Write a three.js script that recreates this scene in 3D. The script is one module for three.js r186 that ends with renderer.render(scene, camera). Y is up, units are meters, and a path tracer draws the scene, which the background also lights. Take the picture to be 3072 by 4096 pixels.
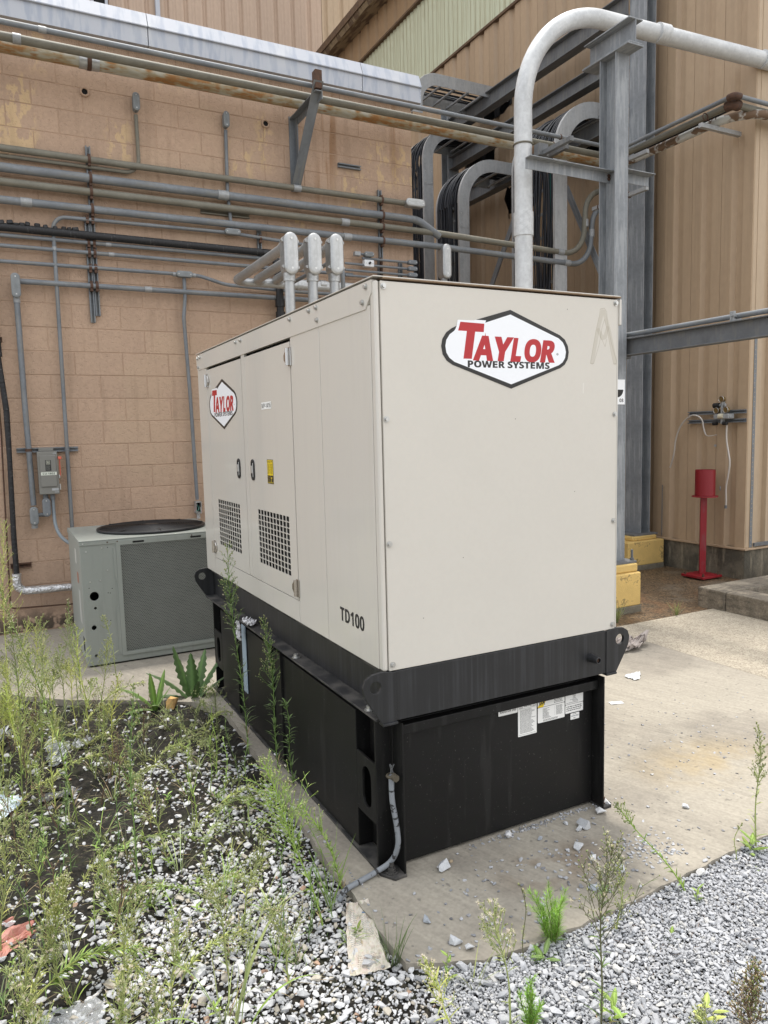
import * as THREE from 'three';
import { RoundedBoxGeometry } from 'three/addons/geometries/RoundedBoxGeometry.js';
import { ConvexGeometry } from 'three/addons/geometries/ConvexGeometry.js';
import { mergeGeometries } from 'three/addons/utils/BufferGeometryUtils.js';
import { FontLoader } from 'three/addons/loaders/FontLoader.js';

// ---------- camera, sky, sun, exposure ----------
const scene = new THREE.Scene();
const camera = new THREE.PerspectiveCamera(69.35, 0.75, 0.05, 400);
camera.rotation.order = 'YXZ';
camera.position.set(-1.191, 1.675, 2.331);
camera.rotation.set(-0.1052, -0.4777, -0.0249);
const renderer = new THREE.WebGLRenderer({ antialias: true });
renderer.toneMapping = THREE.LinearToneMapping;
renderer.toneMappingExposure = 1.66;
renderer.shadowMap.enabled = true;
const SUN_DIR = new THREE.Vector3(0.13, 1.0, -0.23).normalize();
const SKY_GAIN = 1.0;

// ---------- random and noise ----------
let _s = 12345;
const seed = (n) => { _s = n >>> 0; };
const rnd = () => { _s = (_s + 0x6d2b79f5) | 0; let t = Math.imul(_s ^ (_s >>> 15), 1 | _s); t = (t + Math.imul(t ^ (t >>> 7), 61 | t)) ^ t; return ((t ^ (t >>> 14)) >>> 0) / 4294967296; };
const rr = (a, b) => a + (b - a) * rnd();
const hash = (x, y, k) => { let h = Math.imul(x, 374761393) ^ Math.imul(y, 668265263) ^ Math.imul(k, 2147483647 ^ 0x2545f491); h = Math.imul(h ^ (h >>> 13), 1274126177); return ((h ^ (h >>> 16)) >>> 0) / 4294967296; };
// value noise, periodic with px x py lattice cells
function vn(x, y, px, py, k) {
  const xi = Math.floor(x), yi = Math.floor(y), fx = x - xi, fy = y - yi;
  const u = fx * fx * (3 - 2 * fx), v = fy * fy * (3 - 2 * fy);
  const x0 = ((xi % px) + px) % px, x1 = (x0 + 1) % px, y0 = ((yi % py) + py) % py, y1 = (y0 + 1) % py;
  const a = hash(x0, y0, k), b = hash(x1, y0, k), c = hash(x0, y1, k), d = hash(x1, y1, k);
  return a + (b - a) * u + (c - a) * v + (a - b - c + d) * u * v;
}
function fbm(u, v, fx, fy, oct, k) { let s = 0, a = 0.5, n = 0; for (let i = 0; i < oct; i++) { s += a * vn(u * fx, v * fy, fx, fy, k + i * 17); n += a; a *= 0.55; fx *= 2; fy *= 2; } return s / n; }
const clamp = (x, a = 0, b = 1) => Math.min(b, Math.max(a, x));
const sstep = (a, b, x) => { const t = clamp((x - a) / (b - a)); return t * t * (3 - 2 * t); };
const mix3 = (a, b, t) => [a[0] + (b[0] - a[0]) * t, a[1] + (b[1] - a[1]) * t, a[2] + (b[2] - a[2]) * t];
const toS = (c) => (c <= 0.0031308 ? 12.92 * c : 1.055 * Math.pow(c, 1 / 2.4) - 0.055) * 255;

// sky: a computed overcast dome
{
  const W = 512, H = 256, d = new Float32Array(W * H * 4);
  for (let j = 0; j < H; j++) for (let i = 0; i < W; i++) {
    const el = (j / (H - 1) - 0.5) * Math.PI, y = Math.sin(el), u = i / W, v = j / H;
    const az = (u - 0.5) * Math.PI * 2, dx = Math.cos(az) * Math.cos(el), dz = Math.sin(az) * Math.cos(el);
    const c = fbm(u, v, 6, 5, 5, 3), c2 = fbm(u, v, 12, 10, 4, 9);
    const cosS = dx * SUN_DIR.x + y * SUN_DIR.y + dz * SUN_DIR.z;
    let L = 0.92 + 0.15 * Math.max(0, y) + 0.5 * Math.pow(Math.max(0, cosS), 12);
    const cl = sstep(0.35, 0.7, c * 0.7 + c2 * 0.3);
    L *= 0.72 + 0.55 * cl;
    let col = mix3([0.80, 0.92, 1.10], [1.02, 1.0, 0.985], 0.35 + 0.65 * cl);
    if (y < 0) { L = 0.32; col = [1, 0.96, 0.9]; }
    const o = (j * W + i) * 4; d[o] = L * col[0] * SKY_GAIN; d[o + 1] = L * col[1] * SKY_GAIN; d[o + 2] = L * col[2] * SKY_GAIN; d[o + 3] = 1;
  }
  const t = new THREE.DataTexture(d, W, H, THREE.RGBAFormat, THREE.FloatType);
  t.mapping = THREE.EquirectangularReflectionMapping; t.magFilter = THREE.LinearFilter; t.minFilter = THREE.LinearFilter; t.needsUpdate = true;
  scene.background = t; scene.environment = t;
}
const sun = new THREE.DirectionalLight(new THREE.Color(1.0, 0.955, 0.89), 2.3);
sun.position.copy(SUN_DIR).multiplyScalar(30); sun.castShadow = true; sun.shadow.radius = 14;
Object.assign(sun.shadow.camera, { left: -16, right: 16, top: 16, bottom: -16, near: 1, far: 70 });
sun.shadow.mapSize.set(2048, 2048);
scene.add(sun, sun.target);

// ---------- naming ----------
const used = new Map(), rootPos = new WeakMap();
function numbered(n) { const k = used.get(n) || 0; used.set(n, k + 1); return k ? n + '_' + String(k).padStart(3, '0') : n; }
function tag(o, label, category, group, kind) { if (label) o.userData.label = label; if (category) o.userData.category = category; if (group) o.userData.group = group; if (kind) o.userData.kind = kind; return o; }
function thing(name, label, category, pos = [0, 0, 0], group) {
  const g = new THREE.Group(); g.name = numbered(name); g.position.set(...pos); scene.add(g);
  rootPos.set(g, pos); return tag(g, label, category, group);
}
// a part: geometry given in world coordinates, stored relative to the thing
function part(parent, name, geo, mat, label) {
  if (Array.isArray(geo)) geo = merge(geo);
  const p = rootPos.get(parent); if (p[0] || p[1] || p[2]) geo.translate(-p[0], -p[1], -p[2]);
  const m = new THREE.Mesh(geo, mat); m.name = numbered(name); if (label) m.userData.label = label;
  rootPos.set(m, p); parent.add(m); return m;
}
// a part that shares its geometry: placed by position
function place(parent, name, geo, mat, x, y, z, rot) {
  const p = rootPos.get(parent), m = new THREE.Mesh(geo, mat); m.name = numbered(name);
  m.position.set(x - p[0], y - p[1], z - p[2]); if (rot) m.rotation.set(...rot);
  rootPos.set(m, p); parent.add(m); return m;
}
function single(name, geo, mat, label, category, group, kind) {
  if (Array.isArray(geo)) geo = merge(geo);
  const m = new THREE.Mesh(geo, mat); m.name = numbered(name); scene.add(m); rootPos.set(m, [0, 0, 0]);
  return tag(m, label, category, group, kind);
}
function struct(name, geo, mat, label) { return single(name, geo, mat, label, null, null, 'structure'); }

// ---------- geometry helpers ----------
function norm(g) { if (g.index === null) { const n = g.attributes.position.count, a = new Uint32Array(n); for (let i = 0; i < n; i++) a[i] = i; g.setIndex(new THREE.BufferAttribute(a, 1)); } for (const k of Object.keys(g.attributes)) if (!['position', 'normal', 'uv'].includes(k)) g.deleteAttribute(k); if (!g.attributes.uv) g.setAttribute('uv', new THREE.BufferAttribute(new Float32Array(g.attributes.position.count * 2), 2)); g.clearGroups(); return g; }
function merge(list) { return list.length === 1 ? list[0] : mergeGeometries(list.map(norm)); }
// box-mapped uv in metres
function uvm(g) {
  const p = g.attributes.position, n = g.attributes.normal, uv = new Float32Array(p.count * 2);
  for (let i = 0; i < p.count; i++) {
    const ax = Math.abs(n.getX(i)), ay = Math.abs(n.getY(i)), az = Math.abs(n.getZ(i)), x = p.getX(i), y = p.getY(i), z = p.getZ(i);
    if (ay > ax && ay > az) { uv[2 * i] = x; uv[2 * i + 1] = -z; } else if (ax > az) { uv[2 * i] = z; uv[2 * i + 1] = y; } else { uv[2 * i] = x; uv[2 * i + 1] = y; }
  }
  g.setAttribute('uv', new THREE.BufferAttribute(uv, 2)); return g;
}
// box from its limits
function bx(x0, x1, y0, y1, z0, z1, r = 0) {
  const w = x1 - x0, h = y1 - y0, d = z1 - z0, g = r ? new RoundedBoxGeometry(w, h, d, 1, Math.min(r, w * 0.49, h * 0.49, d * 0.49)) : new THREE.BoxGeometry(w, h, d);
  g.translate((x0 + x1) / 2, (y0 + y1) / 2, (z0 + z1) / 2); return uvm(norm(g));
}
function cyl(r0, r1, h, seg = 16, open = false) { return norm(new THREE.CylinderGeometry(r0, r1, h, seg, 1, open)); }
function at(g, x, y, z, rx = 0, ry = 0, rz = 0) { g.applyMatrix4(new THREE.Matrix4().compose(new THREE.Vector3(x, y, z), new THREE.Quaternion().setFromEuler(new THREE.Euler(rx, ry, rz)), new THREE.Vector3(1, 1, 1))); return g; }
const V = (x, y, z) => new THREE.Vector3(x, y, z);
// polyline with rounded corners
function rounded(pts, R, n = 8) {
  const P = pts.map((p) => V(...p)), out = [P[0].clone()];
  for (let i = 1; i < P.length - 1; i++) {
    const a = P[i - 1].clone().sub(P[i]), b = P[i + 1].clone().sub(P[i]), la = a.length(), lb = b.length(); a.normalize(); b.normalize();
    const ang = Math.acos(clamp(a.dot(b), -1, 1)); if (ang > 3.12) { out.push(P[i].clone()); continue; }
    const t = Math.min(R / Math.tan(ang / 2), la * 0.49, lb * 0.49), r = t * Math.tan(ang / 2);
    const c = P[i].clone().add(a.clone().add(b).normalize().multiplyScalar(r / Math.sin(ang / 2)));
    const s = P[i].clone().addScaledVector(a, t).sub(c), e = P[i].clone().addScaledVector(b, t).sub(c), w = Math.PI - ang, sw = Math.sin(w);
    for (let k = 0; k <= n; k++) { const f = k / n; out.push(c.clone().addScaledVector(s, Math.sin((1 - f) * w) / sw).addScaledVector(e, Math.sin(f * w) / sw)); }
  }
  out.push(P[P.length - 1].clone()); return out;
}
// sweep a circle along points; radius number or function of t; uv in metres
function sweep(pts, rad, seg = 12, caps = true, lump = null) {
  const n = pts.length, pos = [], uv = [], idx = []; let len = 0, T = pts[1].clone().sub(pts[0]).normalize();
  let N = Math.abs(T.y) < 0.9 ? V(0, 1, 0) : V(1, 0, 0); N.addScaledVector(T, -N.dot(T)).normalize();
  for (let i = 0; i < n; i++) {
    const t = i === 0 ? pts[1].clone().sub(pts[0]) : i === n - 1 ? pts[i].clone().sub(pts[i - 1]) : pts[i + 1].clone().sub(pts[i - 1]); t.normalize();
    N.addScaledVector(t, -N.dot(t)).normalize(); const B = t.clone().cross(N);
    if (i) len += pts[i].distanceTo(pts[i - 1]);
    const r = typeof rad === 'function' ? rad(i / (n - 1), len) : rad;
    for (let j = 0; j <= seg; j++) {
      const a = j / seg * Math.PI * 2, q = lump ? r * lump(i, j % seg) : r;
      pos.push(pts[i].x + q * (N.x * Math.cos(a) + B.x * Math.sin(a)), pts[i].y + q * (N.y * Math.cos(a) + B.y * Math.sin(a)), pts[i].z + q * (N.z * Math.cos(a) + B.z * Math.sin(a)));
      uv.push(a * r, len);
    }
  }
  for (let i = 0; i < n - 1; i++) for (let j = 0; j < seg; j++) { const a = i * (seg + 1) + j, b = a + seg + 1; idx.push(a, a + 1, b, a + 1, b + 1, b); }
  if (caps) for (const e of [0, n - 1]) { const c = pos.length / 3; pos.push(pts[e].x, pts[e].y, pts[e].z); uv.push(0, 0); for (let j = 0; j <= seg; j++) { const k = (e * (seg + 1) + j) * 3; pos.push(pos[k], pos[k + 1], pos[k + 2]); uv.push(uv[(e * (seg + 1) + j) * 2], 0.01); } for (let j = 0; j < seg; j++) e ? idx.push(c, c + 1 + j, c + 2 + j) : idx.push(c, c + 2 + j, c + 1 + j); }
  const g = new THREE.BufferGeometry(); g.setAttribute('position', new THREE.Float32BufferAttribute(pos, 3)); g.setAttribute('uv', new THREE.Float32BufferAttribute(uv, 2)); g.setIndex(idx); g.computeVertexNormals(); 
  // weld the normals along the seam
  const nm = g.attributes.normal; for (let i = 0; i < n; i++) { const a = i * (seg + 1), b = a + seg, x = nm.getX(a) + nm.getX(b), y = nm.getY(a) + nm.getY(b), z = nm.getZ(a) + nm.getZ(b), l = Math.hypot(x, y, z) || 1; nm.setXYZ(a, x / l, y / l, z / l); nm.setXYZ(b, x / l, y / l, z / l); }
  return g;
}
const line = (pts, r, o = {}) => sweep(rounded(pts, o.bend || 0.1, o.n || 8), r, o.seg || 14, o.caps !== false);
// extrude a polygon [[a,b],...] given in the plane 'xy' (along z), 'zy' (along x) or 'xz' (along y)
function prism(poly, plane, c0, c1, holes = [], bevel = 0) {
  const flip = plane === 'xz' ? -1 : 1, sh = new THREE.Shape(poly.map(([a, b]) => new THREE.Vector2(a, b * flip)));
  for (const h of holes) sh.holes.push(new THREE.Path(h.map(([a, b]) => new THREE.Vector2(a, b * flip))));
  const g = new THREE.ExtrudeGeometry(sh, { depth: c1 - c0 - 2 * bevel, bevelEnabled: bevel > 0, bevelThickness: bevel, bevelSize: bevel, bevelOffset: -bevel, bevelSegments: 1, curveSegments: 8 });
  g.translate(0, 0, c0 + bevel);
  if (plane === 'zy') g.applyMatrix4(new THREE.Matrix4().set(0, 0, 1, 0, 0, 1, 0, 0, 1, 0, 0, 0, 0, 0, 0, 1)), flipWinding(g);
  if (plane === 'xz') g.applyMatrix4(new THREE.Matrix4().set(1, 0, 0, 0, 0, 0, 1, 0, 0, -1, 0, 0, 0, 0, 0, 1));
  g.computeVertexNormals(); return uvm(norm(g));
}
function flipWinding(g) { const p = g.attributes.position; if (g.index) { const a = g.index.array; for (let i = 0; i < a.length; i += 3) { const t = a[i]; a[i] = a[i + 1]; a[i + 1] = t; } } else for (const k of Object.keys(g.attributes)) { const b = g.attributes[k], s = b.itemSize, a = b.array; for (let i = 0; i < b.count; i += 3) for (let c = 0; c < s; c++) { const t = a[i * s + c]; a[i * s + c] = a[(i + 1) * s + c]; a[(i + 1) * s + c] = t; } } return g; }
const ring = (cx, cy, rx, ry, n = 20, a0 = 0) => Array.from({ length: n }, (_, i) => { const a = a0 + i / n * Math.PI * 2; return [cx + rx * Math.cos(a), cy + ry * Math.sin(a)]; });
const stadium = (cx, cy, w, h, n = 8) => { const o = [], r = w / 2, s = h / 2 - r; for (let i = 0; i <= n; i++) { const a = i / n * Math.PI; o.push([cx + r * Math.cos(a), cy + s + r * Math.sin(a)]); } for (let i = 0; i <= n; i++) { const a = Math.PI + i / n * Math.PI; o.push([cx + r * Math.cos(a), cy - s + r * Math.sin(a)]); } return o; };
const rect = (x0, x1, y0, y1, c = 0) => c ? [[x0 + c, y0], [x1 - c, y0], [x1, y0 + c], [x1, y1 - c], [x1 - c, y1], [x0 + c, y1], [x0, y1 - c], [x0, y0 + c]] : [[x0, y0], [x1, y0], [x1, y1], [x0, y1]];
// I section along an axis: centre (a,b) in the cross plane, flange width w, depth d
function ibeam(axis, a, b, w, d, s0, s1, tf = 0.012, tw = 0.009, flangeDir = 1) {
  // flangeDir 1: flanges are stacked along the second cross axis; 0: along the first
  const o = []; const B = (u0, u1, v0, v1) => { if (axis === 'z') o.push(bx(u0, u1, v0, v1, s0, s1, 0.002)); else if (axis === 'x') o.push(bx(s0, s1, v0, v1, u0, u1, 0.002)); else o.push(bx(u0, u1, s0, s1, v0, v1, 0.002)); };
  if (flangeDir) { B(a - w / 2, a + w / 2, b + d / 2 - tf, b + d / 2); B(a - w / 2, a + w / 2, b - d / 2, b - d / 2 + tf); B(a - tw / 2, a + tw / 2, b - d / 2 + tf, b + d / 2 - tf); }
  else { B(a + d / 2 - tf, a + d / 2, b - w / 2, b + w / 2); B(a - d / 2, a - d / 2 + tf, b - w / 2, b + w / 2); B(a - d / 2 + tf, a + d / 2 - tf, b - tw / 2, b + tw / 2); }
  return merge(o);
}
// strut channel, open side towards +z, along y (or along x)
function channel(axis, c, s0, s1, zb, w = 0.041, d = 0.03) {
  const o = [], t = 0.003, q = (a0, a1, z0, z1) => o.push(axis === 'y' ? bx(c + a0, c + a1, s0, s1, zb + z0, zb + z1) : bx(s0, s1, c + a0, c + a1, zb + z0, zb + z1));
  q(-w / 2, w / 2, 0, t); q(-w / 2, -w / 2 + t, t, d); q(w / 2 - t, w / 2, t, d); q(-w / 2 + t, -w / 2 + 0.011, d - t, d); q(w / 2 - 0.011, w / 2 - t, d - t, d); return merge(o);
}
// hex bolt whose axis is along +z / -x / +y
const boltGeo = (r = 0.008) => merge([at(cyl(r * 1.5, r * 1.5, 0.003, 16), 0, 0, 0.0015, Math.PI / 2), at(cyl(r, r, r * 0.9, 6), 0, 0, 0.003 + r * 0.45, Math.PI / 2)]);

// ---------- textures ----------
const texMade = [];
function tex(w, h, fn, srgb = true, rep = [1, 1]) {
  const d = new Uint8Array(w * h * 4);
  for (let j = 0; j < h; j++) for (let i = 0; i < w; i++) { const c = fn((i + 0.5) / w, (j + 0.5) / h), o = (j * w + i) * 4; if (srgb) { d[o] = toS(clamp(c[0])); d[o + 1] = toS(clamp(c[1])); d[o + 2] = toS(clamp(c[2])); } else d[o] = d[o + 1] = d[o + 2] = clamp(c) * 255; d[o + 3] = 255; }
  const t = new THREE.DataTexture(d, w, h, THREE.RGBAFormat); t.wrapS = t.wrapT = THREE.RepeatWrapping; t.magFilter = THREE.LinearFilter; t.minFilter = THREE.LinearMipmapLinearFilter; t.generateMipmaps = true;
  if (srgb) t.colorSpace = THREE.SRGBColorSpace; t.repeat.set(...rep); t.needsUpdate = true; return t;
}
function canvasTex(w, h, draw) {
  const c = document.createElement('canvas'); c.width = w; c.height = h; const x = c.getContext('2d'); draw(x, w, h);
  const t = new THREE.CanvasTexture(c); t.colorSpace = THREE.SRGBColorSpace; t.anisotropy = 8; return t;
}
const std = (o) => new THREE.MeshStandardMaterial(o), phy = (o) => new THREE.MeshPhysicalMaterial(o);
const C = (r, g, b) => new THREE.Color().setRGB(r, g, b);
const scaleC = (c, k) => [c[0] * k, c[1] * k, c[2] * k];

// galvanized steel: mottled grey-blue
function galvTex(base, warm, k) { return tex(256, 256, (u, v) => { const a = fbm(u, v, 8, 4, 4, k), b = fbm(u, v, 32, 32, 3, k + 5), s = fbm(u, v, 24, 3, 3, k + 8); let c = scaleC(base, 0.72 + 0.4 * a + 0.22 * (b - 0.5)); c = mix3(c, warm, sstep(0.5, 0.75, s) * 0.5); return c; }, true, [1.6, 1.6]); }
const bumpFine = tex(256, 256, (u, v) => fbm(u, v, 48, 48, 3, 77), false, [4, 4]);
const M = {};
M.galv = std({ map: galvTex([0.35, 0.38, 0.41], [0.42, 0.42, 0.4], 11), roughness: 0.55, metalness: 0.25 });
M.conduit = std({ map: galvTex([0.185, 0.20, 0.215], [0.22, 0.21, 0.18], 21), roughness: 0.6, metalness: 0.1 });
M.conduitOlive = std({ map: galvTex([0.185, 0.175, 0.14], [0.18, 0.15, 0.10], 31), roughness: 0.65, metalness: 0.1 });
M.steel = std({ map: galvTex([0.25, 0.265, 0.28], [0.36, 0.37, 0.375], 41), roughness: 0.65, metalness: 0.05 });
M.steelDark = std({ map: galvTex([0.15, 0.155, 0.16], [0.2, 0.19, 0.17], 51), roughness: 0.7, metalness: 0.1 });
M.pipeSilver = std({ map: galvTex([0.60, 0.61, 0.61], [0.66, 0.66, 0.64], 61), roughness: 0.5, metalness: 0.1, bumpMap: bumpFine, bumpScale: 0.0006 });
M.alu = std({ map: galvTex([0.40, 0.41, 0.415], [0.46, 0.46, 0.455], 71), roughness: 0.5, metalness: 0.3 });
M.cast = std({ map: galvTex([0.45, 0.455, 0.45], [0.33, 0.33, 0.31], 81), roughness: 0.36, metalness: 0.6, bumpMap: bumpFine, bumpScale: 0.0008 });
M.coupling = std({ map: galvTex([0.34, 0.35, 0.355], [0.28, 0.28, 0.26], 83), roughness: 0.5, metalness: 0.2 });
M.castGrey = std({ map: galvTex([0.22, 0.235, 0.24], [0.28, 0.27, 0.25], 85), roughness: 0.55, metalness: 0.1 });
M.chrome = std({ color: C(0.5, 0.48, 0.45), roughness: 0.2, metalness: 1 });
M.zinc = std({ map: galvTex([0.44, 0.445, 0.44], [0.35, 0.35, 0.335], 87), roughness: 0.38, metalness: 0.5 });
M.bolt = std({ color: C(0.55, 0.55, 0.53), roughness: 0.35, metalness: 0.8 });
M.rust = std({ map: tex(128, 128, (u, v) => mix3([0.045, 0.03, 0.024], [0.125, 0.062, 0.036], fbm(u, v, 12, 12, 4, 5)), true, [5, 5]), roughness: 0.9 });
M.rustPipe = std({ map: tex(512, 512, (u, v) => { const a = fbm(u, v, 6, 10, 5, 91), b = fbm(u, v, 32, 20, 4, 95), g = fbm(u, v, 3, 40, 3, 99); let c = mix3([0.42, 0.40, 0.33], [0.34, 0.27, 0.16], sstep(0.35, 0.6, a)); c = mix3(c, [0.28, 0.135, 0.045], sstep(0.47, 0.64, a * 0.45 + b * 0.35 + g * 0.2)); return scaleC(c, 0.8 + 0.4 * b); }, true, [2.5, 0.5]), roughness: 0.85 });
M.black = std({ color: C(0.012, 0.012, 0.013), roughness: 0.5 });
M.blackTape = std({ map: tex(128, 256, (u, v) => { const a = fbm(u, v, 6, 40, 3, 7), b = fbm(u, v, 10, 10, 4, 8); return mix3([0.012, 0.012, 0.013], [0.10, 0.10, 0.10], sstep(0.62, 0.8, a * 0.5 + b * 0.5)); }, true, [3, 3]), roughness: 0.6, bumpMap: tex(64, 256, (u, v) => fbm(u, v, 3, 24, 3, 6), false, [3, 3]), bumpScale: 0.004 });
M.cable = std({ color: C(0.016, 0.018, 0.024), roughness: 0.6 });
M.cableTeal = std({ color: C(0.02, 0.12, 0.11), roughness: 0.6 });
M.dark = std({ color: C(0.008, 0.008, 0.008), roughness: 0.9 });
M.foil = std({ color: C(0.62, 0.62, 0.62), roughness: 0.35, metalness: 0.7, bumpMap: tex(128, 128, (u, v) => Math.abs(fbm(u, v, 10, 10, 4, 4) - 0.5) * 2, false, [4, 4]), bumpScale: 0.012 });
// generator paint
const dirtTex = (base, k, amt) => tex(512, 512, (u, v) => { const a = fbm(u, v, 4, 4, 5, k), b = fbm(u, v, 64, 48, 3, k + 3), s = fbm(u, v, 60, 3, 3, k + 6); return scaleC(base, 1 - amt * (0.5 * (1 - a) + 0.3 * (b - 0.3)) - amt * 0.5 * sstep(0.55, 0.8, s)); }, true, [0.8, 0.8]);
M.beige = phy({ map: dirtTex([0.625, 0.592, 0.53], 101, 0.035), roughness: 0.42, clearcoat: 0.6, clearcoatRoughness: 0.06, bumpMap: tex(256, 256, (u, v) => fbm(u, v, 3, 3, 2, 171), false, [0.7, 0.7]), bumpScale: 0.0035 });
M.beigeFront = std({ color: C(1, 1, 1), roughness: 0.5 });
M.roofDirt = std({ map: tex(256, 256, (u, v) => mix3([0.30, 0.22, 0.14], [0.14, 0.08, 0.045], fbm(u, v, 12, 12, 4, 55)), true, [3, 3]), roughness: 0.9 });
M.skid = phy({ map: tex(512, 512, (u, v) => { const s = fbm(u, v, 120, 3, 4, 131), a = fbm(u, v, 5, 5, 4, 133); const t = sstep(0.42, 0.72, s * 0.65 + a * 0.35); return mix3([0.009, 0.0095, 0.0105], [0.026, 0.027, 0.03], t); }, true, [0.9, 0.9]), roughness: 0.5, clearcoat: 0.15, clearcoatRoughness: 0.4 });
M.skidDusty = std({ map: tex(256, 256, (u, v) => mix3([0.016, 0.016, 0.017], [0.085, 0.078, 0.07], sstep(0.3, 0.75, fbm(u, v, 8, 8, 5, 141))), true, [1.4, 1.4]), roughness: 0.75 });
M.tank = phy({ map: tex(1024, 1024, (u, v) => { const a = fbm(u, v, 4, 4, 4, 151), sp = fbm(u, v, 220, 220, 2, 155), s = fbm(u, v, 40, 4, 3, 157); let c = mix3([0.006, 0.0058, 0.0056], [0.011, 0.0107, 0.0103], a); c = mix3(c, [0.028, 0.027, 0.026], sstep(0.62, 0.8, s) * 0.4); return mix3(c, [0.10, 0.095, 0.09], sstep(0.865, 0.90, sp)); }, true, [0.9, 0.9]), roughness: 0.5, specularIntensity: 0.5, clearcoat: 0.06, clearcoatRoughness: 0.3 });
// concrete block
const WX0 = -1.9, WX1 = 2.965, WY1 = 5.13;
M.block = std({ map: tex(2048, 2048, (u, v) => {
  const x = WX0 + u * (WX1 - WX0), y = v * WY1;
  const a = fbm(u, v, 10, 10, 5, 201), b = fbm(u, v, 240, 250, 3, 203), s = fbm(u, v, 70, 5, 4, 207), sp = fbm(u, v, 110, 60, 4, 209);
  let c = scaleC([0.455, 0.318, 0.226], 0.90 + 0.18 * a + 0.18 * (b - 0.5));
  c = mix3(c, [0.44, 0.325, 0.22], sstep(0.5, 0.72, a) * 0.35);
  // bleached, flaking paint where water ran
  let pt = 0; const P = (x0, x1, y0, y1) => { pt = Math.max(pt, sstep(x0 - 0.1, x0 + 0.03, x) * sstep(x1 + 0.1, x1 - 0.03, x) * sstep(y0 - 0.12, y0 + 0.08, y) * sstep(y1 + 0.08, y1 - 0.08, y)); };
  P(-1.15, -0.74, 4.1, 4.75); P(-0.1, 0.03, 4.15, 4.5); P(1.01, 1.14, 4.12, 4.5); P(1.28, 1.36, 4.3, 4.76); P(2.1, 2.5, 4.0, 4.35); P(2.5, 2.95, 4.3, 4.7); P(0.35, 0.5, 4.9, 5.1); P(-0.75, -0.6, 4.85, 5.1); P(1.55, 1.7, 3.75, 3.9);
  c = mix3(c, [0.56, 0.40, 0.235], clamp(sstep(0.50, 0.60, sp * 0.75 + s * 0.25)) * pt);
  // rust run below the bracket and under the roof edge
  const run = sstep(0.16, 0.0, Math.abs(x - 1.98 + 0.05 * Math.sin(y * 5))) * sstep(3.85, 4.2, y) + sstep(0.12, 0.0, Math.abs(x - 2.75)) * sstep(4.2, 4.6, y) * 0.6;
  c = mix3(c, [0.26, 0.135, 0.06], clamp(run * sstep(0.42, 0.6, s)) * 0.75);
  c = mix3(c, [0.24, 0.16, 0.105], sstep(0.58, 0.78, s) * 0.22);
  // mildew along the foot of the wall
  const mil = sstep(0.24, 0.06, y + 0.12 * (fbm(u, v, 40, 40, 4, 213) - 0.5)) * sstep(0.3, 0.55, fbm(u, v, 90, 90, 3, 215));
  c = mix3(c, [0.035, 0.03, 0.022], mil * 0.85);
  return c;
}), roughness: 0.92, bumpMap: tex(512, 512, (u, v) => { const p = fbm(u, v, 60, 60, 3, 221), q = fbm(u, v, 120, 90, 2, 223); return clamp(0.6 + 0.35 * (p - 0.5) - 0.9 * sstep(0.66, 0.78, q)); }, false, [5, 5]), bumpScale: 0.004 });
M.mortar = std({ color: C(0.42, 0.292, 0.205), roughness: 0.95 });
M.flashing = std({ map: tex(512, 512, (u, v) => { const s = fbm(u, v, 30, 3, 4, 231), a = fbm(u, v, 5, 3, 4, 233); return mix3(mix3([0.43, 0.45, 0.49], [0.34, 0.37, 0.43], sstep(0.45, 0.7, s)), [0.52, 0.525, 0.53], sstep(0.5, 0.8, a) * 0.4); }, true, [0.8, 1.2]), roughness: 0.5, metalness: 0.1 });
// ribbed metal siding
function sidingTex(base, k, streak) { return tex(512, 1024, (u, v) => { const a = fbm(u, v, 5, 3, 4, k), b = fbm(u, v, 90, 90, 3, k + 2), s = fbm(u, v, 60, 3, 4, k + 4); let c = scaleC(base, 0.88 + 0.16 * a + 0.12 * (b - 0.5)); return mix3(c, scaleC(base, 0.68), sstep(0.55, 0.78, s) * streak); }, true, [0.35, 0.16]); }
M.siding = std({ map: sidingTex([0.425, 0.305, 0.195], 241, 0.3), roughness: 0.6 });
M.sidingFar = std({ map: sidingTex([0.47, 0.345, 0.255], 251, 0.2), roughness: 0.65 });
M.sidingBand = std({ map: sidingTex([0.34, 0.225, 0.125], 261, 0.8), roughness: 0.7 });
M.sidingFace = std({ map: sidingTex([0.47, 0.35, 0.23], 271, 0.25), roughness: 0.6 });  // lightened siding copy, carries the end wall's sky light in its colour
M.frp = std({ map: tex(512, 1024, (u, v) => { const s = fbm(u, v, 80, 4, 4, 281), a = fbm(u, v, 6, 6, 4, 283); return mix3(mix3([0.52, 0.53, 0.38], [0.44, 0.43, 0.29], sstep(0.4, 0.7, s)), [0.34, 0.30, 0.17], sstep(0.6, 0.8, a) * 0.4); }, true, [0.6, 0.5]), roughness: 0.6 });
M.brownTrim = std({ map: tex(256, 256, (u, v) => mix3([0.17, 0.105, 0.055], [0.07, 0.04, 0.028], fbm(u, v, 10, 14, 4, 291)), true, [1.5, 1.5]), roughness: 0.8 });
M.gutter = std({ map: tex(256, 256, (u, v) => { const a = fbm(u, v, 30, 6, 4, 295); return mix3([0.12, 0.08, 0.05], [0.27, 0.205, 0.125], sstep(0.35, 0.65, a)); }, true, [0.7, 0.7]), roughness: 0.85 });
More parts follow.
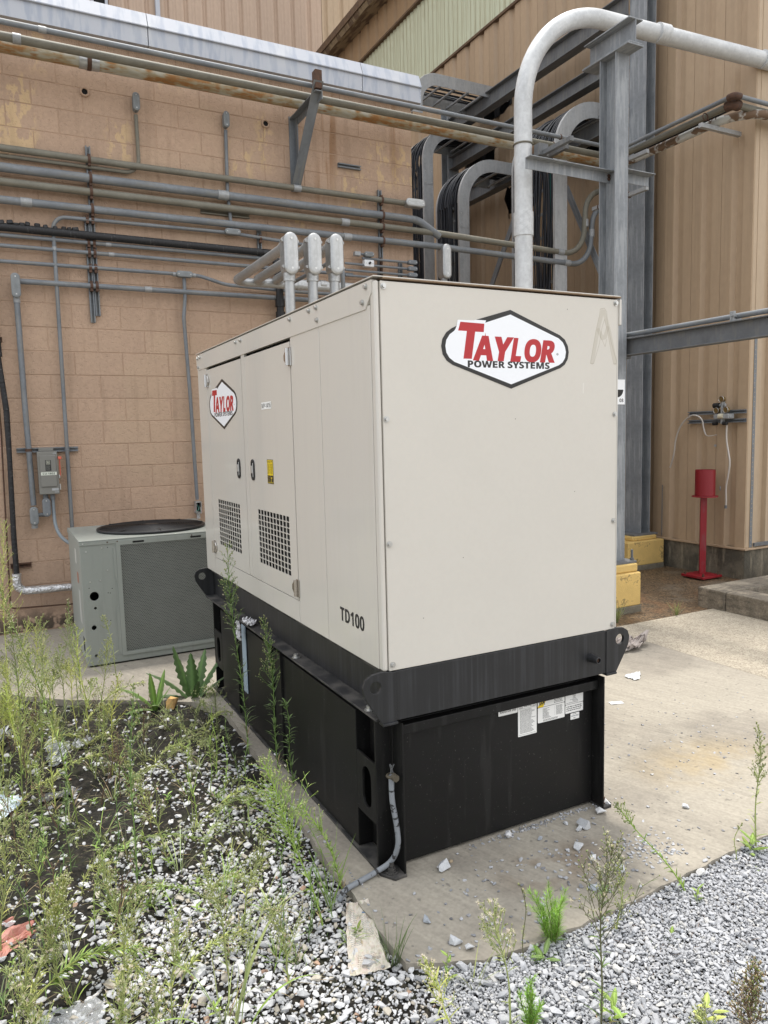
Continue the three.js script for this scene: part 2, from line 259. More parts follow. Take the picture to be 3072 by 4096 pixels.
// yellow block, red post, plinth concrete
M.yellow = std({ map: tex(512, 512, (u, v) => { const a = fbm(u, v, 8, 8, 5, 301), b = fbm(u, v, 60, 60, 3, 303); return mix3(scaleC([0.64, 0.44, 0.15], 0.85 + 0.3 * a), [0.33, 0.23, 0.09], sstep(0.58, 0.72, a * 0.6 + b * 0.4)); }, true, [1.2, 1.2]), roughness: 0.75, bumpMap: bumpFine, bumpScale: 0.002 });
M.grout = std({ map: tex(256, 256, (u, v) => mix3([0.24, 0.21, 0.15], [0.10, 0.09, 0.07], fbm(u, v, 10, 10, 5, 311)), true, [2, 2]), roughness: 0.95, bumpMap: bumpFine, bumpScale: 0.005 });
M.red = std({ map: tex(256, 256, (u, v) => mix3([0.25, 0.008, 0.015], [0.22, 0.05, 0.055], sstep(0.55, 0.8, fbm(u, v, 10, 6, 4, 321)) * 0.7), true, [1.5, 1.5]), roughness: 0.45 });
M.plinth = std({ map: tex(512, 512, (u, v) => { const a = fbm(u, v, 6, 6, 5, 331), s = fbm(u, v, 30, 4, 4, 333), g = fbm(u, v, 60, 60, 3, 335); let c = mix3([0.17, 0.145, 0.105], [0.085, 0.075, 0.055], sstep(0.35, 0.7, a)); c = mix3(c, [0.30, 0.255, 0.18], sstep(0.6, 0.75, s) * 0.5); return scaleC(c, 0.75 + 0.5 * g); }, true, [0.7, 0.7]), roughness: 0.95, bumpMap: bumpFine, bumpScale: 0.004 });
M.kerb = std({ map: tex(512, 512, (u, v) => { const a = fbm(u, v, 6, 6, 5, 341), g = fbm(u, v, 90, 90, 3, 343), s = fbm(u, v, 8, 40, 3, 345); let c = mix3([0.34, 0.29, 0.22], [0.20, 0.17, 0.13], sstep(0.35, 0.65, a)); c = mix3(c, [0.11, 0.095, 0.075], sstep(0.55, 0.75, s) * 0.6); return scaleC(c, 0.65 + 0.7 * g); }, true, [1, 1]), roughness: 0.95, bumpMap: bumpFine, bumpScale: 0.006 });
M.acGreen = std({ map: dirtTex([0.29, 0.31, 0.28], 351, 0.12), roughness: 0.5 });
M.disc = std({ color: C(0.19, 0.185, 0.165), roughness: 0.45 });

// ---------- ground ----------
const PAD = [[-0.156, 0.40], [-0.05, 0.455], [0.065, 0.51], [0.2, 0.53], [0.5, 0.533], [0.9, 0.515], [1.5, 0.48], [2.2, 0.46], [3.225, 0.45], [3.225, -4.848], [-3, -4.848], [-3, -3.9], [-1.2, -3.07], [-0.89, -2.78], [-0.49, -2.53], [-0.2, -2.32], [-0.05, -2.1], [-0.067, -1.74], [-0.083, -1.39], [-0.107, -0.95], [-0.135, -0.57], [-0.15, -0.2]];
function inPad(x, z) { let c = false; for (let i = 0, j = PAD.length - 1; i < PAD.length; j = i++) { const [xi, zi] = PAD[i], [xj, zj] = PAD[j]; if ((zi > z) !== (zj > z) && x < (xj - xi) * (z - zi) / (zj - zi) + xi) c = !c; } return c; }
// ragged pad outline
const PADR = []; seed(5); for (let i = 0; i < PAD.length; i++) { const a = PAD[i], b = PAD[(i + 1) % PAD.length], L = Math.hypot(b[0] - a[0], b[1] - a[1]), n = L > 3 ? 1 : Math.max(1, Math.round(L / 0.05)); for (let k = 0; k < n; k++) { const t = k / n, w = n > 1 ? 0.006 : 0; PADR.push([a[0] + (b[0] - a[0]) * t + rr(-w, w), a[1] + (b[1] - a[1]) * t + rr(-w, w)]); } }
const padTex = tex(2048, 2048, (u, v) => {
  const x = -0.4 + u * 3.8, z = 0.7 - v * 3.8; // v up = -z
  const a = fbm(u, v, 7, 7, 5, 401), g = fbm(u, v, 380, 380, 3, 403), m = fbm(u, v, 40, 40, 4, 405), br = fbm(u + v * 0.35, v, 300, 16, 2, 407), sp = fbm(u, v, 150, 150, 2, 409);
  let c = mix3([0.365, 0.33, 0.27], [0.285, 0.255, 0.21], sstep(0.35, 0.65, a));
  c = mix3(c, [0.40, 0.315, 0.185], sstep(0.75, 0.1, Math.hypot((x - 1.85) / 0.75, (z + 0.12) / 0.42)) * sstep(0.3, 0.65, a * 0.4 + m * 0.6) * 0.75);
  c = mix3(c, [0.20, 0.145, 0.095], sstep(0.9, 0.2, Math.hypot((x - 0.62) / 0.42, (z - 0.22) / 0.2)) * sstep(0.38, 0.62, m) * 0.6);
  c = mix3(c, [0.17, 0.155, 0.13], sstep(0.5, 0.72, m * 0.45 + a * 0.55) * 0.25);
  c = scaleC(c, 0.78 + 0.32 * g + 0.22 * (br - 0.5));
  c = mix3(c, [0.10, 0.09, 0.08], sstep(0.84, 0.88, sp) * 0.5);
  return c;
});
M.pad = std({ map: padTex, roughness: 0.92, bumpMap: tex(1024, 1024, (u, v) => 0.5 * fbm(u, v, 220, 220, 3, 411) + 0.5 * fbm(u + v * 0.35, v, 200, 16, 2, 413), false), bumpScale: 0.0012 });
const aggTex = tex(1024, 1024, (u, v) => { const g = fbm(u, v, 130, 130, 3, 421), g2 = fbm(u, v, 70, 70, 2, 425), a = fbm(u, v, 5, 5, 4, 423); let c = mix3([0.24, 0.205, 0.16], [0.44, 0.39, 0.305], sstep(0.28, 0.62, g * 0.6 + g2 * 0.4)); return mix3(scaleC(c, 0.85 + 0.3 * a), [0.21, 0.185, 0.145], sstep(0.55, 0.75, a) * 0.4); }, true, [1.3, 1.3]);
M.agg = std({ map: aggTex, roughness: 0.95, bumpMap: tex(512, 512, (u, v) => fbm(u, v, 70, 70, 3, 421), false, [1.3, 1.3]), bumpScale: 0.006 });
M.brown = std({ map: tex(1024, 1024, (u, v) => { const g = fbm(u, v, 150, 150, 3, 431), a = fbm(u, v, 5, 5, 5, 433); let c = mix3([0.045, 0.031, 0.018], [0.20, 0.13, 0.068], sstep(0.36, 0.68, g)); c = mix3(c, [0.20, 0.085, 0.03], sstep(0.6, 0.75, a) * 0.3); return mix3(c, [0.17, 0.14, 0.10], sstep(0.45, 0.3, a) * 0.5); }, true, [0.6, 0.6]), roughness: 0.6, bumpMap: tex(512, 512, (u, v) => fbm(u, v, 80, 80, 3, 435), false, [0.6, 0.6]), bumpScale: 0.006 });
{
  const g = prism(PADR, 'xz', -0.2, 0), p = g.attributes.position, uv = g.attributes.uv;
  for (let i = 0; i < p.count; i++) uv.setXY(i, (p.getX(i) + 0.4) / 3.8, (0.7 - p.getZ(i)) / 3.8);
  struct('concrete_pad', g, M.pad, 'smooth grey concrete pad under the generator and air conditioner');
  struct('concrete_apron', bx(3.235, 10, -0.2, -0.004, -2.235, 3.5, 0.006), M.agg, 'cream exposed aggregate concrete apron right of the generator');
  struct('concrete_slab', bx(3.235, 10, -0.2, -0.012, -14, -2.25, 0.006), M.brown, 'wet brown stained concrete between yellow footings and red post');
}
M.soil = std({ map: tex(1024, 1024, (u, v) => { const a = fbm(u, v, 10, 10, 5, 501), g = fbm(u, v, 160, 160, 3, 503), m = fbm(u, v, 30, 30, 4, 505); let c = mix3([0.007, 0.006, 0.004], [0.026, 0.022, 0.015], sstep(0.35, 0.8, g)); c = mix3(c, [0.022, 0.026, 0.007], sstep(0.5, 0.7, m * 0.6 + a * 0.4) * 0.6); return mix3(c, [0.06, 0.05, 0.036], sstep(0.66, 0.8, a * 0.5 + g * 0.5)); }, true, [0.7, 0.7]), roughness: 1 });
M.far = std({ color: C(0.2, 0.18, 0.15), roughness: 1 });
const soilY = (x, z) => -0.045 + 0.03 * (fbm(x / 4 + 10, z / 4 + 10, 12, 12, 3, 511) - 0.5) * 2 + 0.022 * (fbm(x / 4 + 10, z / 4 + 10, 90, 90, 3, 513) - 0.5) + 0.010 * (fbm(x / 4 + 10, z / 4 + 10, 260, 260, 2, 517) - 0.5) + (x < -0.2 ? 0.012 : 0) + 0.010 * sstep(0.2, 0.45, z) * sstep(-0.6, 0.0, x) - 0.035 * sstep(0.40, 0.6, z) * sstep(0.1, 0.4, x);
{
  const W = 4.6, D = 5.2, nx = 380, nz = 430, g = new THREE.PlaneGeometry(W, D, nx, nz); g.rotateX(-Math.PI / 2); g.translate(0.0, 0, -0.6);
  const p = g.attributes.position; for (let i = 0; i < p.count; i++) p.setY(i, soilY(p.getX(i), p.getZ(i))); g.computeVertexNormals(); uvm(g);
  const nn = g.attributes.normal, uv = g.attributes.uv; for (let i = 0; i < p.count; i++) uv.setXY(i, p.getX(i), -p.getZ(i));
  struct('soil', g, M.soil, 'black mossy soil bed left of the concrete pad');
  const gg = new THREE.PlaneGeometry(400, 400); gg.rotateX(-Math.PI / 2); gg.translate(0, -0.21, 0);
  struct('ground', uvm(gg), M.far, 'flat ground reaching to the horizon');
}

// ---------- concrete block building ----------
const ZW = -4.85;
{
  const b = thing('block_building', 'tan painted concrete block building with silver roof edge, behind the air conditioner', 'building');
  part(b, 'mortar', bx(WX0, WX1 - 0.006, -0.1, WY1, -9, ZW - 0.004), M.mortar);
  const w = 0.409, h = 0.205, j = 0.0035;
  // one block: face with a small bevel, uv over the whole wall
  function blockGeo(x0, x1, y0, y1, zo) {
    const f = 0.003, dp = 0.03, z1 = ZW + zo, P = [], U = [], I = [];
    const q = (a, b, c, d) => { const k = P.length / 3; for (const v of [a, b, c, d]) { P.push(...v); U.push((v[0] - WX0) / (WX1 - WX0), v[1] / WY1); } I.push(k, k + 1, k + 2, k, k + 2, k + 3); };
    const F = [[x0 + f, y0 + f, z1], [x1 - f, y0 + f, z1], [x1 - f, y1 - f, z1], [x0 + f, y1 - f, z1]], S = [[x0, y0, z1 - f], [x1, y0, z1 - f], [x1, y1, z1 - f], [x0, y1, z1 - f]], Bk = S.map(([x, y]) => [x, y, z1 - dp]);
    q(...F); for (let i = 0; i < 4; i++) { const k = (i + 1) % 4; q(S[i], S[k], F[k], F[i]); q(Bk[i], Bk[k], S[k], S[i]); }
    const g = new THREE.BufferGeometry(); g.setAttribute('position', new THREE.Float32BufferAttribute(P, 3)); g.setAttribute('uv', new THREE.Float32BufferAttribute(U, 2)); g.setIndex(I); g.computeVertexNormals(); return g;
  }
  seed(11);
  const tints = [0, 1, 2, 3].map((i) => { const m = M.block.clone(); m.color = C(0.97 + 0.02 * i, 0.97 + 0.02 * i, 0.97 + 0.02 * i); return m; });
  for (let k = -8; k < 17; k++) {
    const y0 = 1.645 + k * h + j, y1 = y0 + h - 2 * j, off = (((k % 2) + 2) % 2) ? -0.732 - w / 2 : -0.732;
    for (let i = -4; i < 11; i++) { let x0 = off + i * w + j, x1 = x0 + w - 2 * j; if (x1 > WX1 - 0.02) x1 = WX1; x0 = Math.max(x0, WX0); if (x1 - x0 < 0.03) continue; part(b, 'concrete_block', blockGeo(x0, x1, Math.max(y0, -0.03), y1, rr(-0.0012, 0.0012)), tints[Math.floor(rr(0, 4))]); }
  }
  // roof edge: lower fascia, drip lip, sloped cap, in sheets with seams
  for (const [x0, x1] of [[-2.2, 0.24], [0.246, 2.34], [2.346, 3.03]]) {
    const f = part(b, 'roof_flashing', [bx(x0, x1, 5.13, 5.285, -4.79, -4.735, 0.003), bx(x0, x1, 5.279, 5.292, -4.79, -4.715, 0.003)], M.flashing);
    const cap = prism([[-4.79, 5.29], [-4.722, 5.294], [-4.775, 5.42], [-4.85, 5.45], [-6, 5.47], [-6, 5.42], [-4.86, 5.40]], 'zy', x0, x1); part(b, 'roof_cap', cap, M.flashing);
    for (let k = 0; k < 3; k++) place(f, 'rivet', cyl(0.004, 0.004, 0.004, 8), M.bolt, x1 - 0.012, 5.16 + 0.045 * k, -4.734, [Math.PI / 2, 0, 0]);
  }
  part(b, 'roof_end', bx(2.98, 3.03, 5.131, 5.40, -9, -4.793), M.flashing);
  part(b, 'roof', bx(WX0, 2.99, 5.132, 5.36, -9, -4.80), M.flashing);
  for (const x of [-0.301, 1.335]) { const s = part(b, 'wall_sleeve', merge([at(new THREE.TorusGeometry(0.033, 0.009, 8, 20), x, 4.691, ZW + 0.012), at(cyl(0.036, 0.036, 0.03, 16, true), x, 4.691, ZW + 0.005, Math.PI / 2)]), M.mortar); part(s, 'hole', at(new THREE.CircleGeometry(0.032, 16), x, 4.691, ZW + 0.004), M.dark); }  // black disc puts the dark inside each sleeve into colour
}

// ---------- ribbed siding buildings ----------
const RIB = [[0, 0.042], [0.125, 0.042], [0.165, 0], [0.245, 0], [0.262, 0.042], [0.381, 0.042]];
// a panel standing on local x (along the wall), ribs towards +local z; from y0 to y1
function panelGeo(prof, w, y0, y1) {
  const P = [], U = [], I = [], t = prof.length; let s = 0; const q = (a, b, c, d, u0, u1) => { const k = P.length / 3; P.push(...a, ...b, ...c, ...d); U.push(u0, a[1], u1, b[1], u1, c[1], u0, d[1]); I.push(k, k + 1, k + 2, k, k + 2, k + 3); };
  for (let i = 0; i < t - 1; i++) { const [a, d0] = prof[i], [b, d1] = prof[i + 1], L = Math.hypot(b - a, d1 - d0); q([a, y0, d0], [b, y0, d1], [b, y1, d1], [a, y1, d0], s, s + L); s += L; }
  q([prof[t - 1][0], y0, prof[t - 1][1]], [prof[t - 1][0], y0, -0.01], [prof[t - 1][0], y1, -0.01], [prof[t - 1][0], y1, prof[t - 1][1]], s, s + 0.04);
  q([0, y0, -0.01], [0, y0, prof[0][1]], [0, y1, prof[0][1]], [0, y1, -0.01], 0, 0.04);
  const g = new THREE.BufferGeometry(); g.setAttribute('position', new THREE.Float32BufferAttribute(P, 3)); g.setAttribute('uv', new THREE.Float32BufferAttribute(U, 2)); g.setIndex(I); g.computeVertexNormals(); return g;
}
const XW = 5.97, CZ = -2.955, ZF = -13.8;
{
  const b = thing('metal_building', 'tall tan ribbed metal building right of the generator with a pale green band', 'building');
  part(b, 'core', [bx(XW + 0.06, 12, 0.3, 9.85, ZF, CZ - 0.05)], M.siding);
  const pl = part(b, 'plinth', [bx(XW - 0.03, 12, -0.1, 0.325, -13.8, CZ + 0.02, 0.01)], M.plinth);
  part(b, 'sill_trim', [bx(XW - 0.055, XW + 0.01, 0.315, 0.335, -13.8, CZ + 0.045, 0.003), bx(XW + 0.01, 12, 0.3155, 0.334, CZ - 0.02, CZ + 0.0448, 0.003)], M.siding);
  const p = 0.385, face = Math.PI * 1.5; // ribs towards -x, local x runs along +z
  seed(21);
  const low = panelGeo(RIB, p, 0.335, 7.86), mats = [0, 1, 2].map((i) => { const m = M.siding.clone(); m.color = C(0.95 + 0.04 * i, 0.95 + 0.04 * i, 0.95 + 0.04 * i); return m; });
  for (let z = -3.338 - p * 27; z < CZ - 0.05; z += p) {
    const last = z + p > CZ - 0.02;
    const g = last ? panelGeo([[0, 0.042], [0.125, 0.042], [0.165, 0], [0.245, 0], [0.262, 0.042], [CZ - z, 0.042]], p, 0.335, 7.86) : low;
    place(b, 'siding_panel', g, mats[Math.floor(rnd() * 3)], XW + 0.03, 0, z, [0, face, 0]);
  }
  // pale green translucent band: fine corrugation, sheet by sheet
  const corr = []; for (let i = 0; i <= 24; i++) corr.push([i / 24 * 0.766, 0.02 + 0.012 * Math.sin(i / 24 * Math.PI * 2 * 6)]);
  const frpG = panelGeo(corr, 0.77, 7.86, 9.24);
  for (let z = -3.338 - 0.77 * 14; z < CZ - 0.5; z += 0.77) place(b, 'green_panel', frpG, M.frp, XW + 0.03, 0, z, [0, face, 0]);
  const up = panelGeo(RIB, p, 9.25, 9.86);
  for (let z = -3.338 - p * 27; z < CZ - 0.05; z += p) place(b, 'siding_panel', up, M.sidingBand, XW + 0.01, 0, z, [0, face, 0]);
  part(b, 'band_trim', [bx(XW - 0.045, XW + 0.03, 7.845, 7.885, -13.8, CZ, 0.004)], M.brownTrim);
  part(b, 'band_trim', [bx(XW - 0.06, XW + 0.03, 9.215, 9.255, -13.8, CZ, 0.004)], M.brownTrim);
  part(b, 'gutter', prism([[5.665, 9.79], [5.62, 9.85], [5.60, 9.98], [5.63, 10.0], [5.64, 9.9], [6.02, 9.9], [6.02, 9.82], [5.74, 9.79]], 'xy', -13.6, -2.8), M.gutter);
  part(b, 'gutter_lip', bx(5.588, 5.603, 9.865, 10.01, -13.6, -2.8, 0.004), M.brownTrim);
  part(b, 'roof', bx(5.66, 12, 9.905, 9.99, -13.8, -2.8), M.gutter);
  part(b, 'gutter_end', bx(5.57, 5.66, 9.80, 10.06, -13.66, -13.6, 0.005), M.flashing);
  // end wall facing the yard, its open sky light put into lighter siding
  const faceG = panelGeo(RIB, p, 0.335, 9.9);
  for (let x = 6.03; x < 11.5; x += p) place(b, 'siding_panel', faceG, M.sidingFace, x, 0, CZ - 0.035, [0, 0, 0]);
  part(b, 'corner_trim', [bx(XW + 0.0, XW + 0.06, 0.336, 9.9, CZ - 0.03, CZ + 0.004, 0.004)], M.sidingFace);
  // perforated angle up the corner
  const holes = []; for (let y = 0.37; y < 2.55; y += 0.05) holes.push(ring(XW + 0.082, y, 0.007, 0.007, 8));
  part(b, 'perforated_strip', prism(rect(XW + 0.06, XW + 0.104, 0.338, 2.6), 'xy', CZ + 0.006, CZ + 0.009, holes), M.conduit);
  part(b, 'base_strip', bx(XW + 0.12, 9, 0.345, 0.385, CZ + 0.004, CZ + 0.03, 0.003), M.steelDark);
  // ragged black plates, painting the dark inside openings where the cable trays go in
  for (const [y0, y1, z0, z1] of [[6.45, 6.85, -7.78, -7.0], [5.75, 6.4, -8.3, -7.45], [4.85, 5.55, -7.2, -6.3], [5.2, 5.7, -5.7, -4.7]]) { const o = []; for (let i = 0; i < 14; i++) { const a = i / 14 * Math.PI * 2, k = rr(0.8, 1.05); o.push([(z0 + z1) / 2 + Math.sign(Math.cos(a)) * Math.pow(Math.abs(Math.cos(a)), 0.5) * (z1 - z0) / 2 * k, (y0 + y1) / 2 + Math.sign(Math.sin(a)) * Math.pow(Math.abs(Math.sin(a)), 0.5) * (y1 - y0) / 2 * k]); } part(b, 'wall_opening_shade', prism(o, 'zy', XW - 0.012, XW - 0.008), M.dark); }
  for (const [y, z, a] of [[5.62, -7.3, 0.2], [5.5, -7.0, -0.3], [4.75, -6.9, 0.1], [4.62, -6.55, -0.15]]) part(b, 'torn_sheet', at(bx(-0.004, 0.004, -0.16, 0.16, -0.12, 0.12), XW - 0.05, y, z, a, 0, 0.15), M.siding);
  // painted-over stencil patch on the end wall
  part(b, 'ghost_patch', [bx(6.105, 6.15, 2.02, 2.22, CZ + 0.0015, CZ + 0.003), bx(6.112, 6.155, 1.86, 2.0, CZ + 0.0015, CZ + 0.003)], M.plinth);
}
{
  const b = thing('far_building', 'tall pinkish tan ribbed wall rising behind the block building roof', 'building');
  part(b, 'core', bx(-12, 12, 0, 16, ZF - 1, ZF - 0.07), M.sidingFar);
  const pg = panelGeo([[0, 0.04], [0.05, 0.04], [0.08, 0], [0.12, 0], [0.15, 0.04], [0.27, 0.04], [0.295, 0.052], [0.30, 0.052], [0.389, 0.04]], 0.39, 4.5, 15.5);
  seed(31); const mats = [0, 1, 2].map((i) => { const m = M.sidingFar.clone(); m.color = C(0.94 + 0.04 * i, 0.94 + 0.04 * i, 0.94 + 0.04 * i); return m; });
  for (let x = -6.2; x < 5.8; x += 0.39) place(b, 'siding_panel', pg, mats[Math.floor(rnd() * 3)], x, 0, ZF - 0.02);
  for (let x = 5.9; x < 11; x += 0.39) place(b, 'siding_panel', pg, M.sidingFace, x, 0, ZF - 0.02);
  part(b, 'downspout', bx(2.24, 2.33, 4.6, 15.5, ZF + 0.03, ZF + 0.11, 0.01), M.flashing);
  const v = part(b, 'vent_frame', prism(rect(1.02, 1.33, 9.95, 10.42), 'xy', ZF + 0.03, ZF + 0.09, [rect(1.07, 1.28, 10.0, 10.37)]), M.flashing); part(v, 'vent_opening_shade', prism(rect(1.07, 1.28, 10.0, 10.37), 'xy', ZF + 0.03, ZF + 0.035), M.dark);  // black plate stands for the shade behind the vent frame
  part(b, 'tie_rod', at(cyl(0.03, 0.03, 2.4, 10), 7.3, 12.0, ZF + 0.2, 0, 0, Math.PI / 2 - 0.1), M.conduit);
}

// ---------- steel frame: columns, beams ----------
const P2 = Math.PI / 2;
{
  // near column
  const c = thing('steel_column', 'near galvanized steel column rising behind the right side of the generator', 'column', [3.80, 0, -2.745]);
  part(c, 'shaft', ibeam('y', 3.80, -2.745, 0.155, 0.195, 0.45, 4.875, 0.011, 0.008, 1), M.steel);
  part(c, 'base_plate', bx(3.63, 3.95, 0.44, 0.462, -2.93, -2.57, 0.003), M.steelDark);
  part(c, 'cap_plate', bx(3.71, 3.89, 4.87, 4.884, -3.05, -2.5, 0.002), M.steel);
  part(c, 'cap_beam', ibeam('z', 3.80, 4.985, 0.155, 0.20, -3.04, -2.5, 0.011, 0.009, 1), M.steel);
  for (const [x, z] of [[3.92, -2.60], [3.66, -2.60], [3.92, -2.9]]) { place(c, 'anchor_bolt', merge([at(cyl(0.011, 0.011, 0.1, 8), 0, 0.05, 0), at(cyl(0.02, 0.02, 0.02, 6), 0, 0.012, 0)]), M.steelDark, x, 0.462, z); }
  const arm = part(c, 'cross_arm', [bx(2.86, 3.796, 3.835, 3.925, -2.79, -2.783, 0.002), bx(2.86, 3.796, 3.918, 3.926, -2.782, -2.72, 0.002)], M.steel);
  part(c, 'cross_arm', [bx(3.806, 4.27, 3.865, 3.955, -2.79, -2.783, 0.002), bx(3.806, 4.27, 3.948, 3.956, -2.782, -2.70, 0.002)], M.steel);
  part(arm, 'bolt', at(boltGeo(0.011), 3.78, 3.87, -2.782), M.rust); part(arm, 'bolt', at(boltGeo(0.011), 3.78, 3.895, -2.782), M.rust);
  const fb = thing('concrete_footing', 'yellow painted concrete footing of the near steel column, flaking at its foot', 'footing', [3.75, 0, -2.8]);
  part(fb, 'block', bx(3.45, 3.968, 0.05, 0.36, -3.08, -2.53, 0.015), M.yellow);
  part(fb, 'bare_foot', bx(3.445, 3.972, -0.02, 0.055, -3.085, -2.525, 0.012), M.grout);
  part(fb, 'grout_pad', bx(3.60, 3.955, 0.358, 0.441, -2.98, -2.555, 0.02), M.yellow);
}
{
  const c = thing('steel_column', 'far galvanized steel column against the tan metal wall', 'column', [5.68, 0, -4.24]);
  part(c, 'shaft', ibeam('y', 5.705, -4.24, 0.25, 0.155, 0.40, 8.0, 0.012, 0.009, 0), M.steel);
  part(c, 'base_plate', bx(5.45, 5.84, 0.385, 0.405, -4.45, -4.04, 0.003), M.steelDark);
  for (const y of [5.32, 5.42, 5.85, 6.0, 6.55, 6.66, 2.75, 2.87]) place(c, 'bolt', boltGeo(0.013), M.bolt, 5.675, y, -4.2355);
  const fb = thing('concrete_footing', 'yellow painted concrete footing of the far steel column beside the plinth', 'footing', [5.57, 0, -4.28]);
  part(fb, 'block', bx(5.275, 5.865, 0.045, 0.335, -4.55, -3.965, 0.015), M.yellow);
  part(fb, 'bare_foot', bx(5.272, 5.868, -0.02, 0.05, -4.555, -3.962, 0.012), M.grout);
  part(fb, 'grout_pad', bx(5.40, 5.80, 0.333, 0.386, -4.5, -4.02, 0.015), M.yellow);
  const f = thing('steel_column', 'distant steel post at the far end of the overhead beams', 'column', [5.62, 0, -8.2]); part(f, 'shaft', ibeam('y', 5.62, -8.2, 0.2, 0.2, 0, 7.0, 0.012, 0.009, 1), M.steel);
  const B = [[6.40, 6.63, 'topmost of the three long steel beams along the metal wall'], [5.85, 6.045, 'middle of the three long steel beams along the metal wall'], [5.205, 5.435, 'lowest of the three long steel beams, under the largest cable tray']];
  for (const [y0, y1, l] of B) { const t = single('steel_beam', ibeam('z', 5.61, (y0 + y1) / 2, 0.15, y1 - y0, -8.1, -4.37, 0.012, 0.009, 1), M.steelDark, l, 'beam'); }
  for (const [p0, p1, l] of [[[5.5, 4.95, -6.17], [5.5, 2.0, -8.2], 'diagonal steel brace leaning left behind the big pipe'], [[5.5, 4.75, -5.30], [5.5, 3.0, -4.36], 'diagonal steel brace leaning right behind the cable tray']]) {
    const d = V(...p1).sub(V(...p0)), g = merge([bx(-0.045, 0.045, 0, d.length(), -0.004, 0.004), bx(-0.045, -0.037, 0, d.length(), 0.004, 0.08)]);
    g.applyMatrix4(new THREE.Matrix4().makeRotationY(P2)); g.applyQuaternion(new THREE.Quaternion().setFromUnitVectors(V(0, 1, 0), d.clone().normalize())); g.translate(...p0); single('steel_brace', g, M.steel, l, 'brace');
  }
  const lb = thing('steel_beam', 'low steel beam coming forward from the near column at right', 'beam', [3.95, 2.4, -2.85]);
  part(lb, 'web', ibeam('z', 3.95, 2.4, 0.1, 0.152, -2.95, 1.4, 0.010, 0.007, 1), M.steelDark);
  part(lb, 'end_bracket', bx(3.87, 3.99, 2.30, 2.32, -2.95, -2.7, 0.002), M.steelDark);
  const ht = thing('conduit', 'grey conduit lying on the low steel beam at right', 'pipe', [3.95, 2.5, -2.7]);
  part(ht, 'tube', line([[3.95, 2.513, -2.95], [3.95, 2.513, 1.4]], 0.021), M.conduit);
  part(ht, 'strut_clamp', [channel('x', 0, -0.06, 0.06, 0).applyMatrix4(new THREE.Matrix4().makeTranslation(3.96, 2.495, -1.6)), bx(3.91, 3.93, 2.475, 2.55, -1.62, -1.58, 0.002)], M.coupling);
  for (const z of [-1.22, -1.14, -1.05, -1.3]) part(ht, 'bolt', at(cyl(0.011, 0.011, 0.035, 6), 3.95, 2.55, z), M.steelDark);
  const sg = thing('sign', 'small white sign with black arc and number on the near column', 'sign', [3.8, 2, -2.63]);
  const st = canvasTex(256, 320, (x, w, h) => { x.fillStyle = '#f2f3f4'; x.fillRect(0, 0, w, h); x.fillStyle = '#16130f'; x.beginPath(); x.moveTo(0, 130); x.lineTo(230, 130); x.arc(130, 130, 100, 0, Math.PI / 2); x.lineTo(0, 230); x.fill(); x.font = 'bold 62px sans-serif'; x.textAlign = 'right'; x.fillText('08', 236, 290); });
  const plate = bx(3.66, 3.856, 1.885, 2.106, -2.645, -2.642); { const p = plate.attributes.position, u = plate.attributes.uv; for (let i = 0; i < p.count; i++) u.setXY(i, (p.getX(i) - 3.66) / 0.196, (p.getY(i) - 1.885) / 0.221); }
  part(sg, 'plate', plate, std({ map: st, roughness: 0.6 }));
}
{
  // red post with an open drum on its top
  const t = thing('bollard_stand', 'red steel post on a bolted plate with an open red drum on top', 'stand', [5.69, 0, -3.28]);
  part(t, 'base_plate', bx(5.54, 5.84, 0.004, 0.03, -3.43, -3.13, 0.003), M.red);
  part(t, 'post', at(bx(-0.033, 0.033, 0.03, 0.9, -0.033, 0.033, 0.004), 5.70, 0, -3.28, 0, Math.PI / 4, 0), M.red);
  part(t, 'flange', at(cyl(0.137, 0.137, 0.012, 24), 5.70, 0.902, -3.265), M.red);
  part(t, 'drum', [sweep([V(5.70, 0.91, -3.265), V(5.70, 1.195, -3.265)], 0.105, 28, false), at(cyl(0.099, 0.099, 0.28, 28, true), 5.70, 1.053, -3.265)], std({ color: C(0.22, 0.008, 0.014), roughness: 0.45, side: THREE.DoubleSide }));
  part(t, 'drum_lining', at(cyl(0.098, 0.098, 0.004, 28), 5.70, 1.17, -3.265), M.coupling);
  for (const [x, z] of [[5.57, -3.4], [5.81, -3.4], [5.57, -3.16], [5.81, -3.16]]) place(t, 'anchor_bolt', merge([at(cyl(0.016, 0.016, 0.014, 6), 0, 0.007, 0), at(cyl(0.008, 0.008, 0.035, 8), 0, 0.017, 0)]), M.rust, x, 0.03, z);
  part(t, 'chain_ring', at(new THREE.TorusGeometry(0.02, 0.005, 8, 14), 5.80, 0.99, -3.15, 0, 0.7, 0), M.conduit);
}
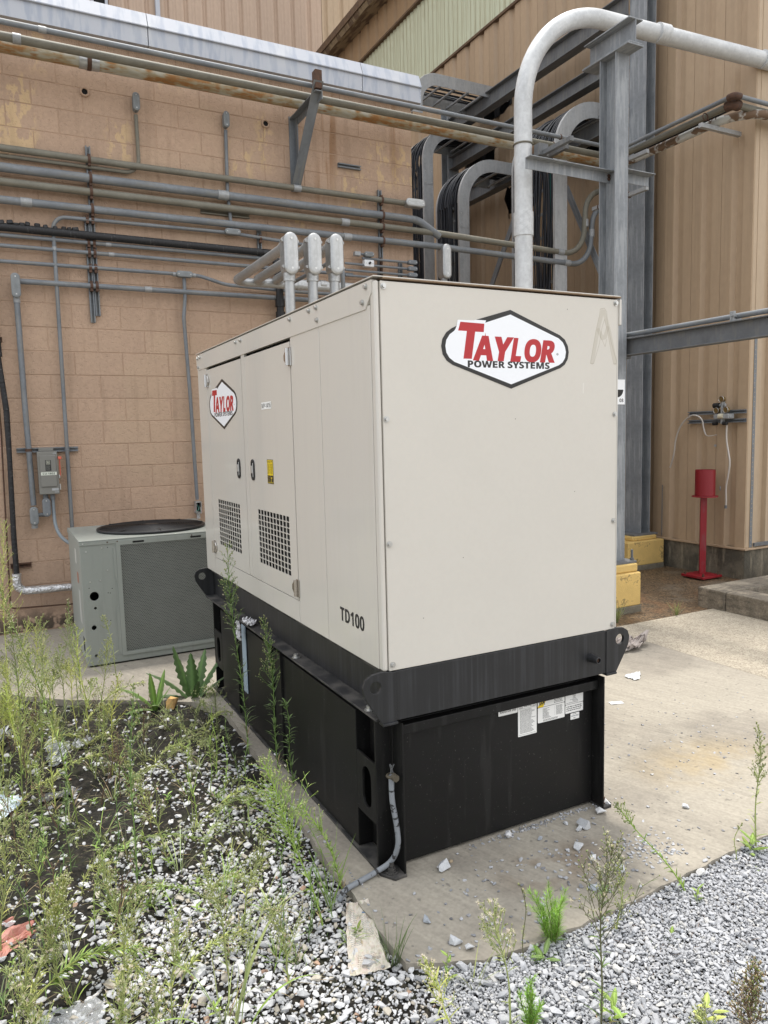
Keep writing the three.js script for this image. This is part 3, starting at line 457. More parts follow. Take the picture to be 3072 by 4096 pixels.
{
  // gas manifold on two struts
  const t = thing('gas_manifold', 'brass and chrome gauge manifold on two struts above the red post', 'manifold', [5.93, 1.75, -3.3]);
  for (const y of [1.82, 1.724]) part(t, 'strut', at(channel('x', 0, -0.37, 0.37, 0), 5.935, y, -3.32, 0, -P2, 0), M.conduit);
  const brass = std({ color: C(0.24, 0.17, 0.07), roughness: 0.4, metalness: 0.7 }), knob = std({ color: C(0.62, 0.56, 0.42), roughness: 0.5 });
  for (const [y, z] of [[1.957, -3.165], [1.837, -3.229], [1.84, -3.109]]) { const g = part(t, 'gauge', at(cyl(0.031, 0.031, 0.035, 20), 5.82, y, z, 0, 0, P2), brass); part(g, 'gauge_rim', at(new THREE.TorusGeometry(0.031, 0.004, 8, 20), 5.802, y, z, 0, P2, 0), M.chrome); }
  part(t, 'manifold_body', [bx(5.80, 5.90, 1.745, 1.80, -3.26, -3.07, 0.01), bx(5.81, 5.86, 1.69, 1.95, -3.178, -3.155, 0.006), at(cyl(0.016, 0.016, 0.14, 12), 5.83, 1.895, -3.2, P2), at(cyl(0.02, 0.02, 0.07, 12), 5.83, 1.774, -3.10, P2)], M.coupling);
  part(t, 'regulator_knob', at(cyl(0.028, 0.028, 0.06, 14), 5.81, 1.775, -3.165, P2, 0, 0), knob);
  part(t, 'valve_knob', at(cyl(0.027, 0.027, 0.07, 14), 5.82, 1.893, -3.235, P2, 0, 0), M.black);
  for (const z of [-3.25, -3.125]) part(t, 'valve_knob', at(cyl(0.02, 0.02, 0.05, 12), 5.82, 1.697, z, P2, 0, 0), M.black);
  part(t, 'outlet', at(cyl(0.01, 0.007, 0.06, 10), 5.82, 1.772, -3.28, P2), M.chrome);
  const hoseM = std({ color: C(0.55, 0.51, 0.46), roughness: 0.45, metalness: 0.4 });
  const cv = (a) => new THREE.CatmullRomCurve3(a.map((p) => V(...p))).getPoints(40);
  const h1 = single('hose', sweep(cv([[5.93, 1.573, -3.312], [5.86, 1.565, -3.384], [5.85, 1.644, -3.42], [5.85, 1.735, -3.442], [5.84, 1.781, -3.484], [5.83, 1.797, -3.553], [5.83, 1.752, -3.65], [5.83, 1.661, -3.733], [5.84, 1.521, -3.796], [5.85, 1.391, -3.822], [5.86, 1.284, -3.857], [5.87, 1.193, -3.9]]), (t) => t < 0.12 ? 0.004 : 0.0095, 8), hoseM, 'braided hose arching left from the wall under the manifold struts', 'hose');
  const h2 = single('hose', sweep(cv([[5.85, 1.677, -3.125], [5.85, 1.518, -3.123], [5.85, 1.376, -3.094], [5.85, 1.266, -3.076], [5.85, 1.123, -3.093], [5.85, 1.0, -3.115], [5.86, 0.833, -3.117], [5.86, 0.79, -3.12]]), 0.0095, 8), hoseM, 'braided hose hanging straight down from the manifold, right of red post', 'hose');
  part(h2, 'end_nut', at(cyl(0.016, 0.016, 0.035, 6), 5.86, 0.785, -3.12), M.steelDark);
  single('label_plate', bx(5.93, 5.934, 1.44, 1.465, -3.345, -3.315), M.coupling, 'tiny metal tag on tan siding below the manifold', 'tag');
  const links = []; for (let y = 0.37; y < 0.97; y += 0.022) links.push(at(new THREE.TorusGeometry(0.009, 0.003, 5, 8).applyMatrix4(new THREE.Matrix4().makeScale(0.7, 1.3, 1)), 5.92, y, -4.055, 0, (y * 1000 | 0) % 2 ? 0.2 : 1.5, 0));
  single('chain', merge(links.map(norm)), M.steelDark, 'dark chain hanging on the tan wall beside the far yellow footing', 'chain');
}
{
  // kerbed basin
  const t = thing('concrete_kerb', 'low weathered concrete kerb of a basin at the right edge', 'kerb', [4.57, 0, -2.4]);
  part(t, 'side_wall', bx(4.565, 4.82, -0.05, 0.17, -2.10, 3.4, 0.012), M.kerb);
  part(t, 'back_wall', bx(4.56, 9, -0.05, 0.172, -2.40, -2.106, 0.012), M.kerb);
  part(t, 'basin_floor', bx(4.82, 9, -0.04, 0.02, -2.10, 3.4), M.plinth);
}

// ---------- generator ----------
const font = new FontLoader().parse ? await new FontLoader().loadAsync('fonts/droid/droid_sans_bold.typeface.json') : null;
// text fitted into a box on a canvas, leaning by skew
function fitText(x, s, x0, y0, x1, y1, o = {}) {
  x.save(); x.font = (o.font || 'bold') + ' 100px sans-serif'; x.textAlign = 'left'; const m = x.measureText(s), a = m.actualBoundingBoxAscent, d = m.actualBoundingBoxDescent, l = m.actualBoundingBoxLeft, r = m.actualBoundingBoxRight, sk = o.skew || 0, h = y1 - y0, w = x1 - x0 - Math.abs(sk) * h;
  x.transform(1, 0, -sk, 1, x0 + sk * h, y0); x.scale(w / (l + r), h / (a + d)); x.fillText(s, l, a);
  if (o.fat) { x.lineWidth = o.fat; x.lineJoin = 'miter'; x.strokeStyle = x.fillStyle; x.strokeText(s, l, a); } x.restore();
}
const LOGO = (() => { const K = (a) => a.map(([x, y]) => [(x - 213) / 937, (y - 150) / 592]); return K([[700, 157], [1078, 326], [1118, 358], [1142, 405], [1150, 455], [1142, 508], [1118, 552], [1084, 578], [703, 742], [288, 574], [248, 545], [222, 500], [213, 442], [222, 392], [248, 345], [285, 314], [318, 296], [326, 252], [438, 250]]); })();
const logoTex = canvasTex(1024, 648, (x, w, h) => {
  const s = w / 937, X = (a) => (a - 213) * s, Y = (a) => (a - 150) * s * (h / (592 * s)); const path = (p) => { x.beginPath(); p.forEach(([a, b], i) => (i ? x.lineTo(X(a), Y(b)) : x.moveTo(X(a), Y(b)))); x.closePath(); };
  x.fillStyle = '#14120f'; x.fillRect(0, 0, w, h);
  x.fillStyle = '#f1f3f6'; path([[700, 191], [1068, 350], [1102, 380], [1120, 418], [1127, 455], [1120, 500], [1100, 535], [1070, 558], [703, 710], [300, 553], [266, 525], [246, 488], [240, 442], [247, 398], [270, 358], [300, 333], [310, 318], [318, 296], [326, 245], [524, 245], [518, 262]]); x.fill();
  x.fillStyle = '#b3161f'; path([[344, 265], [511, 270], [506, 331], [446, 331], [420, 528], [362, 528], [388, 329], [328, 328]]); x.fill();
  for (const [c, a, b, t, q] of [['A', 437, 582, 364, 531], ['Y', 568, 714, 366, 531], ['L', 703, 795, 368, 533], ['O', 800, 934, 371, 534], ['R', 928, 1052, 376, 535]]) fitText(x, c, X(a), Y(t), X(b), Y(q), { skew: c === 'A' ? 0.1 : c === 'O' ? 0.1 : 0.16, fat: 7 });
  x.fillStyle = '#15120f'; fitText(x, 'POWER SYSTEMS', X(393), Y(540), X(996), Y(588), { fat: 4 });
  x.strokeStyle = '#333'; x.lineWidth = 2; x.beginPath(); x.arc(X(1059), Y(473), 8 * s, 0, 7); x.stroke(); fitText(x, 'R', X(1055), Y(468), X(1063), Y(478));
});
// a decal: outline (0..1, y down) over a w x h label, built flat then placed; thickness 0.8 mm
function decalGeo(outline, w, h) { const sh = new THREE.Shape(outline.map(([a, b]) => new THREE.Vector2((a - 0.5) * w, (0.5 - b) * h))), g = new THREE.ExtrudeGeometry(sh, { depth: 0.0008, bevelEnabled: false }), p = g.attributes.position, u = g.attributes.uv; for (let i = 0; i < p.count; i++) u.setXY(i, p.getX(i) / w + 0.5, p.getY(i) / h + 0.5); return norm(g); }
const RECT = [[0, 0], [1, 0], [1, 1], [0, 1]], RRECT = (r, a) => { const o = [], c = [[1 - r, r * a, -P2], [1 - r, 1 - r * a, 0], [r, 1 - r * a, P2], [r, r * a, Math.PI]]; for (const [x, y, s] of c) for (let k = 0; k <= 4; k++) { const t = s + k / 4 * P2; o.push([x + r * Math.cos(t), y + r * a * Math.sin(t)]); } return o; };
const ink = (x, list, col = '#333') => { x.fillStyle = col; for (const [a, b, w, h] of list) x.fillRect(a, b, w, h); };
function lines(x, x0, y0, x1, n, step, lh, o = {}) { seed(o.seed || 3); x.fillStyle = o.col || '#4a4a4a'; for (let i = 0; i < n; i++) { let p = x0; const end = x1 - rr(0, (x1 - x0) * (o.rag || 0.3)); while (p < end) { const w = rr(lh * 0.8, lh * 3.6); x.fillRect(p, y0 + i * step, Math.min(w, end - p), lh); p += w + lh * 0.7; } } }
{
  const g = thing('generator', 'large beige standby generator on a black fuel tank base, in the middle of the yard', 'generator', [0, 0, 0]);
  const L = -2.56, XR = 1.14, Y0 = 0.81, Y1 = 2.21;
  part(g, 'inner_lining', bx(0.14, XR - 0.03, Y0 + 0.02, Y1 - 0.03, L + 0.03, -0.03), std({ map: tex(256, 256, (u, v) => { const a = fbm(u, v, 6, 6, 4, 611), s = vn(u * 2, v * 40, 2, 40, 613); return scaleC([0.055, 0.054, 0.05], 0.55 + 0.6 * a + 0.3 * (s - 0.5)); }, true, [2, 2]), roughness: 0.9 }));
  // front panel with the ghost of a removed letter
  const fp = bx(0.022, 1.128, 0.811, 2.203, -0.02, 0.0, 0.003); { const p = fp.attributes.position, u = fp.attributes.uv; for (let i = 0; i < p.count; i++) u.setXY(i, p.getX(i) / 1.14, (p.getY(i) - 0.81) / 1.4); }
  M.beigeFront.map = canvasTex(1024, 1256, (x, w, h) => {
    const im = x.createImageData(w, h), d = im.data; for (let j = 0; j < h; j++) for (let i = 0; i < w; i++) { const u = i / w, v = j / h, a = fbm(u, v, 4, 5, 4, 621), b = fbm(u, v, 70, 90, 3, 623), k = 0.965 + 0.05 * a + 0.03 * (b - 0.5), o = (j * w + i) * 4; d[o] = toS(0.63 * k); d[o + 1] = toS(0.595 * k); d[o + 2] = toS(0.53 * k); d[o + 3] = 255; } x.putImageData(im, 0, 0);
    const X = (m) => m / 1.14 * w, Y = (m) => (2.21 - m) / 1.4 * h;
    const q = (pts, close) => { x.beginPath(); pts.forEach(([a, b], i) => (i ? x.lineTo(X(a), Y(b)) : x.moveTo(X(a), Y(b)))); if (close) x.closePath(); };
    x.lineJoin = 'round'; x.lineCap = 'round'; x.strokeStyle = 'rgba(150,140,118,0.22)'; x.lineWidth = 17; q([[0.992, 1.945], [1.02, 2.07], [1.045, 2.15], [1.055, 2.15], [1.085, 2.07], [1.12, 1.945]]); x.stroke(); q([[1.025, 2.075], [1.045, 2.045], [1.062, 2.05], [1.075, 2.085]]); x.stroke();
    x.strokeStyle = 'rgba(120,105,80,0.38)'; x.lineWidth = 1.6; q([[0.982, 1.94], [1.002, 2.03], [1.012, 2.075], [1.03, 2.135], [1.034, 2.16], [1.056, 2.165], [1.07, 2.15], [1.072, 2.11], [1.095, 2.03], [1.128, 1.945], [1.11, 1.94], [1.095, 1.99], [1.075, 2.07], [1.058, 2.12], [1.045, 2.09], [1.03, 2.02], [1.0, 1.94]], true); x.stroke(); q([[1.04, 2.07], [1.036, 2.05], [1.062, 2.01], [1.07, 2.04]]); x.stroke();
    x.fillStyle = '#57503f'; for (const [a, b] of [[0.6, 1.72], [0.17, 0.99], [0.86, 2.15], [0.9, 1.42], [0.35, 1.2]]) { x.beginPath(); x.arc(X(a), Y(b), 1.6, 0, 7); x.fill(); }
    x.strokeStyle = 'rgba(235,232,225,0.8)'; x.lineWidth = 2; q([[0.945, 1.86], [0.944, 1.82]]); x.stroke();
  });
  part(g, 'front_panel', fp, M.beigeFront);
  part(g, 'corner_post', bx(0.0, 0.02, 0.811, 2.205, -0.04, -0.003, 0.008), M.beige);
  part(g, 'corner_post', bx(1.13, XR, 0.811, 2.205, -0.04, -0.003, 0.005), M.beige);
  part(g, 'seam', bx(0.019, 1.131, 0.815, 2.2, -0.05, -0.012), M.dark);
  part(g, 'right_panel', bx(1.125, XR, 0.811, 2.205, L, -0.041, 0.003), M.beige);
  part(g, 'rear_panel', bx(0.012, 1.12, 0.811, 2.205, L, L + 0.015, 0.003), M.beige);
  // left side: fixed panels, doors, rails on the plane x = 0
  const SP = (y0, y1, z0, z1, name = 'side_panel', x = 0) => part(g, name, bx(x, x + 0.016, y0, y1, z0, z1, 0.0025), M.beige);
  SP(0.812, 2.125, -0.505, -0.041); SP(0.812, 2.125, -0.842, -0.509); SP(0.812, 0.914, -2.335, -0.845, 'bottom_rail'); SP(0.918, 2.12, -1.597, -1.541, 'door_post'); SP(0.812, 2.125, -2.556, -2.339);
  part(g, 'roof_trim', prism([[-0.02, 2.208], [-0.02, 2.163], [-0.069, 2.113], [-2.54, 2.111], [-2.56, 2.145], [-2.56, 2.208]], 'zy', -0.004, 0.02, [], 0.001), M.beige);
  part(g, 'roof', [bx(0.03, 1.146, 2.209, 2.2145, L - 0.002, 0.005, 0.002)], M.roofDirt);
  part(g, 'roof_skin', [bx(-0.006, 1.143, 2.2146, 2.2185, L - 0.008, 0.003, 0.001)], M.beige);
  part(g, 'roof_bracket', bx(1.1395, 1.152, 2.10, 2.206, -0.05, 0.002, 0.004), M.beige);
  function door(z0, z1, vz0, vz1, hinge, hz) {
    const holes = [], n = 10, pz = (vz1 - vz0) / n, m = 10, py = 0.287 / m; for (let i = 0; i < n; i++) for (let k = 0; k < m; k++) { const a = vz0 + i * pz, b = 1.014 + k * py; holes.push(rect(a + pz * 0.075, a + pz * 0.925, b + py * 0.07, b + py * 0.93, 0.003)); }
    const d = part(g, 'door', prism(rect(z0, z1, 0.918, 2.096), 'zy', 0.0, 0.004, holes), M.beige);
    // edge returns
    part(d, 'door_edge', [bx(0.0041, 0.03, 0.918, 2.096, z0 + 0.001, z0 + 0.004), bx(0.0041, 0.03, 0.918, 2.096, z1 - 0.004, z1 - 0.001)], M.beige);
    part(d, 'handle', [prism(stadium(hz, 1.503, 0.052, 0.112), 'zy', -0.007, -0.001, [stadium(hz, 1.503, 0.034, 0.086)], 0.0015)], M.black);
    part(d, 'handle_cup', prism(stadium(hz, 1.503, 0.036, 0.088), 'zy', -0.0035, -0.001), M.dark);
    part(d, 'latch', [bx(-0.013, -0.004, 1.485, 1.525, hz - 0.011, hz + 0.011, 0.003), bx(-0.010, -0.004, 1.465, 1.54, hz + 0.012, hz + 0.017, 0.002)], M.bolt);
    for (const y of hinge[1]) { const hz0 = hinge[0], s = hinge[2]; part(d, 'hinge', [bx(-0.006, -0.0005, y - 0.042, y + 0.042, hz0 - 0.005, hz0 + 0.026, 0.002), at(cyl(0.0105, 0.0105, 0.075, 14), -0.010, y, hz0), prism([[hz0 - 0.002, y - 0.036], [hz0 - 0.002, y + 0.036], [hz0 - 0.030, y + 0.03], [hz0 - 0.052, y + 0.012], [hz0 - 0.052, y - 0.012], [hz0 - 0.030, y - 0.03]].map(([z, q]) => [hz0 + (z - hz0) * s, q]).slice()[s < 0 ? 'reverse' : 'slice'](), 'zy', -0.010, -0.0005, [], 0.003)], M.chrome); }
    return d;
  }
  door(-1.536, -0.850, -1.412, -0.937, [-0.856, [2.029, 0.974], 1], -1.457);
  door(-2.331, -1.602, -2.2, -1.736, [-2.325, [2.03, 0.986], -1], -1.713);
  // decals
  const dl = std({ map: logoTex, roughness: 0.35 });
  part(g, 'logo_decal', at(decalGeo(LOGO, 0.6, 0.3), 0.5665, 1.986, 0.0006), dl);
  part(g, 'logo_decal', at(decalGeo(LOGO, 0.6, 0.296), -0.0008, 1.873, -1.995, 0, -P2, 0), dl);
  const mp = canvasTex(256, 64, (x, w, h) => { x.fillStyle = '#f2f2ee'; x.fillRect(0, 0, w, h); x.fillStyle = '#1b1b1b'; fitText(x, 'MP-1416', 10, 10, w - 10, h - 10, { font: '' }); });
  part(g, 'number_label', at(decalGeo(RECT, 0.147, 0.035), -0.0008, 1.828, -1.203, 0, -P2, 0), std({ map: mp, roughness: 0.5 }));
  const yl = canvasTex(192, 256, (x, w, h) => { x.fillStyle = '#e0c414'; x.fillRect(0, 0, w, h); x.strokeStyle = '#111'; x.lineWidth = 5; x.strokeRect(3, 3, w - 6, h - 6); x.fillStyle = '#1a1500'; fitText(x, 'DANGER', 14, 14, 118, 34); x.beginPath(); x.moveTo(140, 12); x.lineTo(155, 36); x.lineTo(165, 12); x.fill(); lines(x, 14, 46, 88, 12, 9, 4, { col: '#2a2200', seed: 7 }); lines(x, 102, 46, 180, 12, 9, 4, { col: '#2a2200', seed: 8 }); x.fillStyle = '#16130a'; x.fillRect(8, 168, w - 16, 80); x.fillStyle = '#e0c414'; x.fillRect(98, 168, 3, 76); x.fillRect(112, 186, 40, 14); x.fillRect(122, 200, 9, 38); x.fillRect(60, 190, 8, 8); x.fillRect(58, 214, 12, 6); x.fillRect(8, 238, w - 16, 4); lines(x, 16, 176, 54, 6, 10, 3, { col: '#c9ad12', seed: 9 }); });
  part(g, 'warning_label', at(decalGeo(RRECT(0.04, 0.75), 0.088, 0.12), -0.0008, 1.5025, -1.18, 0, -P2, 0), std({ map: yl, roughness: 0.4 }));
  for (const [ch, z, y] of [['TD100', -0.266, 0.955]]) { const sh = font.generateShapes(ch, 0.072), q = new THREE.ExtrudeGeometry(sh, { depth: 0.0006, bevelEnabled: false, curveSegments: 6 }); q.computeBoundingBox(); const bb = q.boundingBox; q.translate(-(bb.min.x + bb.max.x) / 2, -(bb.min.y + bb.max.y) / 2, 0); q.scale(0.222 / (bb.max.x - bb.min.x), 0.057 / (bb.max.y - bb.min.y), 1); part(g, 'model_lettering', at(norm(q), -0.0007, y, z, 0, -P2, 0), M.black); }
  // bolts
  const bg = boltGeo(0.0075); for (const [x, y] of [[0.034, 2.185], [0.034, 1.726], [0.034, 1.28], [0.036, 0.834], [1.118, 2.188], [1.117, 1.733], [1.115, 1.283], [1.113, 0.832]]) place(g, 'bolt', bg, M.bolt, x, y, 0.0005, [0, 0, x * 9]);
  for (const [z, y] of [[-0.821, 2.188], [-0.594, 2.19], [-0.516, 2.191], [-0.509, 2.14], [-0.058, 2.19], [-0.087, 2.14], [-2.52, 2.185], [-2.46, 2.188], [-2.51, 2.13], [-1.66, 2.188], [-1.57, 2.188]]) place(g, 'bolt', bg, M.bolt, -0.0045, y, z, [0, -P2, 0]);
  // skid: front member, side channels with a broad bottom flange, lifting eyes
  const sk = part(g, 'skid_frame', [bx(0.044, 1.074, 0.622, 0.8095, -0.012, 0.004, 0.002), bx(0.045, 1.073, 0.622, 0.634, -0.1, -0.0125), bx(0.04, 0.048, 0.632, 0.808, L + 0.012, -0.013), bx(1.07, 1.078, 0.632, 0.808, L + 0.012, -0.013), bx(0.044, 1.074, 0.622, 0.8095, L, L + 0.012)], M.skid);
  part(g, 'skid_flange', [bx(-0.028, 0.05, 0.622, 0.6315, L + 0.02, -0.02, 0.002), bx(0.02, 0.0395, 0.79, 0.808, L + 0.02, -0.02), bx(1.04, 1.115, 0.622, 0.6315, L + 0.02, -0.02, 0.002)], M.skidDusty);
  const eyeP = (s) => [[0.044, 0.618], [-0.013, 0.618], [-0.066, 0.70], [-0.085, 0.735], [-0.0905, 0.768], [-0.08, 0.795], [-0.055, 0.81], [-0.016, 0.815], [0.044, 0.8075]].map(([x, y]) => [s > 0 ? x : 1.118 - x, y]);
  for (const [s, z0] of [[1, -0.006], [-1, -0.006], [1, L - 0.004], [-1, L - 0.004]]) { const P = eyeP(s); if (s < 0) P.reverse(); const e = part(g, 'lifting_eye', prism(P, 'xy', z0, z0 + 0.013, [ring(s > 0 ? -0.04 : 1.152, 0.762, 0.0235, 0.0235, 24)], 0.001), M.skid); part(e, 'eye_foot', s > 0 ? bx(-0.015, 0.047, 0.612, 0.6215, z0 - 0.02, z0 + 0.02, 0.002) : bx(1.071, 1.13, 0.612, 0.6215, z0 - 0.02, z0 + 0.02, 0.002), M.skid); }
  part(sk, 'drain_stub', [at(cyl(0.014, 0.02, 0.05, 14, true), 0.985, 0.705, 0.028, P2), at(new THREE.TorusGeometry(0.0125, 0.003, 6, 14), 0.985, 0.705, 0.053)], M.skid); part(sk, 'stub_bore', at(new THREE.CircleGeometry(0.012, 12), 0.985, 0.705, 0.045), M.rust);
  for (const z of [-0.12, -0.9, -1.7]) place(g, 'flange_bolt', merge([at(cyl(0.012, 0.012, 0.014, 6), 0, 0.01, 0), at(cyl(0.02, 0.02, 0.003, 14), 0, 0.0015, 0)]), M.bolt, -0.006, 0.632, z);
  // tank: body, front lip, end posts, oval plates, foot flange
  const tk = part(g, 'fuel_tank', [bx(0.0, 1.118, 0.012, 0.585, -2.28, -0.262, 0.003), bx(0.062, 1.066, 0.012, 0.585, -0.2615, -0.07, 0.003), bx(0.062, 1.066, 0.012, 0.585, -2.5, -2.2805, 0.003), bx(0.07, 1.06, 0.585, 0.607, -2.5, -0.1)], M.tank);
  part(tk, 'tank_lip', bx(0.074, 1.064, 0.543, 0.583, -0.0698, -0.03, 0.004), M.tank);
  part(tk, 'tank_rib', [bx(-0.012, -0.0005, 0.03, 0.6, -1.13, -1.118), bx(-0.012, -0.0005, 0.03, 0.6, -1.27, -1.258), bx(-0.012, -0.0005, 0.03, 0.6, -1.9, -1.888)], M.tank);
  for (const [z0, z1] of [[-0.261, -0.089], [-2.45, -2.281]]) part(tk, 'oval_plate', prism(rect(z0, z1, 0.178, 0.422), 'zy', 0.0, 0.010, [stadium((z0 + z1) / 2, 0.30, 0.076, 0.165)], 0.001), M.tank);
  part(tk, 'tank_post', [bx(0.0, 0.066, 0.012, 0.604, -0.1, -0.088, 0.002), bx(0.067, 0.0745, 0.012, 0.604, -0.1, 0.0, 0.002)], M.tank); part(tk, 'tank_post', [bx(1.052, 1.118, 0.012, 0.604, -0.1, -0.088, 0.002), bx(1.066, 1.0735, 0.012, 0.604, -0.1, 0.0, 0.002)], M.tank);
  part(tk, 'tank_post', [bx(0.0, 0.066, 0.012, 0.604, -2.47, -2.458, 0.002), bx(0.067, 0.0745, 0.012, 0.604, -2.56, -2.458, 0.002)], M.tank);
  part(tk, 'tank_foot', [prism([[0.0, -2.56], [-0.012, -2.55], [-0.012, -0.05], [0.022, 0.006], [0.074, 0.004], [0.074, -0.1], [0.06, -0.26], [0.03, -2.56]], 'xz', 0.001, 0.0115, [], 0.001)], M.skidDusty);
  part(tk, 'tank_foot', prism([[1.06, -0.1], [1.0735, 0.0], [1.115, 0.0], [1.132, -0.016], [1.13, -2.5], [1.06, -2.5]], 'xz', 0.001, 0.0115, [], 0.001), M.skidDusty);
  for (const [x, z, m] of [[0.03, -0.038, M.skidDusty], [1.10, -0.045, M.rust]]) { const ab = merge([at(cyl(0.017, 0.017, 0.016, 6), 0, 0.012, 0), at(cyl(0.0095, 0.0095, 0.04, 10), 0, 0.02, 0), at(cyl(0.025, 0.025, 0.004, 18), 0, 0.002, 0)]); place(g, 'anchor_bolt', ab, m, x, 0.0118, z); }
  // tank labels
  const lab = (x0, x1, y0, y1, draw, px = 2600) => { const w = Math.round((x1 - x0) * px), h = Math.round((y1 - y0) * px), t = canvasTex(w, h, (x) => { x.fillStyle = '#e9e8e4'; x.fillRect(0, 0, w, h); draw(x, w, h); }); part(g, 'tank_label', at(decalGeo(RRECT(0.03, (x1 - x0) / (y1 - y0)), x1 - x0, y1 - y0), (x0 + x1) / 2, (y0 + y1) / 2, -0.0692), std({ map: t, roughness: 0.4 })); };
  lab(0.557, 0.655, 0.507, 0.5365, (x, w, h) => { x.fillStyle = '#1c1c1c'; fitText(x, 'RADIATOR END', w * 0.09, h * 0.3, w * 0.92, h * 0.64); });
  lab(0.657, 0.755, 0.398, 0.5365, (x, w, h) => { x.fillStyle = '#222'; fitText(x, 'Warning', w * 0.32, h * 0.035, w * 0.72, h * 0.125); x.lineWidth = 3; x.strokeStyle = '#222'; for (const c of [0.16, 0.87]) { x.beginPath(); x.moveTo(w * c, h * 0.03); x.lineTo(w * (c + 0.085), h * 0.12); x.lineTo(w * (c - 0.085), h * 0.12); x.closePath(); x.stroke(); fitText(x, '!', w * c - 2, h * 0.06, w * c + 3, h * 0.11); } ink(x, [[w * 0.05, h * 0.145, w * 0.9, 2], [w * 0.04, h * 0.955, w * 0.9, 2]]); lines(x, w * 0.1, h * 0.18, w * 0.95, 24, h * 0.031, h * 0.014, { seed: 4 }); });
  lab(0.761, 0.908, 0.504, 0.5365, (x, w, h) => { x.fillStyle = '#e8c81c'; x.beginPath(); x.moveTo(w * 0.17, 0); x.lineTo(w * 0.33, 0); x.lineTo(w * 0.2, h); x.lineTo(0, h); x.lineTo(0, h * 0.9); x.fill(); x.fillStyle = '#1a1a1a'; fitText(x, 'UA', w * 0.05, h * 0.2, w * 0.28, h * 0.62, { skew: 0.35, fat: 9 }); fitText(x, 'UNITED ALLOY, INC.', w * 0.03, h * 0.68, w * 0.28, h * 0.8); lines(x, w * 0.6, h * 0.18, w * 0.94, 4, h * 0.18, h * 0.08, { seed: 5, rag: 0.15 }); });
  lab(0.761, 0.908, 0.436, 0.5022, (x, w, h) => { lines(x, w * 0.18, h * 0.1, w * 0.5, 10, h * 0.07, h * 0.035, { seed: 6, rag: 0.5 }); lines(x, w * 0.68, h * 0.1, w * 0.92, 9, h * 0.07, h * 0.035, { seed: 8, rag: 0.1 }); x.strokeStyle = '#444'; for (let i = 0; i < 9; i++) { x.beginPath(); x.arc(w * 0.63, h * (0.12 + 0.07 * i), 3, 0, 7); x.stroke(); } lines(x, w * 0.2, h * 0.84, w * 0.75, 2, h * 0.07, h * 0.035, { seed: 9, rag: 0.1 }); });
  lab(0.912, 1.012, 0.487, 0.5365, (x, w, h) => { x.strokeStyle = '#222'; x.lineWidth = 3; x.beginPath(); x.arc(w * 0.5, h * 0.27, h * 0.16, 0, 7); x.stroke(); x.fillStyle = '#222'; fitText(x, 'U', w * 0.5 - 11, h * 0.17, w * 0.5 - 1, h * 0.32); fitText(x, 'L', w * 0.5 + 1, h * 0.22, w * 0.5 + 10, h * 0.37); fitText(x, 'LISTED', w * 0.41, h * 0.47, w * 0.59, h * 0.54); lines(x, w * 0.25, h * 0.6, w * 0.75, 1, 10, h * 0.04); x.strokeRect(w * 0.42, h * 0.7, w * 0.26, h * 0.08); lines(x, w * 0.06, h * 0.86, w * 0.9, 1, 9, h * 0.045); });
  lab(0.912, 1.012, 0.447, 0.4852, (x, w, h) => { lines(x, w * 0.06, h * 0.2, w * 0.94, 3, h * 0.22, h * 0.1, { seed: 12, rag: 0.08 }); });
  lab(0.941, 0.99, 0.415, 0.443, (x, w, h) => { x.fillStyle = '#39424e'; fitText(x, 'United Alloy', w * 0.1, h * 0.32, w * 0.92, h * 0.62); lines(x, w * 0.25, h * 0.12, w * 0.75, 1, 9, h * 0.08); lines(x, w * 0.3, h * 0.75, w * 0.65, 1, 9, h * 0.09); });
}

// ---------- conduits, fittings, clamps ----------
// conduit body with its cover; long axis along y, cover towards +z, then turned
function conduitBody(parent, x, y, z, L, w, rot = [0, 0, 0], mat = M.castGrey) {
  const T = (g) => at(g, x, y, z, ...rot), d = w * 0.95;
  const b = part(parent, 'conduit_body', T(prism(stadium(0, 0, w, L), 'xy', -d * 0.5, d * 0.42, [], 0.002)), mat);
  part(b, 'gasket', T(prism(stadium(0, 0, w * 1.08, L * 1.01), 'xy', d * 0.42, d * 0.42 + 0.003)), M.steelDark);
  { const q = w * 0.30, g = new THREE.ExtrudeGeometry(new THREE.Shape(stadium(0, 0, w * 1.12, L * 1.03, 14).map(([a, c]) => new THREE.Vector2(a, c))), { depth: 0.002, bevelEnabled: true, bevelThickness: w * 0.16, bevelSize: q, bevelOffset: -q, bevelSegments: 4 }); g.translate(0, 0, d * 0.42 + 0.004 + w * 0.16); const p = g.attributes.position; for (let i = 0; i < p.count; i++) if (p.getZ(i) < d * 0.42 + 0.004 + w * 0.16) p.setZ(i, d * 0.42 + 0.0035); g.computeVertexNormals(); part(b, 'cover', T(uvm(norm(g))), mat); }
  for (const s of [-1, 1]) { part(b, 'cover_screw', T(at(cyl(w * 0.09, w * 0.09, 0.006, 8), 0, s * L * 0.36, d * 0.42 + 0.006 + w * 0.32, P2)), M.bolt); }
  return b;
}
const LPIPE = (label, pts, r, o = {}) => {
  const t = thing(o.name || 'conduit', label, o.cat || 'pipe', pts[0], o.group);
  part(t, 'tube', line(pts, r, { bend: o.bend || 0.1, seg: o.seg || 14 }), o.mat || M.conduit);
  for (const c of o.couplings || []) { const [x, y, z, ax] = c, g = cyl(r * 1.16, r * 1.16, c[4] || r * 2.6, 18); part(t, 'coupling', at(g, x, y, z, ax === 'z' ? P2 : 0, 0, ax === 'x' ? P2 : 0), o.cm || M.coupling); }
  for (const b of o.bodies || []) conduitBody(t, ...b);
  return t;
};
const zc = (r) => ZW + 0.042 + r;
const HX0 = -1.9;
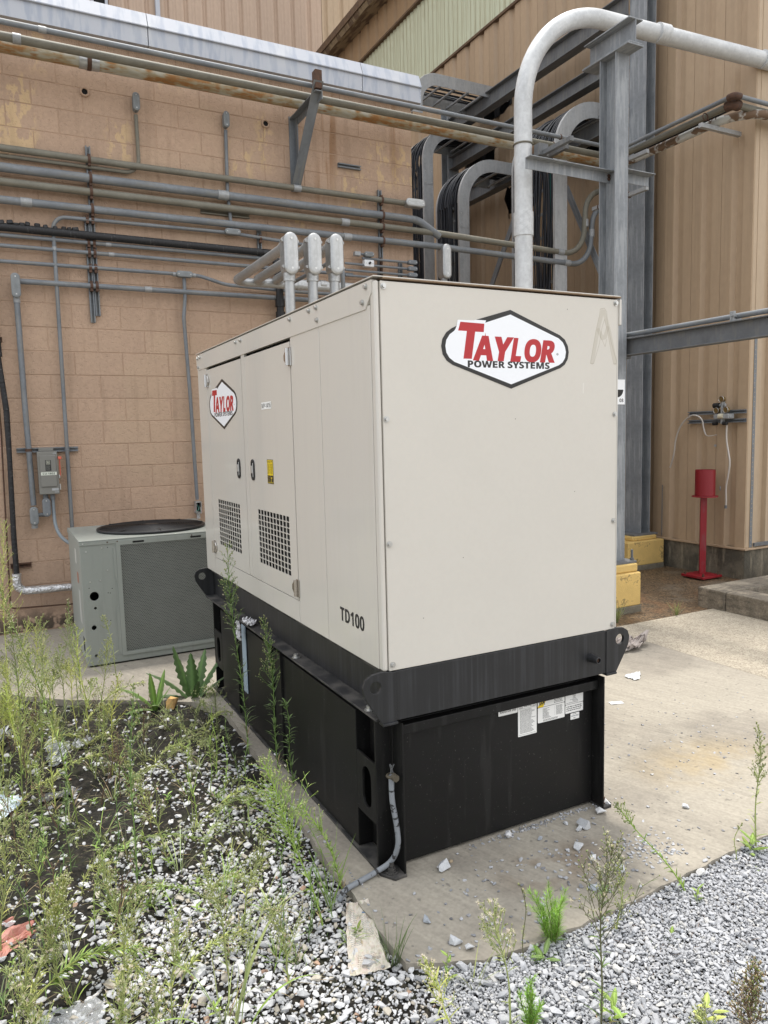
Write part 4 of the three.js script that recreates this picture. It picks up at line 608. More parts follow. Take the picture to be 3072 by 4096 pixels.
{
  LPIPE('topmost thin olive conduit of the rack across the block wall', [[HX0, 4.105, zc(0.029)], [2.82, 4.105, zc(0.029)]], 0.029, { mat: M.conduitOlive, couplings: [[1.612, 4.105, zc(0.029), 'x']], bodies: [[2.93, 4.103, zc(0.029) + 0.015, 0.23, 0.075, [0, 0, P2], M.cast]] });
  LPIPE('thin olive conduit just below the topmost, curving up to a fitting', [[HX0, 4.052, zc(0.018) - 0.02], [0.116, 4.052, zc(0.018) - 0.02], [0.116, 4.56, zc(0.018) - 0.03]], 0.017, { mat: M.conduitOlive, bend: 0.13, bodies: [[0.116, 4.655, zc(0.018) - 0.01, 0.15, 0.055]] });
  LPIPE('thickest grey conduit of the wall rack, bending down at its right end', [[HX0, 3.947, zc(0.038)], [2.98, 3.947, zc(0.038)], [3.25, 3.80, zc(0.038)]], 0.038, { bend: 0.25, couplings: [[0.86, 3.947, zc(0.038), 'x']] });
  LPIPE('upright conduit with a cast fitting in front of the cable tray', [[3.305, 3.32, zc(0.038)], [3.305, -0.05, zc(0.038)]], 0.03, { bodies: [[3.305, 3.53, zc(0.038), 0.36, 0.1, [0, 0, 0], M.cast]], couplings: [[3.305, 3.33, zc(0.038), 'y', 0.06]] });
  LPIPE('second thick grey conduit down the wall rack, running on behind the big pipe', [[HX0, 3.832, zc(0.034)], [3.2, 3.835, zc(0.034)], [5.3, 3.775, zc(0.034)], [5.36, 4.55, zc(0.034)], [6.0, 4.6, zc(0.034)]], 0.033, { bend: 0.3, mat: M.conduitOlive, couplings: [[2.12, 3.834, zc(0.034), 'x'], [4.95, 3.785, zc(0.034), 'x'], [5.345, 4.16, zc(0.034), 'y']] });
  LPIPE('third thick grey conduit down the wall rack, bending up behind the near column', [[HX0, 3.685, zc(0.034)], [3.2, 3.695, zc(0.034)], [5.4, 3.66, zc(0.034)], [5.47, 4.4, zc(0.034)], [6.0, 4.45, zc(0.034)]], 0.033, { bend: 0.3, couplings: [[-0.83, 3.686, zc(0.034), 'x'], [2.14, 3.69, zc(0.034), 'x'], [5.05, 3.668, zc(0.034), 'x'], [5.44, 4.05, zc(0.034), 'y']] });
  LPIPE('thin conduit rising past the disconnect box and turning right under the rack', [[-0.648, 0.85, zc(0.017)], [-0.64, 2.4, zc(0.017)], [-0.632, 3.60, zc(0.017)], [0.9, 3.615, zc(0.017)], [1.95, 3.56, zc(0.017)]], 0.0168, { bend: 0.11, couplings: [[-0.634, 3.33, zc(0.017), 'y', 0.03]], bodies: [[0.936, 3.618, zc(0.017) + 0.01, 0.15, 0.05, [0, 0, P2]]] });
  LPIPE('short thin conduit dropping from a wall fitting behind the rack', [[0.93, 4.56, zc(0.017) - 0.03], [0.92, 4.0, zc(0.017) - 0.025], [0.936, 3.64, zc(0.017)]], 0.0168, { bend: 0.05, bodies: [[0.928, 4.64, zc(0.017) - 0.01, 0.14, 0.052]] });
  // insulated black line
  seed(41); const ins = LPIPE('black insulated refrigerant line with torn sleeve running along the wall', [[HX0, 3.47, ZW + 0.08], [1.24, 3.455, ZW + 0.08]], 0.034, { name: 'insulated_pipe', mat: M.blackTape, bend: 0.05 });
  { const lumps = []; for (let x = HX0 + 0.05; x < -0.45; x += rr(0.035, 0.075)) lumps.push(at(new RoundedBoxGeometry(rr(0.03, 0.06), 0.035, 0.05, 1, 0.008), x, 3.497 + rr(-0.006, 0.008), ZW + 0.085, rr(-0.3, 0.3), 0, rr(-0.2, 0.2))); part(ins, 'torn_sleeve', lumps.map((g) => uvm(norm(g))), M.blackTape); }
  part(ins, 'elbow', line([[1.23, 3.455, ZW + 0.08], [1.33, 3.455, ZW + 0.08], [1.36, 3.38, ZW + 0.09], [1.38, 3.15, ZW + 0.1], [1.38, 2.55, ZW + 0.1]], (t) => 0.037, { bend: 0.04 }), M.black);
  for (const y of [2.86, 2.98]) part(ins, 'sleeve_joint', at(cyl(0.047, 0.047, 0.07, 14), 1.38, y, ZW + 0.1), M.black);
  LPIPE('thin grey conduit just below the black insulated line', [[HX0, 3.405, zc(0.018)], [1.6, 3.405, zc(0.018)]], 0.0175, { couplings: [[-0.19, 3.405, zc(0.018), 'x']] });
  LPIPE('thin grey conduit second below the black insulated line', [[HX0, 3.32, zc(0.018)], [2.2, 3.32, zc(0.018)]], 0.0175, { couplings: [[-0.17, 3.32, zc(0.018), 'x']] });
  LPIPE('thin grey conduit with a tee fitting above the air conditioner', [[HX0, 3.19, zc(0.017)], [0.6, 3.195, zc(0.017)], [0.85, 3.13, zc(0.017)], [1.5, 3.11, zc(0.017)], [2.6, 3.11, zc(0.017)]], 0.017, { bend: 0.5, bodies: [[0.46, 3.19, zc(0.017) + 0.01, 0.15, 0.05, [0, 0, P2]]], couplings: [[0.375, 3.19, zc(0.017), 'x', 0.03], [0.555, 3.193, zc(0.017), 'x', 0.03]] });
  LPIPE('lowest horizontal grey conduit starting at a fitting above the disconnect box', [[-0.93, 3.035, zc(0.024)], [2.4, 3.035, zc(0.024)]], 0.0235, { couplings: [[0.13, 3.036, zc(0.024), 'x']] });
  LPIPE('upright conduit from the upper left fitting down beside the disconnect box', [[-0.957, 2.93, zc(0.024)], [-0.955, 2.0, zc(0.024)], [-0.945, 1.13, zc(0.024)]], 0.0235, { bodies: [[-0.957, 2.99, zc(0.024) + 0.012, 0.2, 0.064], [-0.948, 1.04, zc(0.024) + 0.012, 0.16, 0.062]], couplings: [[-0.956, 2.875, zc(0.024), 'y', 0.04], [-0.948, 0.945, zc(0.024), 'y', 0.03]] });
  LPIPE('wavy thin conduit from the tee down to an open junction box', [[0.462, 3.16, zc(0.017)], [0.462, 2.98, zc(0.017)], [0.44, 2.8, zc(0.017)], [0.462, 2.1, zc(0.017)], [0.478, 1.09, zc(0.017)]], 0.0175, { bend: 0.3 });
  const jb = thing('junction_box', 'small open junction box with loose wires above the air conditioner', 'box', [0.486, 1.01, ZW + 0.05]);
  part(jb, 'box', prism(rect(0.458, 0.514, 0.955, 1.075, 0.006), 'xy', ZW + 0.005, ZW + 0.075, [rect(0.464, 0.508, 0.968, 1.062)]), M.cast); part(jb, 'box_back', bx(0.463, 0.509, 0.967, 1.063, ZW + 0.006, ZW + 0.012), M.dark); part(jb, 'hub', at(cyl(0.016, 0.02, 0.05, 12), 0.486, 0.932, ZW + 0.04), M.cast);
  seed(43); for (const c of [[0.1, 0.25, 0.2], [0.35, 0.1, 0.06], [0.4, 0.4, 0.4]]) part(jb, 'wire', sweep(new THREE.CatmullRomCurve3([V(0.48, 1.05, ZW + 0.04), V(0.455 + rr(-0.02, 0.02), 1.0 + rr(-0.02, 0.03), ZW + 0.1), V(0.445, 0.985, ZW + 0.12), V(0.49 + rr(-0.02, 0.02), 0.97, ZW + 0.1), V(0.5, 1.03, ZW + 0.05)]).getPoints(16), 0.0028, 5), std({ color: C(...c), roughness: 0.5 }));
  for (const [y, l] of [[3.49, 'highest of four small conduits ending in fittings beside the tray'], [3.424, 'second of four small conduits ending in fittings beside the tray'], [3.359, 'third of four small conduits ending in fittings beside the tray'], [3.304, 'lowest of four small conduits ending in fittings beside the tray']]) LPIPE(l, [[y > 3.45 ? 2.3 : 2.1, y, ZW + 0.09], [2.83, y, ZW + 0.09]], 0.0125, { bodies: [[2.885, y, ZW + 0.095, 0.11, 0.04, [0, 0, P2], M.conduit]] });
  const sw = thing('switch_box', 'small white switch box between conduits on the block wall', 'box', [2.371, 3.44, ZW + 0.1]);
  part(sw, 'box', bx(2.316, 2.426, 3.405, 3.475, ZW + 0.05, ZW + 0.115, 0.006), std({ color: C(0.72, 0.73, 0.74), roughness: 0.4 })); part(sw, 'knob', at(cyl(0.012, 0.012, 0.02, 12), 2.371, 3.44, ZW + 0.125, P2), M.black); part(sw, 'screw', [at(cyl(0.005, 0.005, 0.004, 8), 2.332, 3.44, ZW + 0.117, P2), at(cyl(0.005, 0.005, 0.004, 8), 2.41, 3.44, ZW + 0.117, P2)], M.bolt);
  conduitBody(sw, 2.37, 3.53, ZW + 0.09, 0.11, 0.045, [0, 0, P2]); part(sw, 'end_box', bx(2.21, 2.275, 3.508, 3.55, ZW + 0.06, ZW + 0.11, 0.003), M.coupling); part(sw, 'nipple', [at(cyl(0.012, 0.012, 0.05, 10), 2.295, 3.53, ZW + 0.09, 0, 0, P2), at(cyl(0.012, 0.012, 0.05, 10), 2.37, 3.49, ZW + 0.09)], M.conduit);
  // struts with clamps
  const STRUT = (label, x, y0, y1, ys) => { const t = thing('wall_strut', label, 'strut', [x, (y0 + y1) / 2, ZW]); part(t, 'channel', channel('y', x, y0, y1, ZW + 0.002), M.conduit); for (const [y, r] of ys) part(t, 'pipe_clamp', [at(cyl(r * 1.1, r * 1.1, 0.024, 16, true), x, y, zc(r), 0, 0, P2), bx(x - 0.012, x + 0.012, y - r - 0.022, y - r * 0.9, ZW + 0.033, zc(r) + 0.012, 0.002), bx(x - 0.012, x + 0.012, y + r * 0.9, y + r + 0.020, ZW + 0.033, zc(r) + 0.006, 0.002)], M.rust); return t; };
  STRUT('longer of two upright struts side by side carrying the conduits', -0.308, 2.786, 4.235, [[4.105, 0.029], [3.947, 0.038], [3.832, 0.034], [3.685, 0.034], [3.607, 0.017], [3.19, 0.017], [3.035, 0.0235], [3.405, 0.018], [3.32, 0.018]]);
  STRUT('shorter of two upright struts side by side, hanging lower', -0.353, 2.725, 3.63, [[3.607, 0.017], [3.405, 0.018], [3.32, 0.018], [3.19, 0.017], [3.035, 0.0235]]);
  STRUT('upright strut near the right end of the block wall', 2.555, 3.52, 4.22, [[4.105, 0.029], [3.947, 0.038], [3.833, 0.034], [3.69, 0.034]]);
  STRUT('short upright strut behind the three silver elbows, left', 1.22, 3.36, 3.68, [[3.59, 0.017]]);
  STRUT('short upright strut behind the three silver elbows, right', 1.76, 3.40, 3.66, [[3.57, 0.017]]);
  STRUT('small strut under the white switch box', 2.54, 3.27, 3.515, [[3.49, 0.0125], [3.424, 0.0125], [3.359, 0.0125], [3.304, 0.0125]]);
  STRUT('small strut behind the four conduit ends', 2.787, 3.27, 3.5, []);
  single('strut_piece', channel('x', 3.797, 0.66, 1.13, ZW + 0.002), M.conduitOlive, 'empty level strut bolted behind the thick conduits', 'strut');
  single('strut_piece', channel('x', 4.41, 2.09, 2.345, ZW + 0.002), M.conduit, 'short empty strut on the blocks right of the triangular bracket', 'strut');
  single('strut_piece', channel('x', 2.55, -1.22, -1.09, ZW + 0.002), M.rust, 'short rusty strut at the left edge behind black pipe', 'strut');
}
{
  // wall bracket and the three high pipes
  const t = thing('wall_bracket', 'triangular galvanized wall bracket with rusty stub carrying the three high pipes', 'bracket', [1.61, 4.5, ZW]);
  part(t, 'upright', [bx(1.575, 1.645, 4.09, 4.80, ZW + 0.001, ZW + 0.009, 0.001), bx(1.637, 1.645, 4.09, 4.80, ZW + 0.009, ZW + 0.075, 0.001)], M.conduit);
  part(t, 'arm', [bx(1.646, 1.654, 4.715, 4.785, ZW + 0.01, -4.17, 0.001), bx(1.585, 1.6455, 4.777, 4.785, ZW + 0.01, -4.17, 0.001)], M.conduit);
  part(t, 'diagonal', prism([[ZW + 0.012, 4.10], [ZW + 0.012, 4.19], [-4.25, 4.86], [-4.16, 4.86]], 'zy', 1.655, 1.664), M.conduit);
  part(t, 'diagonal_flange', prism([[ZW + 0.012, 4.092], [ZW + 0.015, 4.1], [-4.165, 4.86], [-4.155, 4.86]], 'zy', 1.57, 1.6545), M.conduit);
  part(t, 'stub', bx(1.585, 1.652, 4.80, 4.96, -4.245, -4.165, 0.004), M.rust);
  const yA = 4.786, pipes = [[0.055, -4.62, M.rustPipe, 'rusty cream pipe, thickest of three high pipes below the roof edge', 5.62], [0.034, -4.44, M.conduitOlive, 'olive pipe, middle of three high pipes below the roof edge', 5.50], [0.022, -4.31, M.conduit, 'thin grey pipe, front of three high pipes below the roof edge', 5.43]];
  const zEnd = [-2.82, -2.87, -2.80], yOf = [yA + 0.056, yA + 0.045, yA + 0.09];
  pipes.forEach(([r, z, m, l, xe], i) => {
    const y = yOf[i], q = LPIPE(l, [[HX0, y, z], [xe, y, z]], r, { mat: m, name: 'overhead_pipe', couplings: i === 2 ? [[-0.65, y, z, 'x']] : i === 1 ? [[-0.83, y, z, 'x', 0.06]] : [] });
    if (!i) { part(q, 'coupling', at(cyl(r * 1.1, r * 1.1, 0.16, 18), -0.28, y, z, 0, 0, P2), M.cast); part(q, 'clamp', at(cyl(r * 1.16, r * 1.16, 0.035, 18), -0.28, y, z, 0, 0, P2), M.rust); }
    const m2 = i === 0 ? std({ map: tex(256, 256, (u, v) => { const a = fbm(u, v, 6, 14, 4, 701); return mix3([0.55, 0.54, 0.5], [0.16, 0.10, 0.06], sstep(0.52, 0.66, a)); }, true, [2, 1]), roughness: 0.8 }) : m;
    const yb = i ? y : y - 0.06; part(q, 'branch', line([[xe, yb, z - 0.05], [xe, yb, zEnd[i]], [9, yb, zEnd[i] + 0.03]], r * (i ? 1 : 0.8), { bend: i ? 0.05 : 0.35 }), m2);
    if (i) part(q, 'elbow_wrap', line([[xe, y, zEnd[i] - 0.07], [xe, y, zEnd[i]], [xe + 0.08, y, zEnd[i]]], r * 1.5, { bend: 0.05 }), M.rust);
  });
  single('cable', line([[5.555, yA + 0.03, -4.2], [5.555, yA + 0.03, -2.86], [9, yA + 0.02, -2.84]], 0.014, { bend: 0.1 }), M.cable, 'black cable tied along the high pipes at the building corner', 'cable');
  const s = thing('pipe_support', 'white strut bracket holding the high pipes at the metal wall', 'support', [5.7, 4.76, -3.3]);
  part(s, 'strut', bx(5.36, 5.96, 4.685, 4.73, -3.16, -3.115, 0.003), M.alu); for (const x of [5.43, 5.50, 5.62]) part(s, 'strap', at(new THREE.TorusGeometry(0.035, 0.005, 6, 14), x, 4.80, -3.137), M.rust);
  const s2 = thing('pipe_support', 'small steel strut under the high pipes beside the big silver pipe', 'support', [4.55, 4.8, -4.45]);
  part(s2, 'strut', bx(4.53, 4.575, 4.72, 4.765, -4.75, -4.2, 0.003), M.steelDark); for (const [r, z] of [[0.055, -4.62], [0.034, -4.44], [0.022, -4.31]]) part(s2, 'strap', at(new THREE.TorusGeometry(r * 1.08, 0.006, 6, 16), 4.55, z > -4.4 ? yOf[2] : z > -4.5 ? yOf[1] : yOf[0], z, 0, P2, 0), M.rust);
  const h = thing('pipe_support', 'two short struts clamped between the steel columns', 'support', [5.3, 4.4, -4.5]);
  for (const y of [4.53, 4.16]) { part(h, 'strut', bx(5.0, 5.04, y - 0.02, y + 0.02, -4.3, -3.5, 0.003), M.coupling); for (const z of [-4.2, -3.75]) part(h, 'strap', at(new THREE.TorusGeometry(0.03, 0.005, 6, 12), 5.02, y, z), M.rust); }
}
{
  // big silver pipe
  const t = thing('big_pipe', 'large silver painted pipe arching up behind the generator and over to the right', 'pipe', [2.86, 0, -2.8]);
  const R = 0.93, top = 5.36;
  const path = [V(3.045, -0.1, -3.05)]; const cx = 3.045 + R, cy = top - R; for (let k = 0; k <= 20; k++) { const a = Math.PI - k / 20 * P2; path.push(V(cx + R * Math.cos(a), cy + R * Math.sin(a), -3.05)); } for (let k = 1; k <= 6; k++) path.push(V(cx + k * 0.9, top, -3.05 + 0.06 * k));
  part(t, 'tube', sweep(path, 0.078, 28), M.pipeSilver);
  for (const [x, y, z, ax, l] of [[3.045, 3.47, -3.05, 'y', 0.2], [4.64, top, -2.99, 'x', 0.12], [6.03, top, -2.9, 'x', 0.13]]) { const g = cyl(0.086, 0.086, l, 28); part(t, 'collar', at(g, x, y, z, 0, ax === 'x' ? -0.066 : 0, ax === 'x' ? P2 : 0), M.pipeSilver); }
  part(t, 'pipe_strap', at(new THREE.TorusGeometry(0.082, 0.008, 8, 28), 3.045, 4.14, -3.05, P2, 0, 0), M.conduitOlive);
  part(t, 'strap_strut', [bx(3.10, 3.20, 4.02, 4.12, -2.98, -2.9, 0.004), bx(3.13, 3.17, 4.02, 4.06, -2.9, -2.55, 0.003)], M.steelDark);
  part(t, 'pipe_cap', at(cyl(0.09, 0.09, 0.01, 20), 3.045, 0.02, -3.05), M.pipeSilver);
}
{
  // three cast elbows on pipes behind the generator
  const xs = [0.862, 1.052, 1.235], ls = ['left of three silver elbow fittings on pipes behind the generator', 'middle of three silver elbow fittings on pipes behind the generator', 'right of three silver elbow fittings on pipes behind the generator'];
  xs.forEach((x, i) => {
    const y = 3.11 + i * 0.012, z0 = -3.1, zw = -4.52 + i * 0.0, r = 0.0395, t = thing('silver_conduit', ls[i], 'pipe', [x, 0, z0]);
    part(t, 'riser', line([[x, -0.05, z0], [x, y - 0.23, z0]], r * 0.98), M.zinc);
    part(t, 'run', line([[x, y, z0 - 0.03], [x, y, zw], [2.25, y + 0.005 + i * 0.0, zw]], r, { bend: 0.11, n: 10 }), M.zinc);
    conduitBody(t, x, y - 0.075, z0, 0.30, 0.10, [0, 0, 0], M.cast);
    part(t, 'hub', [at(cyl(0.047, 0.047, 0.06, 18), x, y - 0.24, z0), at(cyl(0.047, 0.047, 0.06, 18), x, y, z0 - 0.075, P2)], M.cast);
    for (const s of [-1, 1]) for (const q of [0.02, -0.17]) part(t, 'lug', at(cyl(0.012, 0.012, 0.03, 10), x + s * 0.058, y + q - 0.0, z0 + 0.035, P2), M.cast);
    part(t, 'coupling', at(cyl(r * 1.12, r * 1.12, 0.06, 18), 1.50 + i * 0.12, y + 0.003, zw, 0, 0, P2), M.cast);
  });
  LPIPE('thin grey conduit bending behind the right silver elbow', [[1.40, 2.0, -3.3], [1.40, 3.05, -3.3], [1.40, 3.12, -3.6], [1.40, 3.12, -4.7]], 0.018, { bend: 0.1 });
}
{
  // disconnect box
  const t = thing('disconnect_box', 'grey safety switch box with red handle on the block wall', 'electrical box', [-0.813, 1.41, ZW + 0.05]);
  const z0 = ZW + 0.045, z1 = ZW + 0.16;
  part(t, 'box', bx(-0.893, -0.733, 1.225, 1.595, z0, z1, 0.006), M.disc);
  part(t, 'mounting_ear', bx(-0.875, -0.755, 1.596, 1.628, z0, z0 + 0.012, 0.004), M.disc);
  const d = part(t, 'cover', bx(-0.877, -0.749, 1.29, 1.562, z1 - 0.001, z1 + 0.011, 0.008), M.disc);
  const em = canvasTex(160, 320, (x, w, h) => { x.fillStyle = '#1c1c1c'; x.fillRect(0, 0, w, h); x.strokeStyle = '#b9b9a8'; x.lineWidth = 8; x.strokeRect(30, 20, 100, 100); x.lineWidth = 6; x.strokeRect(48, 38, 64, 64); x.fillStyle = '#cfcfbd'; fitText(x, 'D', 62, 50, 98, 90); x.fillStyle = '#8f8f84'; fitText(x, 'SQUARE D', 20, 140, 140, 156); lines(x, 16, 172, 144, 8, 16, 6, { col: '#807f77', seed: 3 }); });
  part(d, 'emblem', at(decalGeo(RECT, 0.046, 0.092), -0.812, 1.475, z1 + 0.0112), std({ map: em, roughness: 0.4 }));
  const cu = canvasTex(320, 64, (x, w, h) => { x.fillStyle = '#cfd3c6'; x.fillRect(0, 0, w, h); x.fillStyle = '#242a26'; fitText(x, 'CU-1802', 34, 12, w - 36, h - 12); });
  part(d, 'number_label', at(decalGeo(RECT, 0.125, 0.027), -0.811, 1.405, z1 + 0.0116), std({ map: cu, roughness: 0.5 }));
  const flat = (s, x, y, z, h, m, par) => { const sh = font.generateShapes(s, h), q = new THREE.ExtrudeGeometry(sh, { depth: 0.001, bevelEnabled: false, curveSegments: 4 }); q.translate(x, y, z); part(par, 'lettering', norm(q), m); };
  flat('ON', -0.77, 1.572, z1 + 0.0002, 0.014, M.alu, t); flat('OFF', -0.775, 1.236, z1 + 0.0002, 0.014, M.alu, t);
  part(t, 'name_plate', bx(-0.795, -0.742, 1.256, 1.276, z1 + 0.0003, z1 + 0.002), M.alu);
  part(t, 'handle', [bx(-0.730, -0.702, 1.525, 1.55, z1 - 0.04, z1 + 0.01, 0.004), bx(-0.722, -0.713, 1.38, 1.53, z1 - 0.03, z1 - 0.018, 0.003)], std({ color: C(0.62, 0.13, 0.08), roughness: 0.4 }));
  part(t, 'hasp', [bx(-0.731, -0.722, 1.26, 1.31, z1 - 0.05, z1, 0.003), bx(-0.731, -0.722, 1.36, 1.39, z1 - 0.05, z1, 0.003)], M.bolt);
  conduitBody(t, -0.845, 1.11, ZW + 0.085, 0.16, 0.06, [0, 0, 0], M.conduit); part(t, 'nipple', [at(cyl(0.018, 0.018, 0.09, 12), -0.895, 1.045, ZW + 0.075, 0, 0, P2), at(cyl(0.022, 0.022, 0.06, 12), -0.845, 1.205, ZW + 0.08), at(cyl(0.022, 0.022, 0.05, 6), -0.79, 1.2, ZW + 0.1)], M.conduit);
  const st = thing('wall_strut', 'level strut behind the safety switch box', 'strut', [-0.8, 1.61, ZW]); part(st, 'channel', channel('x', 1.61, -1.045, -0.55, ZW + 0.002), M.conduit); part(st, 'pipe_clamp', [at(cyl(0.027, 0.027, 0.024, 14, true), -0.953, 1.61, zc(0.0235))], M.rust); part(st, 'pipe_clamp', [at(cyl(0.02, 0.02, 0.024, 14, true), -0.644, 1.61, zc(0.017))], M.conduit);
  single('flexible_conduit', sweep(new THREE.CatmullRomCurve3([V(-0.79, 1.19, ZW + 0.1), V(-0.79, 1.05, ZW + 0.11), V(-0.785, 0.95, ZW + 0.14), V(-0.755, 0.86, ZW + 0.2), V(-0.69, 0.80, ZW + 0.3), V(-0.64, 0.79, ZW + 0.36)]).getPoints(30), 0.0145, 12), std({ color: C(0.2, 0.23, 0.25), roughness: 0.5 }), 'grey flexible conduit curving from the switch box into the air conditioner', 'conduit');
  seed(45); const bp = thing('insulated_pipe', 'black wrapped refrigerant pipe down the left edge of the wall', 'pipe', [-1.11, 1.5, ZW + 0.1]);
  part(bp, 'sleeve', sweep(rounded([[-1.16, 3.3, ZW + 0.08], [-1.13, 2.4, ZW + 0.08], [-1.10, 1.95, ZW + 0.08], [-1.105, 1.5, ZW + 0.085], [-1.118, 0.9, ZW + 0.09], [-1.12, 0.45, ZW + 0.09]], 0.2, 10), (t) => 0.0225 + 0.003 * Math.sin(t * 60) * Math.sin(t * 23) + (t < 0.3 ? 0.008 : 0), 12), M.blackTape);
  part(bp, 'foil_wrap', sweep(rounded([[-1.12, 0.55, ZW + 0.09], [-1.12, 0.395, ZW + 0.09], [-0.6, 0.385, ZW + 0.12]], 0.07, 8).flatMap((p, i, a) => i < a.length - 1 ? [0, 0.2, 0.4, 0.6, 0.8].map((k) => p.clone().lerp(a[i + 1], k)) : [p]), 0.034, 16, true, (i, j) => 0.86 + 0.3 * hash(i >> 1, j >> 1, 5)), M.foil);
  const rs = single('strut_piece', channel('x', 0.607, -1.16, -0.995, ZW + 0.002), M.rust, 'rusty strut under the black pipe left of the air conditioner', 'strut');
  single('copper_line', line([[-1.15, 3.3, ZW + 0.03], [-1.152, 1.8, ZW + 0.03], [-1.186, 0.25, ZW + 0.03], [-1.16, 0.235, ZW + 0.03], [-0.6, 0.215, ZW + 0.05]], 0.0065, { bend: 0.03, seg: 8 }), M.rust, 'thin dark tube running down and along the foot of the wall', 'tube');
}
{
  // air conditioner
  const x0 = -0.712, x1 = 0.36, z1 = -3.43, z0 = -4.42, H = 0.955;
  const t = thing('air_conditioner', 'grey green outdoor condenser unit with perforated front behind the generator', 'air conditioner', [-0.2, 0, -3.95]);
  part(t, 'base_pan', bx(x0 + 0.004, x1, 0.012, 0.075, z0, z1 - 0.002, 0.006), M.acGreen);
  part(t, 'feet', [bx(x0 + 0.02, x1 - 0.1, -0.01, 0.012, z1 - 0.06, z1 - 0.02), bx(x0 + 0.02, x1 - 0.1, -0.01, 0.012, z0 + 0.05, z0 + 0.1)], M.dark);
  part(t, 'left_panel', bx(x0, x0 + 0.012, 0.07, 0.92, z0, z1 - 0.012, 0.004), M.acGreen);
  part(t, 'front_panel', prism(rect(x0 + 0.002, -0.43, 0.07, 0.922), 'xy', z1 - 0.012, z1, [ring(-0.632, 0.535, 0.032, 0.034, 24), ring(-0.63, 0.445, 0.0095, 0.01, 16), ring(-0.648, 0.30, 0.0175, 0.018, 18), ring(-0.645, 0.035 + 0.05, 0.012, 0.012, 16)], 0.001), M.acGreen);
  part(t, 'rear_panel', bx(x0 + 0.013, x1 - 0.013, 0.07, 0.92, z0, z0 + 0.012, 0.004), M.acGreen);
  part(t, 'right_panel', bx(x1 - 0.012, x1, 0.07, 0.92, z0, z1 - 0.012, 0.004), M.acGreen);
  part(t, 'coil', bx(-0.44, x1 - 0.014, 0.07, 0.92, z1 - 0.075, z1 - 0.05), std({ map: tex(256, 256, (u, v) => { const a = fbm(u, v, 6, 6, 4, 711), s = Math.floor(v * 64) % 2; return scaleC([0.10, 0.10, 0.095], 0.5 + a * 0.7 + s * 0.35); }, true, [2, 2]), roughness: 0.6, metalness: 0.3 }));
  // perforated guard: the holes are in the sheet, staggered
  const hx = 0.0125, hy = hx * Math.sqrt(3), gw = x1 - 0.03 - (-0.43), gh = 0.815;
  const hol = tex(64, 112, (u, v) => { const X = u * hx, Y = v * hy, d = Math.min(Math.hypot(X, Y), Math.hypot(X - hx, Y), Math.hypot(X, Y - hy), Math.hypot(X - hx, Y - hy), Math.hypot(X - hx / 2, Y - hy / 2)); return sstep(hx * 0.40, hx * 0.44, d); }, false);
  const gm = std({ color: C(0.29, 0.31, 0.28), roughness: 0.5, alphaMap: hol, alphaTest: 0.5 }); hol.repeat.set(1 / hx, 1 / hy);
  const sheet = new THREE.PlaneGeometry(gw, gh); sheet.translate(-0.43 + gw / 2, 0.085 + gh / 2, z1 + 0.006); uvm(norm(sheet)); part(t, 'perforated_guard', sheet, gm);
  part(t, 'guard_frame', prism([[-0.462, 0.06], [x1 - 0.004, 0.06], [x1 - 0.004, 0.935], [-0.462, 0.935]], 'xy', z1 + 0.001, z1 + 0.009, [rect(-0.43, x1 - 0.03, 0.085, 0.90)], 0.001), M.acGreen);
  part(t, 'guard_tab', [prism([[-0.463, 0.60], [-0.463, 0.90], [-0.482, 0.885], [-0.482, 0.68]].reverse(), 'xy', z1 + 0.001, z1 + 0.007), prism([[-0.463, 0.07], [-0.463, 0.45], [-0.484, 0.42], [-0.484, 0.1]].reverse(), 'xy', z1 + 0.0012, z1 + 0.007)], M.acGreen);
  for (const x of [-0.30, 0.13]) part(t, 'guard_slot_shade', prism(stadium(0, 0, 0.014, 0.085).map(([a, b]) => [x + b, 0.917 + a]), 'xy', z1 + 0.0095, z1 + 0.0102), M.dark);  // black patches on the frame, slot shade painted rather than cut
  part(t, 'top_panel', [bx(x0 - 0.004, x1 + 0.004, 0.942, 0.952, z0 - 0.004, z1 + 0.006, 0.003), bx(x0 - 0.004, x1 + 0.004, 0.915, 0.9415, z1 + 0.0005, z1 + 0.006, 0.002), bx(x0 - 0.0045, x0 - 0.0005, 0.915, 0.9415, z0, z1 + 0.0045, 0.002)], M.acGreen);
  const fx = -0.11, fz = -3.92, fr = 0.415, rings = []; for (let k = 0; k < 26; k++) rings.push(at(new THREE.TorusGeometry(0.055 + k * (fr - 0.055) / 26, 0.0028, 4, 48), fx, 0.985 - 0.014 * Math.pow(k / 25, 2), fz, P2, 0, 0));
  const fg = part(t, 'fan_guard', rings.map((g) => norm(g)), M.black); part(fg, 'guard_rim', [at(new THREE.TorusGeometry(fr, 0.012, 8, 56), fx, 0.965, fz, P2), at(cyl(fr, fr, 0.006, 48), fx, 0.954, fz), at(cyl(0.055, 0.055, 0.008, 24), fx, 0.985, fz)], M.black);
  { const sp = []; for (let k = 0; k < 8; k++) sp.push(at(bx(0.05, fr, -0.003, 0.003, -0.003, 0.003), fx, 0.978, fz, 0, k * Math.PI / 4, 0)); part(fg, 'guard_spoke', sp, M.black); }
  for (const [x, y] of [[-0.67, 0.87], [-0.56, 0.89], [-0.53, 0.72], [-0.655, 0.645], [-0.585, 0.65], [-0.69, 0.93], [-0.52, 0.93], [-0.45, 0.93], [0.1, 0.93]]) place(t, 'screw', at(cyl(0.0055, 0.0055, 0.004, 8), 0, 0, 0.002, P2), y > 0.92 && x > -0.6 ? M.rust : M.bolt, x, y, y > 0.92 ? z1 + 0.0055 : z1);
